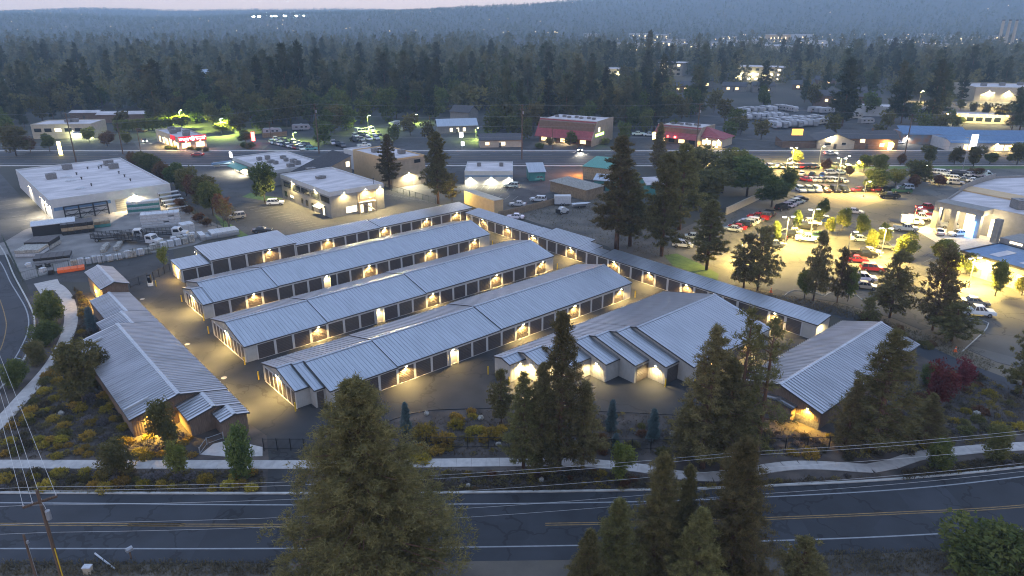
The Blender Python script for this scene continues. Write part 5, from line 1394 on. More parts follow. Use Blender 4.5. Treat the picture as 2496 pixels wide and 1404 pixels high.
car_row((874, 324), (906, 320), -60, 'white van,white suv,silver suv,white van'.split(','), 'the far row of the middle used-car lot', False, n_)
car(888, 358, 20, 'pickup', 'white', 'alone at the edge of the middle car lot', False, n_)
car_row((812, 352), (836, 358), -70, 'white pickup,black pickup,grey suv'.split(','), 'the short row right of the power pole', False, n_)
car(760, 366, 10, 'suv', 'teal', 'by the kerb left of the big power pole', False, n_)
car_row((1556, 330), (1584, 332), 175, 'white pickup,white pickup'.split(','), 'the pair by the red-roofed restaurant', False)
car(1752, 348, -30, 'suv', 'white', 'parked before the lit annex of the right red restaurant', False)
car(2190, 350, 5, 'sedan', 'white', 'parked between the brown house and the painted shop', False)
e_ = 'cars behind the showroom'
car_row((2282, 424), (2400, 432), -20, 'silver suv,white suv,silver sedan,black suv,black suv,white sedan,silver suv,white van'.split(','), 'the back row behind the showroom', False, e_)
car_row((2290, 436), (2372, 444), -20, 'black sedan,silver suv,white suv,grey sedan,white sedan'.split(','), 'the middle row behind the showroom', False, e_)
car_row((2292, 447), (2330, 449), -30, 'white suv,silver suv'.split(','), 'the front pair behind the showroom', False, e_)
car_row((2330, 256), (2470, 268), 80, 'grey sedan,white suv,silver sedan,black suv,red sedan,white sedan,grey suv,silver sedan'.split(','), 'the lit plaza at the top right', False, 'cars on the lit plaza')

# ---- caravans and motorhomes
def caravan_mesh(L=8.0, W=2.5, H=2.9, cab=False):
    b = MB()
    pr = [(-L / 2, 0.55), (L / 2 - 0.6, 0.55), (L / 2, 1.1), (L / 2, 1.8), (L / 2 - 0.7, H), (-L / 2 + 0.2, H), (-L / 2, H - 0.3)]
    if cab: pr = [(-L / 2, 0.5), (L / 2 + 0.6, 0.5), (L / 2 + 0.7, 1.2), (L / 2 + 0.1, 1.6), (L / 2 + 0.5, 2.1), (L / 2, H), (-L / 2, H)]
    b.extrude_y(pr, -W / 2, W / 2, 0)
    for x in (-L / 4, 0.4, L / 3.4):
        for s in (-1, 1): b.box(x - 0.5, x + 0.5, s * W / 2 - 0.02, s * W / 2 + 0.02, 1.5, 2.1, 1)
    for s in (-1, 1): b.box(-L / 2 + 0.05, L / 2 - 0.8, s * (W / 2 + 0.005) - 0.01, s * (W / 2 + 0.005) + 0.01, 0.9, 1.1, 3)
    b.box(-0.5, 0.5, -0.4, 0.4, H, H + 0.3, 0)
    for x in (-0.4, 0.5) if not cab else (-L / 3, L / 3):
        for s in (-1, 1): b.tube([(x, s * (W / 2 - 0.3), 0.38), (x, s * W / 2, 0.38)], 0.38, 8, 2)
    if not cab: b.tube([(L / 2 - 0.7, 0, 0.5), (L / 2 + 1.0, 0, 0.45)], 0.08, 5, 2)
    return b.mesh('caravan', [caravan_white, glass_d, tyre_m, grey_metal])
CV = [caravan_mesh(), caravan_mesh(9.5, 2.5, 3.2), caravan_mesh(7.5, 2.4, 3.1, True)]
def caravan(px, py, ang, k, label, grp='caravans in the caravan lot'):
    tag(link('caravan', CV[k], None, gp(px, py, 0.02), math.radians(ang)), label, 'caravan', grp)
k = 0
for ri, (p0, p1, n, ang) in enumerate((((1812, 276), (1880, 272), 6, -68), ((1818, 292), (1905, 288), 7, -68), ((1886, 312), (1975, 306), 8, -72), ((1900, 268), (1928, 272), 3, -60), ((1885, 302), (1992, 296), 8, -70), ((1985, 274), (2015, 276), 3, 20), ((1992, 298), (2005, 303), 2, 40))):
    for i in range(n):
        f = i / max(1, n - 1)
        caravan(p0[0] + (p1[0] - p0[0]) * f, p0[1] + (p1[1] - p0[1]) * f, ang + R.uniform(-14, 14), k % 3, f"white caravan, {ORD[i]} from the left in the {['back', 'second', 'front', 'upper right', 'third', 'right-hand', 'lone right'][ri]} row of the caravan lot"); k += 1
for px, py, an, l in ((665, 328, 5, 'white caravan behind the left used-car lot'), (735, 318, 8, 'white caravan between the conifer trunks across the highway'), (962, 312, 75, 'white motorhome lit green beside the farther one'), (990, 318, 60, 'white motorhome with lit side in the tree clearing'), (2082, 290, 15, 'white caravan left of the dark fir across the highway'), (2110, 302, 15, 'white caravan nearest the dark fir across the highway')):
    caravan(px, py, an, 2 if 'motor' in l else 0, l, None)
t = thing('box_trailer', 'white box trailer on the vacant lot', 'trailer', gp(1352, 502), 0.02)
b = MB(); b.box(0, 4.6, 0, 2.2, 0.5, 2.7); b.build('body', wrap_white, t)
b = MB(); b.box(-0.03, 4.63, -0.03, 2.23, 2.704, 2.78); b.build('roof', white_wall, t)
for x in (1.9, 2.7): link('wheel', WHEEL, t, (x, -0.1, 0.36))
b = MB(); b.tube([(4.6, 1.1, 0.5), (6, 1.1, 0.45)], 0.06, 5); b.build('drawbar', dark_metal, t)
t = thing('wrecked_car', 'stripped pale machine lying on the vacant lot', 'machine', gp(1372, 520), 0.6)
b = MB(); b.extrude_y([(-1.6, 0.3), (1.4, 0.3), (1.6, 1.0), (0.6, 1.2), (0.3, 1.8), (-0.8, 1.8), (-1.2, 1.1)], -0.7, 0.7); b.build('body', wrap_white, t)
for x in (-1.1, 1.0):
    for s in (-1, 1): link('wheel', WHEEL, t, (x, s * 0.75, 0.36))
b = MB(); b.box(-1.9, -1.5, -0.8, 0.8, 0.3, 1.4); b.build('frame', dark_metal, t)
t = thing('boat', 'small white boat on a trailer near the tall pines', 'boat', gp(1415, 506), 0.2)
b = MB(); b.faces([(-2.5, -0.9, 1.2), (1.5, -0.9, 1.3), (3, 0, 1.4), (1.5, 0.9, 1.3), (-2.5, 0.9, 1.2), (-2.4, -0.4, 0.5), (1.6, -0.2, 0.5), (1.6, 0.2, 0.5), (-2.4, 0.4, 0.5)], [(0, 1, 2, 3, 4)[::-1], (0, 5, 6, 1), (1, 6, 2), (2, 7, 3), (3, 7, 8, 4), (4, 8, 5, 0), (5, 8, 7, 6), (6, 7, 2)]); b.build('hull', wrap_white, t)
b = MB(); b.box(-2.0, 1.5, -0.5, 0.5, 0.3, 0.45); b.build('trailer_frame', dark_metal, t)
for s in (-1, 1): link('wheel', WHEEL, t, (-0.5, s * 0.75, 0.36))

# ---- flatbed trucks of the supply yard
def stake_truck(px, py, heading, label, L=7.0, rails=True, nose=True):
    t = thing('flatbed_truck', label, 'truck', gp(px, py, 0.02), math.radians(heading), 'flatbed trucks in the supply yard')
    b = MB(); b.extrude_y([(1.2, 0.6), (4.4 if nose else 3.2, 0.6), (4.4 if nose else 3.2, 1.3), (3.2, 1.5), (2.7, 2.4), (1.2, 2.4)], -1.05, 1.05); b.build('cab', wrap_white, t)
    b = MB(); b.faces([(3.22, -0.9, 1.55), (3.22, 0.9, 1.55), (2.75, 0.85, 2.3), (2.75, -0.85, 2.3)], [(0, 1, 2, 3)])
    for s in (-1, 1): b.faces([(1.5, s * 1.06, 1.5), (2.9, s * 1.06, 1.5), (2.6, s * 1.06, 2.2), (1.5, s * 1.06, 2.2)], [(0, 1, 2, 3) if s < 0 else (3, 2, 1, 0)])
    b.build('windows', glass_d, t)
    b = MB(); b.box(-L + 1.0, 1.0, -1.2, 1.2, 0.95, 1.1); b.build('bed', dark_metal, t)
    b = MB(); b.box(-L + 1.2, 3.0, -0.4, 0.4, 0.6, 0.94); b.build('chassis', dark_metal, t)
    if rails:
        for s in (-1, 1):
            b = MB()
            for z in (1.35, 1.65, 1.95): b.box(-L + 1.0, 1.0, s * 1.17 - 0.025, s * 1.17 + 0.025, z, z + 0.12)
            n = int(L / 0.9)
            for i in range(n + 1): x = -L + 1.02 + i * (L - 0.1) / n; b.box(x, x + 0.08, s * 1.17 - 0.04, s * 1.17 + 0.04, 1.1, 2.1)
            b.build('stake_rail', dark_metal, t)
        b = MB()
        for z in (1.35, 1.65, 1.95): b.box(-L + 0.95, -L + 1.0, -1.1, 1.1, z, z + 0.12)
        b.build('tail_rail', dark_metal, t)
    for x in (-L + 2.2, 3.4 if nose else 2.3):
        for s in (-1, 1): link('wheel', WHEEL_T, t, (x, s * 0.95, 0.48))
    return t
stake_truck(316, 583, 13, 'long dark stake-bed truck with white cab, farthest left in the supply yard', 9.0, True, False)
stake_truck(412, 578, 6, 'stake-bed truck with white bonneted cab nearest the lumber stack', 6.5)
stake_truck(352, 594, -12, 'low flatbed truck with white bonneted cab in front of the other two', 8.0)

# ---- goods in the supply yard
def crate_mesh(w=1.25, d=1.1, h=1.5):
    b = MB(); rr = random.Random(3)
    for zz in range(3):
        for xx in range(3):
            for yy in range(3):
                s = rr.uniform(-0.02, 0.02)
                b.box(-w / 2 + xx * w / 3 + 0.012, -w / 2 + (xx + 1) * w / 3 - 0.012, -d / 2 + yy * d / 3 + 0.012 + s, -d / 2 + (yy + 1) * d / 3 - 0.012 + s, 0.15 + zz * (h - 0.15) / 3 + 0.008, 0.15 + (zz + 1) * (h - 0.15) / 3 + s * 0.6)
    return b.mesh('stone_load', stone_m)
CR = [crate_mesh(), crate_mesh(1.3, 1.2, 1.8), crate_mesh(1.2, 1.2, 1.1)]
CRW = CR[1].copy(); CRW.materials.clear(); CRW.materials.append(wrap_white)
b = MB()
for i in range(5): b.box(-0.65, 0.65, -0.62 + i * 0.27, -0.48 + i * 0.27, 0.1, 0.14)
for y in (-0.55, 0, 0.5): b.box(-0.65, 0.65, y, y + 0.09, 0, 0.1)
PAL = b.mesh('pallet', timber)
def pallet_load(px, py, rot, k, label, s=1.0):
    t = thing('stone_pallet', label, 'pallet', gp(px, py, 0.02), rot, 'stone pallets in the supply yard', s)
    link('pallet', PAL, t); link('stone_load', CRW if (k == 1 and R.random() < 0.45) else CR[k], t, scale=(1, 1, R.uniform(0.75, 1.1)))
k = 0
for ri, (p0, p1, n, kk, s, nm) in enumerate((((182, 650), (232, 640), 4, 1, 0.88, 'front left'), ((246, 640), (312, 628), 4, 1, 0.88, 'front middle'), ((325, 626), (362, 618), 3, 1, 0.88, 'front right'),
                                              ((400, 606), (468, 590), 5, 1, 0.95, 'right-hand'), ((252, 614), (262, 600), 5, 2, 0.85, 'inner left'), ((284, 610), (294, 596), 5, 2, 0.85, 'inner middle'), ((375, 608), (392, 600), 2, 2, 1.1, 'gap'),
                                              ((425, 594), (470, 582), 4, 1, 0.9, 'far right'))):
    for i in range(n):
        f = i / max(1, n - 1)
        pallet_load(p0[0] + (p1[0] - p0[0]) * f, p0[1] + (p1[1] - p0[1]) * f, PSI + R.uniform(-0.1, 0.1), kk, f"stone-loaded pallet, {ORD[i]} from the left of the {nm} row in the supply yard", s)
def stackpile(name, label, px, py, rot, w, d, layers, lh, m, m2=None, gap=0.2, cat='stack'):
    t = thing(name, label, cat, gp(px, py, 0.02), rot)
    for i in range(layers):
        b = MB(); z = i * (lh + gap)
        b.box(0.1, w - 0.1, 0.2, 0.35, z, z + gap); b.box(0.1, w - 0.1, d - 0.35, d - 0.2, z, z + gap)
        n = max(2, int(w / 1.2))
        for j in range(n):
            if R.random() < 0.95: b.box(j * w / n + 0.03, (j + 1) * w / n - 0.03, R.uniform(-0.08, 0.08), d + R.uniform(-0.08, 0.08), z + gap, z + gap + lh)
        b.build('layer', m if (m2 is None or i % 2 == 0) else m2, t)
stackpile('wrapped_stack', 'tall white wrapped stack of boards with teal base in the supply yard', 346, 558, PSI - 0.35, 9.0, 3.0, 5, 0.34, wrap_white, gap=0.36)
stackpile('wrapped_stack', 'white wrapped boards on the upper rack beside the warehouse door', 312, 525, PSI - 0.3, 8.0, 2.5, 5, 0.34, wrap_white, teal_m, gap=0.34)
stackpile('lumber_stack', 'dark lumber stack left of the warehouse front in the yard', 152, 575, PSI - 0.2, 7, 4, 3, 0.7, dark_metal, timber)
stackpile('lumber_stack', 'low green timber stack between the warehouse rack and the yard', 205, 560, PSI - 0.2, 6, 3, 2, 0.6, teal_m, timber)
stackpile('block_stack', 'open bay of dark material at the left of the supply yard', 62, 612, PSI - 0.6, 5.5, 5, 2, 0.8, stone_m, dark_metal)
stackpile('block_stack', 'pale heap of bags in a bay at the yard left corner', 38, 628, PSI - 0.6, 5, 5, 2, 0.6, wrap_white, stone_m)
stackpile('board_stack', 'flat stack of pale corrugated sheets behind the tallest lean-to roof', 490, 588, PSI - 0.1, 9, 4, 2, 0.5, grey_metal, wrap_white)
stackpile('board_stack', 'white wrapped cube of boards at the yard fence', 446, 570, PSI, 3.0, 3.0, 4, 0.42, wrap_white, gap=0.12)
stackpile('scrap_pile', 'clutter of dark pipes and blocks left of the stone pallets', 82, 645, PSI - 0.3, 7, 4, 2, 0.4, grey_metal, dark_metal)
stackpile('scrap_pile', 'orange-edged low pile behind the gatehouse', 140, 668, PSI - 0.2, 5, 2, 1, 0.5, orange_m)
stackpile('lumber_stack', 'row of long boards lying beside the yard fence', 430, 540, PSI + 1.2, 12, 2.5, 1, 0.4, timber)
t = gable_house('tent', 'white-topped shelter full of goods at the left of the warehouse', gp(82, 578), PSI - 0.2, 9, 5, 2.6, 0.5, dark_metal, wrap_white, 'tent', 0.2, door=False)
for i, (px, py) in enumerate(((96, 655), (105, 662), (118, 650), (70, 650), (125, 668))):
    b = MB()
    for j in range(4): b.box(-0.5 + R.uniform(-0.1, 0.1), 0.5, -0.4 + R.uniform(-.2, .2), 0.4, j * 0.22, j * 0.22 + 0.2)
    tag(b.build('crate', wrap_white if i % 2 else dark_metal, None, gp(px, py, 0.02), R.uniform(0, 3)), ['small white crate beside the scrap pile', 'dark crate second from the scrap pile', 'white slatted crate behind the dark one', 'dark crate at the left bay of the yard', 'crate beside the orange pile near the yard gate'][i], 'crate', 'crates in the supply yard')

# ================================================================== FENCES, POLES, LAMPS, SIGNS
bar_fence('yard_fence', 'dark chain-link fence along the right side of the supply yard', [gp(412, 478), gp(470, 520), gp(500, 546), gp(562, 566)], 2.0, 3.0, 0.35, chain_m)
bar_fence('yard_fence', 'dark chain-link fence along the front of the supply yard', [gp(10, 590), gp(55, 686), gp(170, 656), gp(400, 614)], 2.0, 3.0, 0.4, chain_m)
bar_fence('yard_fence', 'green mesh fence behind the tan block car park', [gp(940, 462), gp(1062, 497)], 1.8, 3.0, 0.35, chain_m)
def board_fence(name, label, pts, h, m, t_=0.12):
    pts = [Vector((p[0], p[1], 0)) for p in pts]; t = thing(name, label, 'wall', pts[0])
    for a, c in zip(pts[:-1], pts[1:]):
        L = (c - a).length; ang = math.atan2((c - a).y, (c - a).x); n = max(1, int(L / 2.4))
        for i in range(n):
            p = a.lerp(c, i / n) - pts[0]
            b = MB(); b.box(0.01, L / n - 0.01, -t_ / 2, t_ / 2, 0, h + R.uniform(-0.03, 0.03)); b.build('panel', m, t, p, ang)
board_fence('board_fence', 'brown board fence between the vacant lot and the dark car park', [gp(1215, 532), gp(1300, 512), gp(1352, 498)], 1.8, fence_tan)
board_fence('retaining_wall', 'pale retaining wall left of the dealership cars', [gp(1769, 524), gp(1850, 486)], 2.0, beige_wall, 0.3)
board_fence('board_fence', 'orange-brown board fence behind the left used-car lot', [gp(640, 336), gp(700, 331)], 2.0, fence_tan)

def utility_pole(px, py, ytop, label, arms=2, r=0.17, h=None, transformer=False, lean=0.0):
    p = gp(px, py); h = h or height_at(px, py, ytop)
    t = thing('utility_pole', label, 'utility pole', p, group='utility poles')
    b = MB(); b.tube([(0, 0, -0.3), (0, 0, h)], [r * 1.15, r * 0.75], 10); b.build('shaft', pole_wood, t)
    for i in range(arms):
        b = MB(); b.box(-1.3, 1.3, -0.06, 0.06, h - 0.5 - i * 1.3, h - 0.36 - i * 1.3); o = b.build('cross_arm', pole_wood, t)
        for x in (-1.2, -0.6, 0.6, 1.2):
            b = MB(); b.cyl(x, 0, h - 0.355 - i * 1.3, h - 0.15 - i * 1.3, 0.05, 6); b.build('insulator', grey_metal, t)
    if transformer:
        b = MB(); b.cyl(0.38, 0, h - 3.4, h - 2.4, 0.24, 10); b.build('transformer', grey_metal, t)
    return t, p, h
FAR = []
for px, py, yt, l, tr in ((186, 396, 275, 'tall wooden utility pole behind the warehouse roof', False), (300, 376, 300, 'thin wooden pole left of the restaurant', False), (778, 374, 253, 'tall wooden pole with transformer behind the shop', True), (1272, 388, 255, 'tall wooden pole left of the white kiosk', True), (1694, 388, 252, 'tall wooden pole above the pines left of the lit lot', True), (2203, 388, 278, 'wooden pole with green-lit shaft beside the dark fir', False), (2640, 388, 270, 'wooden pole just off the right edge of the highway', False), (-260, 396, 275, 'wooden pole just off the left edge of the highway', False)):
    _, p, h = utility_pole(px, py, yt, l, 2, 0.22, None, tr); FAR.append((p, h))
utility_pole(342, 362, 312, 'short wooden pole in the restaurant drive', 1, 0.15)
utility_pole(661, 340, 296, 'orange-lit wooden pole at the left car lot', 1, 0.15)
utility_pole(1346, 366, 310, 'thin wooden pole before the red-roofed restaurant', 0, 0.13)
def wire(a, c, sag, r=0.012, m=None, label=None, n=24):
    pts = []
    for i in range(n + 1):
        f = i / n; p = a.lerp(c, f); p.z -= sag * 4 * f * (1 - f); pts.append(tuple(p))
    b = MB(); o0 = Vector(pts[0]); b.tube([Vector(p) - o0 for p in pts], r, 4, cap=False)
    o = b.build('power_line', m or wire_m, None, o0)
    return tag(o, label or 'thin power line', 'power line')
FAR = sorted([f for f in FAR if True], key=lambda f: f[0].x)
FAR = [f for f in FAR if f[1] > 10]
for i, ((a, ha), (c, hc)) in enumerate(zip(FAR[:-1], FAR[1:])):
    for j, (dz, nm) in enumerate(((0.1, 'topmost'), (-4.0, 'second'), (-7.5, 'third'), (-11.5, 'lowest'))):
        if min(ha, hc) + dz < 4: continue
        wire(Vector((a.x, a.y - 0.6, ha + dz)), Vector((c.x, c.y - 0.6, hc + dz)), 0.7, 0.03, wire_far, f"{nm} wire of the highway line, span {['left of the warehouse pole', 'from the warehouse pole', 'from the thin restaurant pole', 'from the transformer pole by the shop', 'from the pole by the kiosk', 'from the pole above the pines', 'from the pole by the dark fir', 'at the far right'][i]}")

# near pole, lower left: pixel gives direction, pole stands on the near shoulder
base = gp(172, 1404); base.y -= 1.4; base = Vector((-42.3, 52.6, 0))
t = thing('utility_pole', 'tall brown wooden utility pole with crossarm at lower left', 'utility pole', base, group='utility poles')
hN = 10.6
b = MB(); b.tube([(0, 0, -0.3), (0, 0, hN)], [0.2, 0.13], 12); b.build('shaft', pole_wood, t)
AN = math.radians(38)
b = MB(); b.box(-1.35, 1.35, -0.06, 0.06, hN - 1.3, hN - 1.15); b.build('cross_arm', pole_wood, t, rotz=AN)
b = MB(); b.box(-1.3, 1.3, 0.14, 0.2, hN - 1.5, hN - 1.4); b.build('cross_arm', pole_wood, t, rotz=AN)
for x in (-1.25, -0.55, 0.1, 1.25):
    b = MB(); b.cyl(0, 0, 0, 0.22, 0.05, 8); b.build('insulator', wrap_white, t, (x * math.cos(AN), x * math.sin(AN), hN - 1.15))
b = MB(); b.cyl(0.36, 0.05, hN - 3.2, hN - 2.3, 0.22, 10); b.dome(0.36, 0.05, hN - 2.3, 0.22, 0.22, 0.08); b.build('transformer', grey_metal, t)
b = MB(); b.tube([(0.2, -0.12, 0.1), (0.17, -0.1, 4.2)], 0.05, 6); b.build('conduit', bollard_y, t)
b = MB(); b.tube([(0.1, 0, hN - 1.2), (0.3, 0, hN - 1.8), (0.36, 0, hN - 2.25)], 0.02, 4); b.build('jumper', wire_m, t)
topw = base + Vector((0, 0, hN - 0.95))
def aim(px, py, dist):
    d = ray(px, py).normalized(); return Vector((0, 0, CAM_H)) + d * dist
for i, (x, q, nm) in enumerate(((-1.25, (0, 1055), 'first'), (-0.55, (0, 1015), 'second'), (0.1, (0, 990), 'third'), (1.25, (0, 925), 'fourth'))):
    a = topw + Vector((x * math.cos(AN), x * math.sin(AN), 0))
    e = Vector((-75 + x * 1.4, 92 - x, 10.2 + 0.1 * i))
    wire(a, e, 0.5, 0.016, wire_m, f"{nm} pale wire from the left of the four running up over the shrubs")
c0 = base + Vector((0, 0, hN - 0.2))
for i, (z, dy, nm) in enumerate(((0.1, 0.6, 'highest'), (0.0, 0.2, 'second'), (-1.1, -0.4, 'third'), (-3.4, 0, 'fourth'), (-4.6, 0.2, 'faint lowest'))):
    a = c0 + Vector((0, dy, z))
    e = Vector((22.0, 57.6 + dy, hN + 0.1 + z)); f = Vector((64, 62.5 + dy, hN + 1.0 + z)); l = Vector((-95, 52.0 + dy, hN + z))
    wire(a, e, 0.9, 0.014, wire_m, f"{nm} wire along the near road between the pole and the pines")
    wire(e, f, 0.5, 0.014, wire_m, f"{nm} wire along the near road right of the pines")
    wire(a, l, 0.6, 0.014, wire_m, f"{nm} wire along the near road left of the pole")
p2 = Vector((-45.2, 53.2, 0))
t = thing('service_pole', 'short thin wooden service pole at the bottom left corner', 'utility pole', p2)
b = MB(); b.tube([(0, 0, -0.2), (0, 0, 5.2)], [0.14, 0.11], 8); b.build('shaft', pole_wood, t)
b = MB(); b.box(0.1, 0.25, -0.1, 0.1, 4.2, 4.5); b.build('meter_box', grey_metal, t)
b = MB(); b.tube([(0.12, 0, 0.1), (0.12, 0, 4.2)], 0.03, 5); b.build('conduit', grey_metal, t)

def lot_lamp(px, py, ytop, label, energy=9000, arms=1, color=(1.0, 0.71, 0.18), h=None, glass=None, lit=True, ang=0.0):
    p = gp(px, py); h = h or height_at(px, py, ytop)
    t = thing('lamp_post', label, 'lamp post', p, group='lot lamp posts')
    b = MB(); b.cyl(0, 0, 0, 0.7, 0.3, 10); b.build('footing', concrete, t)
    b = MB(); b.tube([(0, 0, 0.7), (0, 0, h)], [0.12, 0.09], 8); b.build('pole', grey_metal, t)
    for s in ((-1, 1) if arms == 2 else (1,)):
        dx, dy = math.cos(ang) * s, math.sin(ang) * s
        b = MB(); b.tube([(0, 0, h - 0.1), (dx * 0.7, dy * 0.7, h)], 0.05, 5); b.build('arm', grey_metal, t)
        b = MB(); b.box(-0.42, 0.42, -0.24, 0.24, 0, 0.16); o = b.build('lamp_head', grey_metal, t, (dx * 1.0, dy * 1.0, h - 0.04), ang)
        b = MB(); b.box(-0.38, 0.38, -0.2, 0.2, -0.05, -0.004); b.build('lens', (glass or head_glass) if lit else head_l, o)
        if lit: lamp_light('SPOT', t, (dx * 1.0, dy * 1.0, h - 0.2), energy * 1.4, color, 0.3, 2.9, (0, 0, 0), 0.35)
    return t
for px, py, yt, l, e, ar in ((1735, 402, 358, 'lamp post left of the round tree by the highway', 9000, 1), (1930, 400, 360, 'lamp post beside the yellow-lit round tree', 9000, 2), (1915, 420, 386, 'short lamp post among the front lot cars', 9000, 1), (1995, 405, 380, 'lamp post at the end of the row nearest the highway', 8000, 1), (2038, 470, 385, 'lamp post standing in the middle of the bright lot', 9000, 2), (2059, 412, 380, 'lamp post left of the rust-coloured tree', 8000, 1), (2082, 418, 392, 'lamp post with glowing shaft beside the trees', 7000, 1),
                              (2105, 480, 442, 'slim grey post under the leafy tree by the dark red cars', 6000, 1), (1975, 575, 510, 'slim grey twin-arm post beside the large white truck', 9000, 2), (1913, 600, 528, 'slim grey twin-arm post at the left of the middle lot', 10000, 2), (2223, 556, 504, 'slim grey post in front of the striped van', 6000, 1),
                              (2146, 630, 556, 'lit post between the bright green lot trees', 7000, 2), (2360, 700, 628, 'lit post before the workshop wing', 12000, 2), (1803, 642, 580, 'lamp behind the tall pines at the lot edge', 12000, 1), (2062, 640, 622, 'low lamp behind the near junipers', 9000, 1), (2345, 420, 335, 'tall post with two white lamps by the blue roofs', 0, 2),
                              (2244, 445, 402, 'lamp glowing inside the lot trees', 9000, 1), (2385, 258, 230, 'lit post at the top right plaza', 9000, 1), (2410, 262, 226, 'second lit post at the top right plaza', 9000, 1), (2440, 268, 236, 'third lit post at the top right plaza', 9000, 1), (2240, 250, 226, 'lit post left of the plaza behind the dark fir', 9000, 1)):
    lot_lamp(px, py, yt, l, max(e, 1), ar, lit=e > 0, h=None if yt < py - 25 else 7.0, ang=R.uniform(-0.3, 0.3))
for px, py, yt, l, e in ((443, 312, 268, 'greenish lamp glowing in the tree behind the restaurant', 3500), (541, 325, 288, 'greenish lamp in the tree right of the restaurant', 3500), (716, 348, 322, 'green-tinted lamp at the left car lot', 2500), (898, 318, 281, 'green-tinted lamp above the middle car lot', 1500), (899, 330, 309, 'lower green-tinted lamp above the middle car lot', 1500), (1160, 340, 311, 'yellow-green lamp beside the bungalow', 1500), (1011, 300, 278, 'small green lamp among the motorhomes', 1200), (1500, 260, 243, 'tiny green lamp in the woods', 600)):
    lot_lamp(px, py, yt, l, e * (9 if px < 600 else 4), 1, (0.75, 1.0, 0.16), glass=green_glass)
# signs
def post_sign(name, label, px, py, ytop, w, h, m, cat='sign', z0=None, two=True):
    p = gp(px, py); ht = height_at(px, py, ytop); t = thing(name, label, cat, p)
    for x in ((-w * 0.35, w * 0.35) if two else (0,)):
        b = MB(); b.box(x - 0.08, x + 0.08, -0.08, 0.08, 0, ht - h); b.build('post', grey_metal, t)
    b = MB(); b.box(-w / 2, w / 2, -0.15, 0.15, ht - h, ht); b.build('panel', m, t)
    b = MB(); b.box(-w / 2 - 0.06, w / 2 + 0.06, -0.1, 0.1, ht + 0.004, ht + 0.1); b.build('cap', dark_metal, t)
    return t
post_sign('billboard', 'amber lit billboard above the brown shed by the highway', 1940, 350, 314, 4.6, 4.4, sign_amber)
o = post_sign('pylon_sign', 'glowing yellow pylon sign at the left edge of the highway', 149, 378, 345, 1.3, 5.6, sign_yellow, two=False)
post_sign('pylon_sign', 'red and white lit pylon sign right of the restaurant', 619, 352, 322, 1.4, 3.6, neon_red, two=False)
post_sign('pylon_sign', 'white lit two-panel pylon sign across the highway', 1125, 362, 322, 1.5, 2.0, sign_white, two=False)
post_sign('pylon_sign', 'small white lit sign panel below the pylon sign', 1128, 362, 345, 1.2, 1.6, sign_white, two=False)
post_sign('pylon_sign', 'pale totem sign between the brown house and the painted shop', 2168, 366, 346, 1.6, 3.0, sign_yellow, two=False)
post_sign('pylon_sign', 'white lit twin signs on the tall post by the blue roofs', 2368, 372, 328, 2.4, 4.6, sign_white, two=False)
post_sign('pylon_sign', 'orange lit sign before the right red restaurant', 1593, 352, 322, 1.2, 3.0, sign_yellow, two=False)
post_sign('lot_sign', 'small blue lit sign on the inn beyond the caravans', 2082, 255, 231, 2.4, 4.0, MAT['sign_blue'], two=False)
post_sign('lot_sign', 'pale board sign at the shop corner near the highway', 529, 408, 394, 2.2, 1.8, beige_wall)
# cones, hydrant-like posts, boxes
for px, py, l in ((1879, 712, 'orange cone post at the edge of the dealership lot'), (2328, 857, 'orange traffic cone beside the gravel island')):
    t = thing('traffic_cone', l, 'traffic cone', gp(px, py, 0.03))
    b = MB(); b.cyl(0, 0, 0.04, 0.9, 0.22, 10, 0, 0.05); b.build('cone', orange_m, t)
    b = MB(); b.box(-0.28, 0.28, -0.28, 0.28, 0, 0.045); b.build('base', orange_m, t)
    b = MB(); b.cyl(0, 0, 0.5, 0.62, 0.145, 10, 0, 0.125); b.build('band', wrap_white, t)
t = thing('mail_box', 'pale metal mailbox beside the near road', 'mailbox', gp(320, 1362)); b = MB(); b.box(-0.06, 0.06, -0.06, 0.06, 0, 1.0); b.build('post', pole_wood, t)
b = MB(); b.extrude_x([(-0.22, 1.0), (0.22, 1.0), (0.22, 1.25), (0.1, 1.4), (-0.1, 1.4), (-0.22, 1.25)], -0.3, 0.3); b.build('box', grey_metal, t, rotz=0.9)
t = thing('utility_box', 'small pale utility pedestal at the bottom edge', 'utility box', gp(216, 1396)); b = MB(); b.box(-0.35, 0.35, -0.25, 0.25, 0, 0.7); b.build('cabinet', beige_wall, t)
b = MB(); b.box(-0.4, 0.4, -0.3, 0.3, 0.704, 0.8); b.build('lid', wrap_white, t)
b = MB(); b.tube([(0, 0, 0.12), gp(279, 1386, 0.1) - gp(232, 1351, 0.0)], 0.09, 8); tag(b.build('yellow_pipe', wrap_white, None, gp(232, 1351, 0.0)), 'pale guy-wire guard leaning beside the near road', 'pipe')
t = thing('road_marker', 'red and white striped marker post at the near road edge', 'road sign', gp(1921, 1358)); b = MB(); b.box(-0.05, 0.05, -0.03, 0.03, 0, 0.3); b.build('post', grey_metal, t)
b = MB()
for i in range(6): b.box(-0.16, 0.16, -0.03, 0.03, 0.3 + i * 0.22, 0.3 + (i + 1) * 0.22, i % 2)
b.build('panel', [orange_m, wrap_white], t)
for px, py, l in ((1880, 640, 'x'),): pass

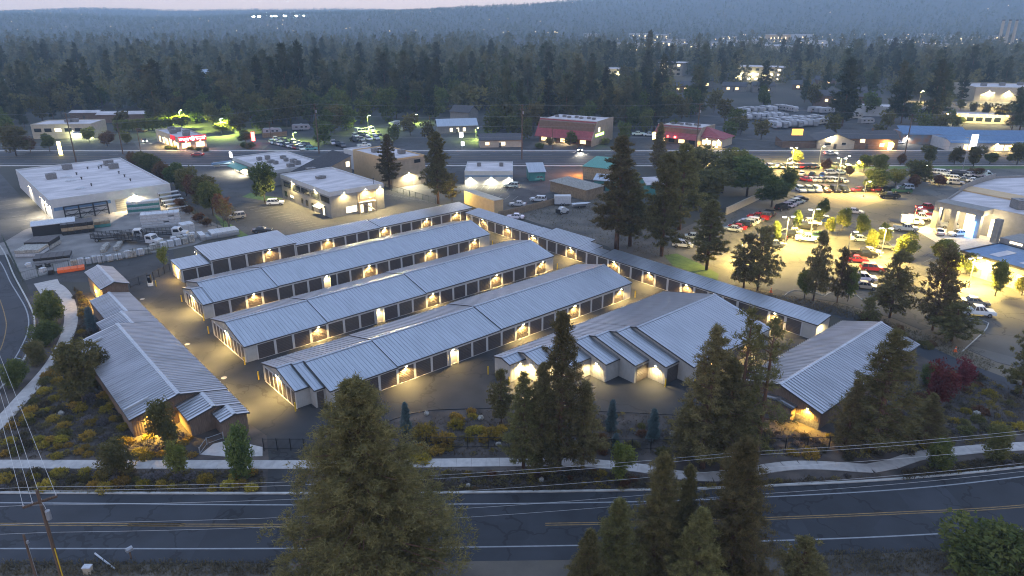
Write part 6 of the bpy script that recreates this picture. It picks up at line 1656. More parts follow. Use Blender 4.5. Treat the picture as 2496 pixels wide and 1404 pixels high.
# ================================================================== VEGETATION
def np_mesh(name, V, F, mats):
    me = bpy.data.meshes.new(name)
    V = np.asarray(V, dtype=np.float32); F = np.asarray(F, dtype=np.int32)
    me.vertices.add(len(V)); me.vertices.foreach_set('co', V.ravel())
    me.loops.add(F.size); me.loops.foreach_set('vertex_index', F.ravel())
    me.polygons.add(len(F)); me.polygons.foreach_set('loop_start', np.arange(0, F.size, F.shape[1], dtype=np.int32)); me.polygons.foreach_set('loop_total', np.full(len(F), F.shape[1], dtype=np.int32))
    for m in (mats if isinstance(mats, (list, tuple)) else [mats]): me.materials.append(m)
    me.update(calc_edges=True); return me

def blades(rng, C, D, k, length, width, spread=0.9, jitter=0.12):
    """k thin triangles round every centre C, leaning along D"""
    N = len(C)
    C = np.repeat(C, k, 0) + rng.normal(0, jitter, (N * k, 3)); D = np.repeat(D, k, 0)
    d = D + rng.normal(0, spread, (N * k, 3)); d /= np.linalg.norm(d, axis=1, keepdims=True) + 1e-9
    r = rng.normal(0, 1, (N * k, 3)); s = np.cross(d, r); s /= np.linalg.norm(s, axis=1, keepdims=True) + 1e-9
    l = length * rng.uniform(0.6, 1.3, (N * k, 1)); w = width * rng.uniform(0.7, 1.3, (N * k, 1))
    V = np.stack([C - s * w / 2, C + s * w / 2, C + d * l], 1).reshape(-1, 3)
    return V

def conifer(seed, h=16.0, rmax=3.6, zb=0.1, nb=110, dens=1.0, k=12, bl=0.5, bw=0.1, shape=0.8, droop=0.15, fol=None, brk=None, gaps=0.12, branch=True, trunk_r=None):
    """trunk+limbs mesh and crown mesh of a conifer"""
    rng = np.random.default_rng(seed)
    T = MB(); tr = trunk_r or h * 0.016
    T.tube([(0, 0, -0.3), (0, 0, h * 0.3), (rng.uniform(-.1, .1), rng.uniform(-.1, .1), h * 0.65), (0, 0, h * 0.97)], [tr, tr * 0.8, tr * 0.5, tr * 0.08], 8)
    C, D = [], []
    for i in range(nb):
        rel = ((i + rng.uniform(0, 1)) / nb) ** 0.95
        z = h * (zb + (1 - zb) * rel * 0.985)
        az = i * 2.39996 + rng.uniform(-0.5, 0.5)
        if rng.uniform() < gaps: continue
        prof = (1 - rel) ** shape * min(1.0, 0.55 + rel * 2.2) + 0.03
        L = rmax * prof * rng.uniform(0.55, 1.22)
        up = 0.75 * rel ** 1.5 - droop * (1 - rel) + rng.uniform(-0.12, 0.12)
        a = np.array([math.cos(az), math.sin(az), up]); side = np.array([-math.sin(az), math.cos(az), 0])
        nc = max(2, int(L * 1.7)); m = max(3, int(round(5 * dens)))
        t = 0.25 + 0.75 * (np.arange(nc) + rng.uniform(0, 1, nc)) / nc
        lat = rng.normal(0, 0.17, nc) * L * (0.35 + t * 0.6)
        P = np.array([0, 0, z]) + a * (t * L)[:, None] + side * lat[:, None] + np.array([0, 0, 1]) * rng.normal(0.0, 0.06 + 0.04 * L, nc)[:, None]
        cr = 0.12 + 0.03 * L + (0.25 if bl > 0.8 else 0)
        P = np.repeat(P, m, 0) + rng.normal(0, 1, (nc * m, 3)) * np.array([cr, cr, cr * 0.65])
        C.append(P); D.append(np.repeat((a * 0.5 + np.array([0, 0, 0.5]))[None], nc * m, 0))
        if branch and L > 0.8: T.tube([(0, 0, z - 0.1), tuple(np.array([0, 0, z]) + a * L * 0.85)], [0.05 + 0.012 * L, 0.02], 4, cap=False)
    top = np.array([[0, 0, h * f] for f in np.linspace(0.9, 0.985, 8)]); C.append(top); D.append(np.repeat([[0, 0, 1.0]], 8, 0))
    V = blades(rng, np.concatenate(C), np.concatenate(D), k, bl, bw)
    return T.mesh('trunk', brk or bark, True), np_mesh('crown', V, np.arange(len(V)).reshape(-1, 3), fol or fol_pine), h, rmax

def broadleaf(seed, h=9.0, rmax=3.0, zb=0.22, n=900, k=9, bl=0.34, bw=0.26, fol=None, brk=None, lobes=9, conic=0.0):
    rng = np.random.default_rng(seed)
    T = MB(); tr = h * 0.014 + 0.03
    T.tube([(0, 0, -0.2), (0, 0, h * 0.35), (rng.uniform(-.2, .2), rng.uniform(-.2, .2), h * 0.75)], [tr, tr * 0.8, tr * 0.2], 7)
    C, D = [], []
    cz = h * (zb + (1 - zb) * 0.5); rz = h * (1 - zb) * 0.5
    for i in range(lobes):
        az = i * 2.4 + rng.uniform(-.4, .4); f = rng.uniform(0.15, 0.62); zz = rng.uniform(-0.62, 0.72)
        rr = rmax * f * (1 - conic * (zz + 1) / 2)
        c = np.array([math.cos(az) * rr, math.sin(az) * rr, cz + zz * rz])
        sz = np.array([rmax, rmax, rz]) * rng.uniform(0.36, 0.56) * (1 - conic * 0.5 * (zz + 1) / 2)
        m = n // lobes
        q = rng.normal(0, 1, (m, 3)); q /= np.linalg.norm(q, axis=1, keepdims=True)
        q *= rng.uniform(0.55, 1.08, (m, 1))
        C.append(c + q * sz); D.append(q + np.array([0, 0, 0.2]))
        T.tube([(0, 0, h * zb * rng.uniform(0.8, 1.3)), tuple(c)], [tr * 0.5, tr * 0.12], 4, cap=False)
    V = blades(rng, np.concatenate(C), np.concatenate(D), k, bl, bw, 0.9, 0.16)
    V[:, 2] = np.maximum(V[:, 2], 0.05)
    return T.mesh('trunk', brk or bark_grey, True), np_mesh('crown', V, np.arange(len(V)).reshape(-1, 3), fol or fol_green), h, rmax

KIND = dict(
    pine=[conifer(11, 17, 3.7, 0.08, 140, 1.3, k=14, bl=0.32, bw=0.08, gaps=0.16), conifer(12, 17, 3.5, 0.1, 130, 1.3, k=14, bl=0.32, bw=0.08, shape=0.7, gaps=0.18), conifer(13, 16, 3.9, 0.06, 140, 1.3, k=14, bl=0.32, bw=0.08, shape=0.9, gaps=0.16)],
    tallpine=[conifer(21, 25, 4.2, 0.2, 150, 1.0, shape=0.6, bl=0.6, bw=0.14, gaps=0.2), conifer(22, 24, 4.6, 0.16, 150, 1.0, shape=0.55, bl=0.6, bw=0.14, gaps=0.22)],
    bigpine=[conifer(31, 22, 6.6, 0.04, 400, 1.5, k=15, shape=0.8, bl=0.27, bw=0.06, gaps=0.12), conifer(32, 18, 4.6, 0.04, 280, 1.45, k=15, shape=0.8, bl=0.27, bw=0.06, gaps=0.12)],
    juniper=[conifer(41, 11, 3.1, 0.16, 90, 0.85, shape=0.5, gaps=0.25, bl=0.45, bw=0.13), conifer(42, 10, 3.4, 0.14, 80, 0.85, shape=0.45, gaps=0.28, bl=0.45, bw=0.13)],
    sparse=[conifer(45, 16, 3.2, 0.12, 80, 0.6, shape=0.6, gaps=0.3, bl=0.42, bw=0.09)],
    spruce=[conifer(51, 5, 1.4, 0.03, 90, 1.4, k=9, shape=0.95, bl=0.25, bw=0.07, fol=fol_spruce, gaps=0.02)],
    bigspruce=[conifer(52, 17, 3.4, 0.05, 120, 1.0, k=9, shape=0.9, bl=0.5, bw=0.16, fol=fol_pine, gaps=0.05)],
    bush=[broadleaf(61, 4.5, 1.6, 0.03, 650, 9, 0.22, 0.16, fol=fol_green, lobes=8), broadleaf(62, 4.5, 1.7, 0.03, 650, 9, 0.22, 0.16, fol=fol_olive, lobes=8)],
    green=[broadleaf(71, 8, 2.7, 0.2), broadleaf(72, 8, 2.9, 0.18, fol=fol_olive)],
    lot=[broadleaf(75, 6, 1.7, 0.2, 700, 9, 0.26, 0.2, fol=fol_green, conic=0.6), broadleaf(76, 6, 1.8, 0.2, 700, 9, 0.26, 0.2, fol=fol_lime_lit, conic=0.5)],
    lime=[broadleaf(77, 6, 2.2, 0.16, 800, 9, 0.28, 0.22, fol=fol_lime_lit), broadleaf(78, 6, 2.0, 0.18, 700, 9, 0.28, 0.22, fol=fol_lime_lit, conic=0.3)],
    young=[broadleaf(79, 4, 1.3, 0.16, 420, 8, 0.2, 0.14, fol=fol_lime_lit, conic=0.2)],
    red=[broadleaf(81, 6, 2.3, 0.08, 480, 9, 0.24, 0.18, fol=fol_red)],
    rust=[broadleaf(83, 6, 2.2, 0.15, 600, 9, 0.3, 0.22, fol=fol_rust)],
    cypress=[broadleaf(85, 5, 0.7, 0.02, 300, 7, 0.3, 0.2, fol=fol_lime_lit, lobes=8, conic=0.6)],
    bare=[broadleaf(87, 7, 2.4, 0.2, 160, 6, 0.3, 0.1, fol=fol_olive)],
)
def plant(kind, i, p, h, width, label, cat='tree', group=None, rot=None, name=None):
    T, C, H0, R0 = KIND[kind][i % len(KIND[kind])]
    nm = name or {'pine': 'pine_tree', 'tallpine': 'pine_tree', 'bigpine': 'pine_tree', 'juniper': 'juniper_tree', 'sparse': 'pine_tree', 'spruce': 'spruce_tree', 'bigspruce': 'spruce_tree', 'cypress': 'cypress_tree', 'bush': 'bushy_tree'}.get(kind, 'leafy_tree')
    t = thing(nm, label, cat, p, R.uniform(0, 6.28) if rot is None else rot, group, (width / (2 * R0), width / (2 * R0), h / H0))
    link('trunk', T, t); link('crown', C, t)
    return t
def plant_px(kind, i, px, py, ytop, wpx, label, **k):
    p = gp(px, py); h = height_at(px, py, ytop)
    depth = CT * p.y + ST * (CAM_H - h / 2)
    return plant(kind, i, p, h, wpx / FOC * depth, label, **k)

# ---- the big pines at the bottom edge (feet just below the frame, on the near shoulder)
def from_top(kind, i, px, ytop, Y, width, label):
    d = ray(px, ytop); t = Y / d.y
    plant(kind, i, Vector((d.x * t, Y, 0)), CAM_H + d.z * t, width, label)
from_top('bigpine', 0, 862, 928, 50.0, 20.0, 'broad cone-shaped pine filling the bottom centre of the picture')
from_top('bigpine', 1, 1822, 1068, 50.0, 9.6, 'tallest pine of the clump at the bottom right')
from_top('bigpine', 1, 1622, 1104, 50.8, 7.6, 'pointed pine in the middle of the bottom right clump')
from_top('bigpine', 1, 1684, 1134, 52.0, 5.0, 'slim pine between the two tallest of the bottom right clump')
from_top('bigpine', 1, 1512, 1218, 49.0, 7.4, 'lower left pine of the bottom right clump')
from_top('bigpine', 1, 1440, 1292, 46.5, 6.2, 'leftmost low pine of the bottom right clump')
from_top('bigpine', 1, 1715, 1240, 47.5, 7.4, 'front pine of the bottom right clump')
from_top('juniper', 0, 1968, 1318, 51.5, 5.2, 'small dark juniper right of the striped marker post')
plant_px('bush', 0, 2400, 1404, 1258, 200, 'dark bushy tree at the bottom right corner')
plant_px('bush', 1, 2480, 1420, 1300, 190, 'dark shrubby tree cut by the bottom right corner')

# ---- pines in front of the storage rows
for k, i, px, py, yt, w, l in (
    ('pine', 0, 1362, 1152, 762, 185, 'tallest pine standing before the stepped storage roofs'),
    ('pine', 1, 1276, 1146, 908, 125, 'left pine of the clump before the stepped storage roofs'),
    ('pine', 2, 1318, 1148, 886, 150, 'second pine of the clump before the stepped storage roofs'),
    ('pine', 0, 1420, 1140, 930, 130, 'low pine at the right foot of the clump before the stepped roofs'),
    ('juniper', 0, 1222, 1030, 905, 72, 'rounded juniper left of the pine clump at the yard edge'),
    ('pine', 1, 1712, 1140, 796, 200, 'left pine of the clump before the widest storage roof'),
    ('sparse', 0, 1788, 1120, 752, 175, 'thin open-crowned pine before the widest storage roof'),
    ('sparse', 0, 1842, 1122, 776, 175, 'right thin pine before the widest storage roof'),
    ('pine', 2, 1760, 1150, 880, 210, 'dense low pine in the clump before the widest storage roof'),
    ('pine', 0, 1668, 1120, 980, 110, 'short leafy pine at the left foot of the right clump'),
    ('pine', 1, 2128, 1100, 806, 230, 'full pine overlapping the timber-ended roof at lower right'),
    ('pine', 2, 2060, 1095, 925, 110, 'short pine in front of the timber-ended building'),
    ('pine', 2, 2250, 1080, 960, 130, 'dark low pine right of the full pine'),
    ('juniper', 1, 2485, 965, 815, 120, 'dark juniper cut by the right edge beside the service path'),
    ('tallpine', 0, 1502, 614, 333, 135, 'tallest reddish-trunked pine between the yard and the lit lot'),
    ('tallpine', 1, 1612, 624, 372, 120, 'second tall pine between the yard and the lit lot'),
    ('tallpine', 0, 1535, 600, 420, 110, 'pine close behind the tallest pine by the yard'),
    ('tallpine', 1, 1655, 560, 350, 125, 'tall pine behind the pair at the lawn'),
    ('tallpine', 1, 1722, 658, 488, 100, 'pine on the lawn right of the tall pair'),
    ('juniper', 0, 1812, 702, 575, 88, 'left of two dark junipers above the long right roof'),
    ('juniper', 1, 1846, 708, 558, 100, 'right of two dark junipers above the long right roof'),
    ('juniper', 0, 1982, 733, 568, 75, 'dark juniper with clear trunk, left of the leaning tree'),
    ('juniper', 1, 2040, 738, 612, 66, 'dark juniper right of the clear-trunked one'),
    ('juniper', 0, 2168, 775, 618, 115, 'large dark juniper left of the double-trunked one'),
    ('juniper', 1, 2272, 805, 612, 130, 'large dark double-trunked juniper beside the gravel island'),
    ('juniper', 0, 2318, 832, 742, 115, 'low dark juniper at the edge of the gravel island'),
    ('juniper', 1, 2112, 790, 728, 56, 'small dark juniper left of the large one at the path'),
    ('bigspruce', 0, 1604, 414, 300, 62, 'dark spruce standing by the highway in front of the red roofs'),
    ('tallpine', 0, 950, 462, 328, 62, 'slim pine beside the tall tan block'),
    ('tallpine', 1, 1068, 497, 322, 82, 'tall dark pine with bare trunk right of the tan block'),
    ('juniper', 1, 1102, 490, 425, 48, 'bushy juniper at the right of the bare-trunked pine'),
    ('green', 0, 646, 494, 402, 66, 'round golden-green tree on the grass island by the office'),
    ('bare', 0, 560, 566, 482, 62, 'thin half-bare tree on the grass strip by the yard fence'),
    ('young', 0, 400, 648, 602, 30, 'slender young tree at the yard drive'),
    ('green', 1, 1690, 460, 365, 95, 'green tree left of the dealership rows behind the pines'),
    ('green', 1, 1760, 470, 378, 125, 'broad olive tree at the left edge of the lit lot'),
    ('green', 0, 1820, 478, 385, 115, 'broad olive tree beside the lit lot cars'),
    ('green', 1, 1720, 510, 415, 120, 'olive tree behind the lawn pines'),
    ('green', 0, 1880, 505, 432, 85, 'green tree at the left of the bright lot')):
    plant_px(k, i, px, py, yt, w, l)
for k, i, px, py, yt, w, l in (
    ('lime', 0, 1800, 404, 360, 46, 'round lime tree lit by the highway lamp'), ('lime', 0, 1942, 396, 366, 34, 'round lime tree glowing by the lot lamp'), ('rust', 0, 2013, 420, 384, 30, 'rust-coloured young tree between the lit rows'),
    ('lime', 1, 2105, 418, 378, 42, 'bright yellow-green tree at the lot corner'), ('lime', 1, 2140, 425, 376, 48, 'second bright tree with orange top at the lot corner'), ('rust', 0, 2070, 430, 402, 26, 'small tawny tree in the bright lot'),
    ('green', 0, 2132, 466, 414, 66, 'leafy tree over the dark red cars'), ('lime', 0, 2182, 452, 410, 50, 'pale lit tree right of the leafy one'), ('green', 1, 2240, 448, 395, 75, 'broad lit tree before the showroom lot'), ('rust', 0, 2225, 460, 425, 34, 'tawny tree at the showroom lot corner'),
    ('green', 0, 1917, 478, 412, 48, 'dark green tree at the left end of the bright lot'), ('lot', 0, 1998, 550, 485, 38, 'dark green young tree beside the blue truck'), ('lot', 0, 1940, 562, 512, 28, 'young tree at the left of the middle lot'), ('lot', 0, 1890, 590, 540, 26, 'young tree in the dark group of cars'),
    ('lot', 1, 2052, 562, 508, 40, 'young green tree in the kerbed strip'), ('lot', 1, 2020, 572, 530, 28, 'small young tree at the end of the kerbed strip'), ('lot', 1, 2098, 578, 524, 38, 'bright young tree beside the white car'), ('lot', 1, 2152, 600, 548, 38, 'bright young tree by the lit post'), ('lot', 1, 2122, 612, 562, 34, 'bright slim tree left of the lit post'),
    ('lime', 0, 2205, 632, 570, 62, 'large glowing yellow-green tree in the lot'), ('lime', 1, 2300, 640, 585, 70, 'lit olive tree before the workshop wing'), ('lime', 1, 2312, 680, 612, 60, 'glowing tree behind the double-trunked juniper'), ('lot', 1, 2425, 722, 638, 52, 'bright conical tree on the kerb strip at the right'), ('green', 0, 2355, 668, 620, 55, 'darker green tree against the workshop wall'),
    ('lot', 1, 2490, 720, 670, 40, 'green young tree at the right edge'), ('lime', 1, 1960, 728, 660, 46, 'lit leafy sapling left of the clear-trunked juniper'), ('lime', 0, 2066, 735, 645, 46, 'lit leaning leafy tree right of the dark junipers'),
    ('green', 1, 2262, 400, 358, 42, 'dark round street tree left of the lit twin signs'), ('green', 1, 2325, 402, 362, 40, 'dark round street tree below the blue roofs'), ('green', 1, 2372, 406, 358, 46, 'dark round street tree near the tall twin-lamp post'), ('green', 0, 2412, 400, 374, 36, 'small dark street tree right of the twin-lamp post'), ('green', 1, 2478, 402, 350, 56, 'dark street tree at the right edge of the highway'), ('rust', 0, 2195, 402, 374, 26, 'small rusty street tree by the green-lit pole'),
    ('rust', 0, 2290, 455, 425, 36, 'dark rusty shrub tree by the showroom parapet'), ('rust', 0, 2385, 430, 408, 50, 'low dark rusty tree behind the showroom'),
    ('red', 0, 2282, 992, 882, 88, 'crimson leafy tree by the service path'), ('red', 0, 2342, 952, 872, 56, 'smaller crimson tree beside the service path'), ('bush', 0, 2262, 940, 880, 44, 'blue-green rounded shrub tree left of the crimson tree'),
    ('young', 0, 1516, 1172, 1080, 68, 'bright green young tree beside the footway in the middle'), ('bush', 0, 2284, 1140, 1060, 66, 'green young tree on the right-hand footway bend'), ('bush', 1, 2424, 1118, 1034, 70, 'green young tree at the right end of the footway'),
    ('bush', 0, 590, 1160, 1018, 70, 'tall narrow dark bush by the office door pad'), ('bush', 1, 288, 1162, 1070, 78, 'dark green young tree straddling the left footway'), ('young', 0, 438, 1166, 1085, 58, 'pale yellow-green sapling beside the footway'),
    ('bush', 1, 405, 1085, 970, 70, 'dark shrubby tree against the timber gable'), ('green', 1, 205, 985, 838, 120, 'olive aspen clump beside the ribbed roof'), ('bush', 1, 245, 930, 850, 70, 'tall olive shrub at the ribbed roof edge'),
    ('bush', 0, 130, 790, 695, 62, 'dark conical tree on the path side at left'), ('bush', 0, 118, 838, 775, 66, 'low dark round tree by the curved path'), ('bush', 1, 92, 885, 830, 56, 'low olive tree below the round one at left'), ('bush', 0, 42, 940, 868, 60, 'dark shrub tree at the road bend on the left'),
    ('spruce', 0, 225, 805, 750, 34, 'small blue spruce beside the stepped roofs'), ('spruce', 0, 990, 1052, 984, 36, 'blue spruce left of the golden shrubs'), ('spruce', 0, 1490, 1050, 978, 38, 'left of two blue spruces in the planting bed'), ('spruce', 0, 1590, 1072, 1000, 42, 'right of two blue spruces in the planting bed'), ('spruce', 0, 1500, 1092, 1058, 32, 'low pale spruce in front of the blue pair'),
    ('rust', 0, 262, 356, 318, 44, 'plum-coloured tree left of the highway poles'), ('lime', 0, 310, 352, 318, 30, 'lit yellow-green tree beside the restaurant drive'), ('lime', 1, 444, 314, 280, 42, 'tree glowing green around the lamp behind the restaurant'), ('lime', 1, 542, 325, 298, 44, 'tree glowing green right of the restaurant'), ('green', 0, 600, 350, 318, 36, 'green tree right of the restaurant by the red sign'), ('green', 1, 40, 380, 310, 70, 'dark tree at the far left by the highway'), ('rust', 0, 75, 372, 330, 40, 'tawny tree at the left of the beige office'), ('green', 0, 122, 370, 328, 34, 'dark small tree before the beige office'), ('lime', 0, 218, 345, 310, 34, 'lit green tree at the right of the beige office')):
    plant_px(k, i, px, py, yt, w, l)
# cypress hedge row behind the restaurant, each its own tree
for i in range(15):
    f = i / 14; plant_px('cypress', i, 285 + f * 135, 322 - f * 8, 292 - f * 8, 12, f"narrow lit cypress, {ORD[i]} from the left in the row behind the restaurant", group='cypress row')
# trees along the yard fence
for i, (px, py, yt, w) in enumerate(((330, 412, 368, 44), (352, 424, 372, 48), (376, 436, 380, 50), (402, 450, 390, 54), (430, 462, 402, 58), (455, 478, 412, 62), (478, 492, 425, 64), (500, 508, 432, 66), (520, 526, 448, 64), (545, 540, 470, 50))):
    plant_px('green' if i % 3 else 'rust', i, px, py, yt, w, f"olive tree, {ORD[i]} from the highway end of the row along the supply yard", group='trees along the supply yard')
for i, (px, py) in enumerate(((440, 505), (462, 522), (485, 540), (505, 552))):
    plant_px('rust', i, px, py, py - 22, 34, f"rust-red shrub, {ORD[i]} from the warehouse along the yard fence", cat='shrub', name='shrub', group='rust shrubs along the yard fence')
# restaurant hedge
for i in range(6): plant_px('bush', i, 412 + i * 18, 364 + i * 0.8, 354 + i * 0.8, 20, f"clipped round bush, {ORD[i]} from the left before the restaurant", cat='bush', name='round_bush', group='clipped bushes at the restaurant')
for i, (px, py) in enumerate(((596, 360), (612, 362), (2340, 300), (1340, 352), (1315, 362), (1475, 352))): plant_px('bush', i, px, py, py - 16, 24, ['clipped bush left of the red pylon sign', 'clipped bush under the red pylon sign', 'dark bush before the long glowing building', 'dark shrub left of the red-roofed restaurant front', 'dark shrub at the corner of the red-roofed restaurant', 'dark shrub right of the red-roofed restaurant'][i], cat='bush', name='round_bush')

# ---- shrubs: golden rabbitbrush, sage, brown
def shrub_mesh(seed, fol, n=150, k=5, flat=0.75):
    rng = np.random.default_rng(seed)
    q = rng.normal(0, 1, (n, 3)); q[:, 2] = np.abs(q[:, 2]); q /= np.linalg.norm(q, axis=1, keepdims=True); q *= rng.uniform(0.6, 1.05, (n, 1))
    q += rng.normal(0, 0.06, q.shape)
    C = q * np.array([1, 1, flat]) + np.array([0, 0, 0.08]); V = blades(rng, C, q, k, 0.26, 0.13, 0.7, 0.08)
    V[:, 2] = np.maximum(V[:, 2], 0.0)
    return np_mesh('shrub', V, np.arange(len(V)).reshape(-1, 3), fol)
SH = {c: [shrub_mesh(s + i, f) for i in range(3)] for c, f, s in (('golden', fol_gold, 100), ('sage', fol_sage, 110), ('brown', fol_brown, 120), ('olive', fol_olive, 130), ('rusty', fol_rust, 140))}
placed = []
def in_poly(x, y, poly):
    c = False; j = len(poly) - 1
    for i in range(len(poly)):
        xi, yi = poly[i]; xj, yj = poly[j]
        if (yi > y) != (yj > y) and x < (xj - xi) * (y - yi) / (yj - yi) + xi: c = not c
        j = i
    return c
def shrub(p, r, col, label, grp):
    o = link('shrub', SH[col][R.randrange(3)], None, p, R.uniform(0, 6.28), (r, r * R.uniform(0.85, 1.1), r * R.uniform(0.8, 1.15)))
    tag(o, label, 'shrub', grp); placed.append((p.x, p.y, r))
for px, py, r in ((1035, 1062, 1.6), (1078, 1085, 1.4), (1112, 1040, 1.1), (1118, 1026, 0.8), (1108, 1018, 0.7), (1150, 1005, 0.6), (1152, 1018, 0.65), (1098, 1068, 0.7), (1150, 1056, 0.9), (1165, 1052, 0.8), (1195, 1058, 1.0), (1212, 1066, 0.9), (1178, 1074, 0.7), (1145, 1072, 0.6), (1222, 1050, 0.8), (1025, 1100, 1.0), (1062, 1104, 0.9), (1095, 1095, 0.6), (985, 1112, 1.0), (1028, 1125, 1.1), (1010, 1120, 0.8), (1975, 1112, 1.0)):
    shrub(gp(px, py), r, 'golden', 'golden flowering shrub in the bed between the picket fence and the yard', 'golden shrubs in the middle bed')
def scatter(poly, n, mind, cols, zone, rr=(0.5, 1.0)):
    xs = [p[0] for p in poly]; ys = [p[1] for p in poly]; k = tries = 0
    while k < n and tries < n * 60:
        tries += 1; x, y = R.uniform(min(xs), max(xs)), R.uniform(min(ys), max(ys))
        if not in_poly(x, y, poly): continue
        p = gp(x, y); r = R.uniform(*rr)
        if any((p.x - a) ** 2 + (p.y - b_) ** 2 < (mind * (r + c) / 2) ** 2 for a, b_, c in placed): continue
        c = R.choice(cols); sz = 'large' if r > rr[0] + 0.66 * (rr[1] - rr[0]) else 'small' if r < rr[0] + 0.33 * (rr[1] - rr[0]) else 'middling'
        side = ['left', 'centre', 'right'][min(2, int(3 * (x - min(xs)) / (max(xs) - min(xs))))]
        shrub(p, r, c, f"{sz} {c} shrub {zone}, {side} part", f"{sz} {c} shrubs {zone}, {side}"); k += 1
scatter([(10, 1060), (80, 960), (150, 870), (196, 850), (240, 900), (290, 1000), (330, 1075), (420, 1085), (480, 1110), (400, 1118), (5, 1118)], 76, 1.5, ['golden', 'golden', 'sage', 'olive', 'brown', 'golden'], 'on the slope left of the timber gable', (0.55, 1.05))
scatter([(0, 1152), (640, 1152), (640, 1196), (0, 1196)], 34, 1.5, ['golden', 'golden', 'sage', 'olive', 'brown'], 'between the left footway and the road', (0.5, 1.0))
scatter([(1010, 1150), (1480, 1150), (1700, 1182), (1860, 1168), (2060, 1158), (2160, 1164), (1900, 1180), (1560, 1192), (1010, 1196)], 28, 1.6, ['golden', 'brown', 'rusty', 'sage'], 'between the middle footway and the road', (0.35, 0.7))
scatter([(190, 700), (215, 740), (225, 830), (200, 840), (165, 890), (120, 940), (200, 780), (180, 720)], 14, 1.5, ['brown', 'olive', 'sage', 'golden'], 'between the curved path and the ribbed roofs', (0.5, 0.9))
scatter([(2020, 1062), (2240, 960), (2330, 900), (2420, 935), (2496, 965), (2496, 1070), (2260, 1092), (2180, 1122), (2060, 1118)], 52, 1.5, ['brown', 'sage', 'rusty', 'olive', 'golden'], 'in the bed below the crimson tree', (0.5, 1.0))
scatter([(1440, 1030), (1660, 1030), (1650, 1110), (1460, 1115)], 16, 1.5, ['brown', 'olive', 'sage', 'rusty'], 'around the blue spruce pair', (0.5, 0.9))
scatter([(1850, 1050), (2030, 1080), (2000, 1112), (1860, 1112)], 14, 1.5, ['sage', 'brown', 'golden'], 'before the lamp-lit timber wall', (0.4, 0.8))
scatter([(2090, 765), (2190, 800), (2300, 850), (2260, 862), (2180, 822), (2090, 785)], 14, 1.5, ['brown', 'olive', 'rusty'], 'on the dry verge by the service path', (0.5, 1.0))
scatter([(345, 1048), (400, 1040), (470, 1075), (440, 1095), (360, 1090)], 10, 1.4, ['golden', 'sage', 'sage'], 'under the yellow gable lamp', (0.5, 0.8))
scatter([(2210, 1150), (2496, 1112), (2496, 1130), (2210, 1165)], 8, 1.6, ['brown', 'sage'], 'between the right footway and the road', (0.35, 0.7))
# low grasses and litter of the beds, too many to count
rng = np.random.default_rng(5)
def tufts(name, polys, n, fol, bl, bw, k=5):
    C = []
    per = n // len(polys)
    for poly in polys:
        xs = [p[0] for p in poly]; ys = [p[1] for p in poly]; c = 0; g0 = [gp(x, y) for x, y in poly]
        wx = [p.x for p in g0]; wy = [p.y for p in g0]; wp = [(p.x, p.y) for p in g0]
        while c < per:
            x, y = R.uniform(min(wx), max(wx)), R.uniform(min(wy), max(wy))
            if in_poly(x, y, wp): C.append((x, y, 0.02)); c += 1
    C = np.array(C); V = blades(rng, C, np.repeat([[0, 0, 1.0]], len(C), 0), k, bl, bw, 0.6, 0.14); V[:, 2] = np.maximum(V[:, 2], 0.004)
    o = link(name, np_mesh(name, V, np.arange(len(V)).reshape(-1, 3), fol))
    tag(o, kind='stuff'); o['label'] = {'dry_grass': 'short dry grass and litter covering the planting beds', 'verge_grass': 'thin dry grass on the shoulder and vacant lot'}[name]; o['category'] = 'grass'
BEDS = [[(0, 1060), (150, 860), (240, 900), (330, 1075), (480, 1110), (0, 1118)], [(0, 1150), (640, 1150), (640, 1200), (0, 1200)], [(1000, 1150), (1480, 1150), (1700, 1182), (2160, 1160), (1900, 1182), (1560, 1194), (1000, 1198)], [(960, 1030), (1200, 1002), (1840, 1012), (2020, 1070), (2000, 1112), (1000, 1112)], [(2020, 1062), (2330, 895), (2496, 960), (2496, 1070), (2260, 1092), (2060, 1120)], [(180, 700), (220, 740), (225, 840), (120, 940), (200, 780)], [(2200, 1150), (2496, 1110), (2496, 1135), (2200, 1170)]]
tufts('dry_grass', BEDS, 15000, fol_brown, 0.3, 0.08)
tufts('verge_grass', [[(1160, 496), (1330, 505), (1440, 478), (1620, 570), (1640, 640), (1500, 602)], [(0, 1370), (700, 1370), (700, 1404), (0, 1404)], [(1950, 1350), (2496, 1330), (2496, 1404), (1950, 1404)], [(1780, 700), (2060, 745), (2300, 830), (2430, 890), (2400, 905), (2160, 800), (1900, 735)]], 6000, fol_brown, 0.28, 0.09)

# small low shrubs filling the beds
Vs = []
for poly, n in zip(BEDS, (260, 130, 130, 120, 240, 40, 40)):
    wp = [(gp(*q).x, gp(*q).y) for q in poly]; xs = [q[0] for q in wp]; ys = [q[1] for q in wp]; c = 0
    while c < n:
        x, y = R.uniform(min(xs), max(xs)), R.uniform(min(ys), max(ys))
        if not in_poly(x, y, wp): continue
        c += 1; me = SH[R.choice(['sage', 'brown', 'brown'])][R.randrange(3)]; r = R.uniform(0.25, 0.55)
        v = np.empty(len(me.vertices) * 3, dtype=np.float32); me.vertices.foreach_get('co', v); v = v.reshape(-1, 3)[:600] * r + np.array([x, y, 0.0]); Vs.append(v)
V = np.concatenate(Vs); tag(link('low_scrub', np_mesh('low_scrub', V, np.arange(len(V)).reshape(-1, 3), fol_mix)), 'low grey and yellow scrub filling in between the rounded shrubs', 'scrub', None, 'stuff')

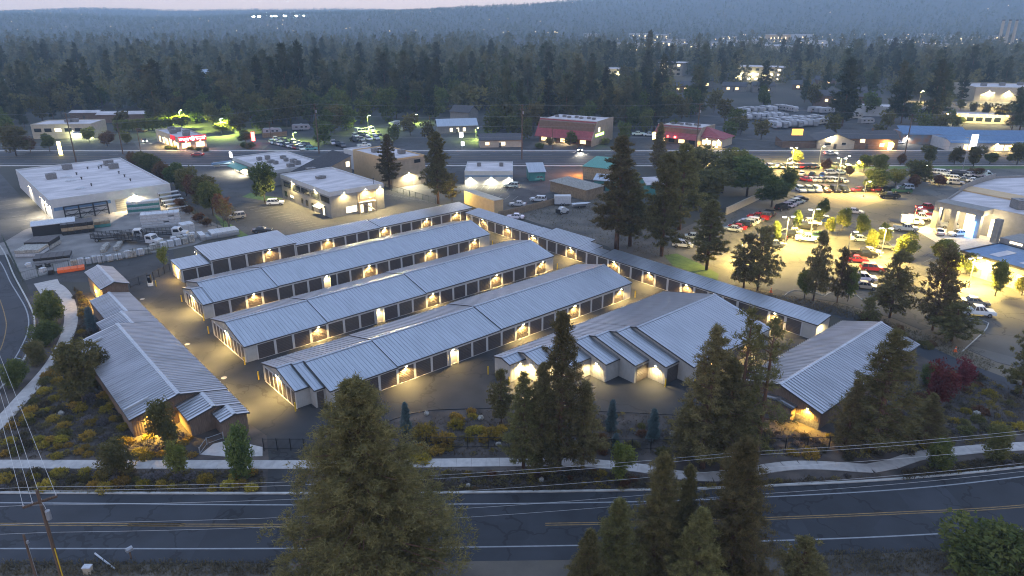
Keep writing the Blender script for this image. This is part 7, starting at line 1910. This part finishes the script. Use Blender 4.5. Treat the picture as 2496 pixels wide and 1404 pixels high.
# boulders in the beds
for i, (px, py, r, l) in enumerate(((1172, 1022, 0.5, 'pale boulder left of the golden pair at the yard edge'), (1040, 1010, 0.45, 'grey boulder behind the blue spruce'), (1215, 1085, 0.4, 'small boulder by the picket fence, middle bed'), (1440, 1080, 0.5, 'boulder left of the low pale spruce'), (1640, 1060, 0.5, 'boulder right of the blue spruce pair'), (150, 1010, 0.5, 'boulder on the shrub slope at left'), (300, 1105, 0.45, 'boulder beside the left footway'), (2120, 1080, 0.5, 'boulder under the full pine at lower right'), (2380, 1010, 0.5, 'boulder below the crimson tree'), (1320, 1172, 0.4, 'boulder between footway and road, middle'), (1140, 1186, 0.35, 'small pale boulder at the kerb, middle'))):
    rb_ = np.random.default_rng(700 + i); b = MB(); b.ellipsoid((0, 0, r * 0.4), (r, r * 0.8, r * 0.7), 9, 6)
    b.v = [tuple(np.array(v) * rb_.uniform(0.85, 1.12)) for v in b.v]
    tag(b.build('boulder', stone_m, None, gp(px, py), R.uniform(0, 6)), l, 'boulder', 'boulders in the beds')

# ================================================================== FOREST
def far_tree(seed, h=22.0, r=4.9, n=56, k=4, fol=None, bl=1.3, bw=0.6, shape=0.75, zb=0.12):
    T, C, H0, R0 = conifer(seed, h, r, zb, n, 0.6, k, bl, bw, shape, 0.1, fol or fol_far, bark, 0.1, False, 0.3)
    return C, T, H0, R0
FT = [far_tree(200 + i, shape=s) for i, s in enumerate((0.75, 0.6, 0.9, 0.7, 0.55))]
FB = [broadleaf(220 + i, 11, 5.0, 0.1, 260, 7, 0.9, 0.8, fol=f, lobes=9) for i, f in enumerate((fol_green, fol_olive, fol_green))]
LOTS = [[(-300, 368), (2800, 368), (2800, 296), (2050, 262), (1760, 262), (1640, 318), (1290, 336), (1180, 308), (1040, 300), (900, 300), (640, 322), (300, 345), (60, 352), (-300, 352)],
        [(2175, 243), (2700, 258), (2700, 310), (2300, 300), (2180, 270)], [(60, 348), (60, 285), (350, 268), (350, 345)], [(325, 366), (325, 318), (640, 318), (640, 366)], [(1770, 205), (1915, 205), (1915, 192), (1770, 190)], [(2360, 262), (2360, 230), (2700, 240), (2700, 262)]]
solid = [(o.location.x, o.location.y) for o in COL.objects if o.parent is None and o.get('category') in ('house', 'building', 'restaurant', 'caravan', 'shed')]
def free(x, y):
    px, py = proj((x, y, 0))
    if any(in_poly(px, py, q) for q in LOTS): return False
    return not any((-8 < x - a < 26 and -12 < y - b_ < 20) or (b_ > 400 and -2 < x - a < 22 and -130 < y - b_ <= 0) for a, b_ in solid)
big = [(990, 268, 125), (1046, 264, 142), (1012, 262, 150), (566, 246, 152), (318, 222, 120), (702, 268, 108), (738, 262, 104), (826, 258, 150), (640, 272, 140), (802, 270, 168), (470, 250, 172), (2052, 308, 146), (2062, 296, 176), (2178, 296, 152), (2196, 300, 170), (2268, 296, 148), (2286, 290, 158), (2484, 322, 190), (2466, 316, 215), (1786, 205, 128), (1760, 212, 150), (1330, 200, 104), (1578, 190, 76), (1632, 200, 110), (1712, 214, 110), (1244, 230, 150), (1160, 240, 160), (130, 290, 222), (30, 300, 200), (60, 310, 240), (225, 280, 210), (880, 250, 140), (930, 240, 120), (1100, 250, 150), (1450, 240, 170), (2120, 260, 165), (2400, 225, 150), (2330, 230, 140), (780, 250, 120), (860, 270, 175), (535, 262, 190), (1860, 232, 150), (1960, 250, 170), (2010, 240, 150)]
cnt = 0; taken = []
WOODS = []
def forest_tree(p, h, label, grp, i):
    global cnt
    if i < 0:
        T, C, H0, R0 = FB[(-i) % 3]; sc = h / H0
    else:
        C, T, H0, R0 = FT[i % 5]; sc = h / H0
    w = sc * R.uniform(0.8, 1.2)
    t = thing('forest_tree' if i >= 0 else 'leafy_tree', label, 'tree', p, R.uniform(0, 6.28), grp, (w, w, sc))
    link('trunk', T, t); link('crown', C, t); cnt += 1; taken.append((p.x, p.y)); WOODS.append((label, proj(p)[0], t))
for i, (px, py, yt) in enumerate(big):
    forest_tree(gp(px, py), height_at(px, py, yt), f"tall dark conifer above the woods {['at the far left', 'left of the middle', 'in the middle', 'right of the middle', 'at the far right'][min(4, int(px / 500))]}", f"tall conifers {min(4, int(px / 500))}", i)
def zone(x): return ['the far left', 'the left', 'the middle', 'the right', 'the far right'][min(4, max(0, int(x / 500)))]
tries = 0
while cnt < 300 and tries < 20000:
    tries += 1
    Y = 330 + 470 * R.random() ** 1.15; X = R.uniform(-0.74, 0.74) * Y
    if not free(X, Y) or any((X - a) ** 2 + (Y - b_) ** 2 < 90 for a, b_ in taken): continue
    px, _ = proj((X, Y, 0))
    forest_tree(Vector((X, Y, 0)), R.uniform(17, 30), f"dark conifer in {'nearer' if Y < 520 else 'farther'} woods at {zone(px)}", f"woods beyond the highway, {zone(px)}", R.randrange(5))
for px, py, h in ((440, 292, 11), (500, 290, 13), (415, 300, 10), (545, 295, 12), (590, 290, 13), (620, 300, 14), (860, 262, 13), (1185, 255, 14), (1215, 248, 15), (1340, 275, 16), (1395, 278, 17), (1420, 262, 15), (1250, 330, 9), (1500, 240, 15), (1545, 245, 16), (1620, 300, 13), (1660, 298, 12), (1520, 215, 15), (1300, 250, 14), (1370, 235, 15), (1860, 262, 12), (1740, 275, 12), (2215, 235, 9), (2235, 240, 9), (2310, 262, 6), (2340, 270, 6), (2400, 285, 7), (2370, 278, 6), (1130, 270, 13), (1060, 290, 12), (300, 315, 8), (20, 345, 10), (1980, 262, 12), (2120, 282, 12), (1430, 330, 7), (1390, 356, 6), (700, 312, 14), (680, 290, 16), (760, 300, 14), (840, 300, 14), (790, 352, 9), (2250, 330, 10), (2225, 300, 10), (2160, 320, 9), (565, 318, 11), (585, 328, 9), (640, 322, 12), (655, 310, 13), (795, 335, 11), (815, 325, 12), (845, 318, 12), (1000, 330, 9), (1045, 345, 8), (1200, 330, 10), (1222, 318, 12), (1262, 310, 12), (1285, 340, 9), (1520, 345, 8), (1545, 318, 11), (1575, 322, 10), (1640, 340, 8), (1775, 345, 8), (1790, 320, 10), (1765, 300, 11), (1805, 330, 8), (1855, 340, 8), (2030, 330, 9), (1300, 318, 12), (1480, 300, 12), (1510, 290, 13), (960, 345, 7), (480, 300, 12), (520, 310, 11), (372, 308, 9), (105, 300, 12), (150, 284, 11), (250, 262, 12), (10, 320, 12), (45, 290, 12), (2140, 345, 7), (2290, 330, 9), (2320, 312, 8), (2440, 300, 9)):
    forest_tree(gp(px, py), h, f"rounded leafy tree among conifers at {zone(px)}", f"leafy trees beyond the highway, {zone(px)}", -R.randrange(1, 4))
k_ = tries = 0
while k_ < 95 and tries < 5000:
    tries += 1
    Y = R.uniform(330, 560); X = R.uniform(-0.72, 0.5) * Y
    if not free(X, Y) or any((X - a) ** 2 + (Y - b_) ** 2 < 60 for a, b_ in taken): continue
    px, _ = proj((X, Y, 0)); k_ += 1
    forest_tree(Vector((X, Y, 0)), R.uniform(10, 17), f"rounded leafy tree among conifers at {zone(px)}", f"leafy trees beyond the highway, {zone(px)}", -R.randrange(1, 4))
ONES = 'first second third fourth fifth sixth seventh eighth ninth tenth eleventh twelfth thirteenth fourteenth fifteenth sixteenth seventeenth eighteenth nineteenth'.split()
def nth(i):
    if i < 19: return ONES[i]
    t, o = divmod(i + 1, 10); T = ['', '', 'twent', 'thirt', 'fort', 'fift', 'sixt', 'sevent', 'eight', 'ninet'][t]
    return T + 'ieth' if o == 0 else T + 'y-' + ONES[o - 1]
by = {}
for l, x, t in WOODS: by.setdefault(l, []).append((x, t))
for l, q in by.items():
    q.sort(key=lambda e: e[0])
    if len(q) > 1:
        for i, (x, t) in enumerate(q): t['label'] = l + f", {nth(i)} from left"
# the rest of the woods reads as one mass
def mass(name, label, pts, proto, fol, hs):
    Vs = []
    for (x, y, z), h in zip(pts, hs):
        pv, H0 = proto[rng.integers(len(proto))]
        a = rng.uniform(0, 6.28); c, s = math.cos(a), math.sin(a); k = h / H0; w = k * rng.uniform(0.85, 1.25)
        Vs.append(np.stack([(pv[:, 0] * c - pv[:, 1] * s) * w + x, (pv[:, 0] * s + pv[:, 1] * c) * w + y, pv[:, 2] * k + z], 1))
    V = np.concatenate(Vs); o = link(name, np_mesh(name, V, np.arange(len(V)).reshape(-1, 3), fol)); tag(o, label, 'forest', None, 'stuff')
def lowpoly(seed, n, h=20.0, r=3.6, sz=2.2):
    g = np.random.default_rng(seed); t = g.uniform(0, 1, n) ** 1.2; az = g.uniform(0, 6.28, n); rad = r * (1 - t) ** 0.75 * g.uniform(0.5, 1.0, n)
    C = np.stack([np.cos(az) * rad, np.sin(az) * rad, h * (0.08 + 0.88 * t)], 1); D = np.stack([np.cos(az) * 0.5, np.sin(az) * 0.5, np.full(n, 0.5)], 1)
    V = blades(g, C, D, 1, sz, sz * 0.75, 0.6, 0.1); top = np.array([[-0.7, 0, h * 0.82], [0.7, 0, h * 0.82], [0, 0, h], [0, -0.7, h * 0.82], [0, 0.7, h * 0.82], [0, 0, h]]); return np.concatenate([V, top]), h
LP = [lowpoly(300 + i, 80, 20, 4.6 + 0.4 * (i % 3), 2.2) for i in range(5)]
pts, hs = [], []
while len(pts) < 3900:
    Y = 400 + 950 * R.random() ** 0.9; X = R.uniform(-0.78, 0.78) * Y
    if Y < 900 and not free(X, Y): continue
    px, _ = proj((X, Y, 0))
    if vnoise(X / 60.0, Y / 90.0) > 0.38: continue
    if Y > 850 and px > 1500 and R.random() < 0.5: continue       # the town shows through on the right
    pts.append((X, Y, hf(X, Y))); hs.append(R.uniform(9, 20) + (10 if R.random() < 0.16 else 0))
mass('forest', 'dark conifer woods covering the plain beyond the highway', pts, LP, fol_far, hs)
def lowround(seed, n=60, h=12.0, r=5.0):
    g = np.random.default_rng(seed); q = g.normal(0, 1, (n, 3)); q /= np.linalg.norm(q, axis=1, keepdims=True); q *= g.uniform(0.6, 1.0, (n, 1))
    return blades(g, q * np.array([r, r, h * 0.45]) + np.array([0, 0, h * 0.55]), q, 1, 2.4, 2.2, 0.6, 0.2), h
LR = [lowround(340 + i) for i in range(4)]
pts, hs = [], []
while len(pts) < 1300:
    Y = 400 + 700 * R.random(); X = R.uniform(-0.78, 0.78) * Y
    if not free(X, Y): continue
    pts.append((X, Y, 0)); hs.append(R.uniform(8, 15))
mass('broadleaf_woods', 'olive broadleaf trees filling gaps among the conifers', pts, LR, fol_olive, hs)
LP2 = [lowpoly(320 + i, 9, 20, 4.2, 6.0) for i in range(5)]
pts, hs = [], []
while len(pts) < 26000:
    Y = 1550 + 3700 * R.random(); X = R.uniform(-0.8, 0.85) * Y
    pts.append((X, Y, hf(X, Y) - 1)); hs.append(R.uniform(8, 16))
mass('far_forest', 'hazy conifer forest covering the distant hills', pts, LP2, fol_far, hs)

# ---- far town: low pale buildings and points of light beyond the woods
town_lit = mat('town_light', (1, 0.8, 0.5), 0.5, emit=(1.0, 0.72, 0.35), estr=1.8)
town_white = mat('stadium_light', (1, 1, 0.95), 0.5, emit=(1.0, 0.97, 0.85), estr=40)
rt = random.Random(99)
def far_box(px, py, w, d, h, wall, label, grp, lit=0):
    p = gp(px, py); p.z = hf(p.x, p.y)
    t = thing('far_building', label, 'building', p, rt.uniform(-0.3, 0.3), grp)
    b = MB(); b.box(-w / 2, w / 2, -d / 2, d / 2, -1, h); b.build('wall', wall, t)
    b = MB(); b.box(-w / 2 - 0.4, w / 2 + 0.4, -d / 2 - 0.4, d / 2 + 0.4, h + 0.004, h + 0.5); b.build('roof', white_roof, t)
    for i in range(lit):
        x = -w / 2 + (i + 0.5) * w / lit
        b = MB(); b.box(x - 1.2, x + 1.2, -d / 2 - 0.15, -d / 2 - 0.02, h * 0.35, h * 0.7); b.build('window', town_lit, t)
for i in range(34):
    px = rt.uniform(1420, 2480); py = rt.uniform(92, 128)
    far_box(px, py, rt.uniform(25, 60), 20, rt.uniform(6, 12), beige_wall if i % 2 else white_wall, f"low pale building in the hazy far town at {zone(px)}", f"far town, {zone(px)}", rt.randrange(0, 5))
far_box(1895, 102, 46, 20, 14, tan_wall, 'golden-lit hall in the hazy far town', None, 6)
for i, (px, py) in enumerate(((1930, 198), (880, 142), (275, 170), (160, 165))):
    pass
def street_light(px, py, m, label, grp, h=9, s=0.9):
    p = gp(px, py); p.z = hf(p.x, p.y)
    t = thing('street_light', label, 'street light', p, 0, grp)
    b = MB(); b.cyl(0, 0, 0, h, 0.15, 5); b.build('pole', dark_metal, t); b = MB(); b.ellipsoid((0, 0, h + s), (s, s, s), 8, 5); b.build('lantern', m, t)
for i in range(90):
    px = rt.uniform(1420, 2490); py = 96 + 34 * rt.random() * (0.6 + 0.4 * rt.random()); 
    if rt.random() < 0.35: px = rt.uniform(2180, 2490); py = rt.uniform(108, 132)
    street_light(px, py, town_lit, f"small amber light in the far town at {zone(px)}", f"far town lights, {zone(px)}", 12, rt.uniform(0.35, 0.8))
for px, py, m_, s in ((623, 70, town_white, 2.4), (637, 71, town_white, 2.6), (676, 70, town_white, 2.6), (699, 71, town_white, 2.6), (667, 76, town_white, 1.6), (727, 73, town_white, 1.8), (745, 74, town_white, 1.4)):
    p = gp(px, 84); p.z = hf(p.x, p.y); zt = CAM_H + ray(px, py - 22).z * (p.y / ray(px, py - 22).y) - p.z
    t = thing('floodlight', f"white sports floodlight on the horizon {'left' if px < 650 else 'middle' if px < 710 else 'right'} cluster", 'floodlight', p, 0, f"sports floodlights {'left' if px < 650 else 'middle' if px < 710 else 'right'}")
    zt = 26
    b = MB(); b.cyl(0, 0, -1, zt, 0.4, 5); b.build('mast', grey_metal, t); b = MB(); b.box(-s * 1.6, s * 1.6, -0.4, 0.4, zt, zt + s); b.build('lamp_bank', m_, t)
for i in range(46):
    px = rt.uniform(20, 1420); py = rt.uniform(72, 108)
    street_light(px, py, town_lit, f"tiny amber light in the woods towards the horizon at {zone(px)}", f"horizon lights, {zone(px)}", 20, rt.uniform(0.5, 1.0))
for i in range(22):
    X = rt.uniform(900, 2900); Y = rt.uniform(2300, 3500); p = Vector((X, Y, hf(X, Y)))
    t = thing('street_light', 'tiny amber house light on the hill at the right', 'street light', p, 0, 'lights on the hill')
    b = MB(); b.cyl(0, 0, 0, 24, 0.2, 5); b.build('pole', dark_metal, t); b = MB(); b.ellipsoid((0, 0, 25), (1.1, 1.1, 1.1), 8, 5); b.build('lantern', town_lit, t)

# ================================================================== HAZE
b = MB(); b.box(-7400, 7400, -600, 5900, -3, 290)
hz = b.build('haze', None)
hz.data.materials.clear()
hm = bpy.data.materials.new('haze_air'); hm.use_nodes = True
nt = hm.node_tree; nt.nodes.clear()
ho = nt.nodes.new('ShaderNodeOutputMaterial'); pv = nt.nodes.new('ShaderNodeVolumePrincipled')
pv.inputs['Color'].default_value = (0.62, 0.84, 1.0, 1); pv.inputs['Density'].default_value = 0.00021; pv.inputs['Anisotropy'].default_value = 0.0
nt.links.new(pv.outputs[0], ho.inputs['Volume'])
hz.data.materials.append(hm)
tag(hz, 'thin blue dusk haze over the whole landscape', 'haze', None, 'stuff')
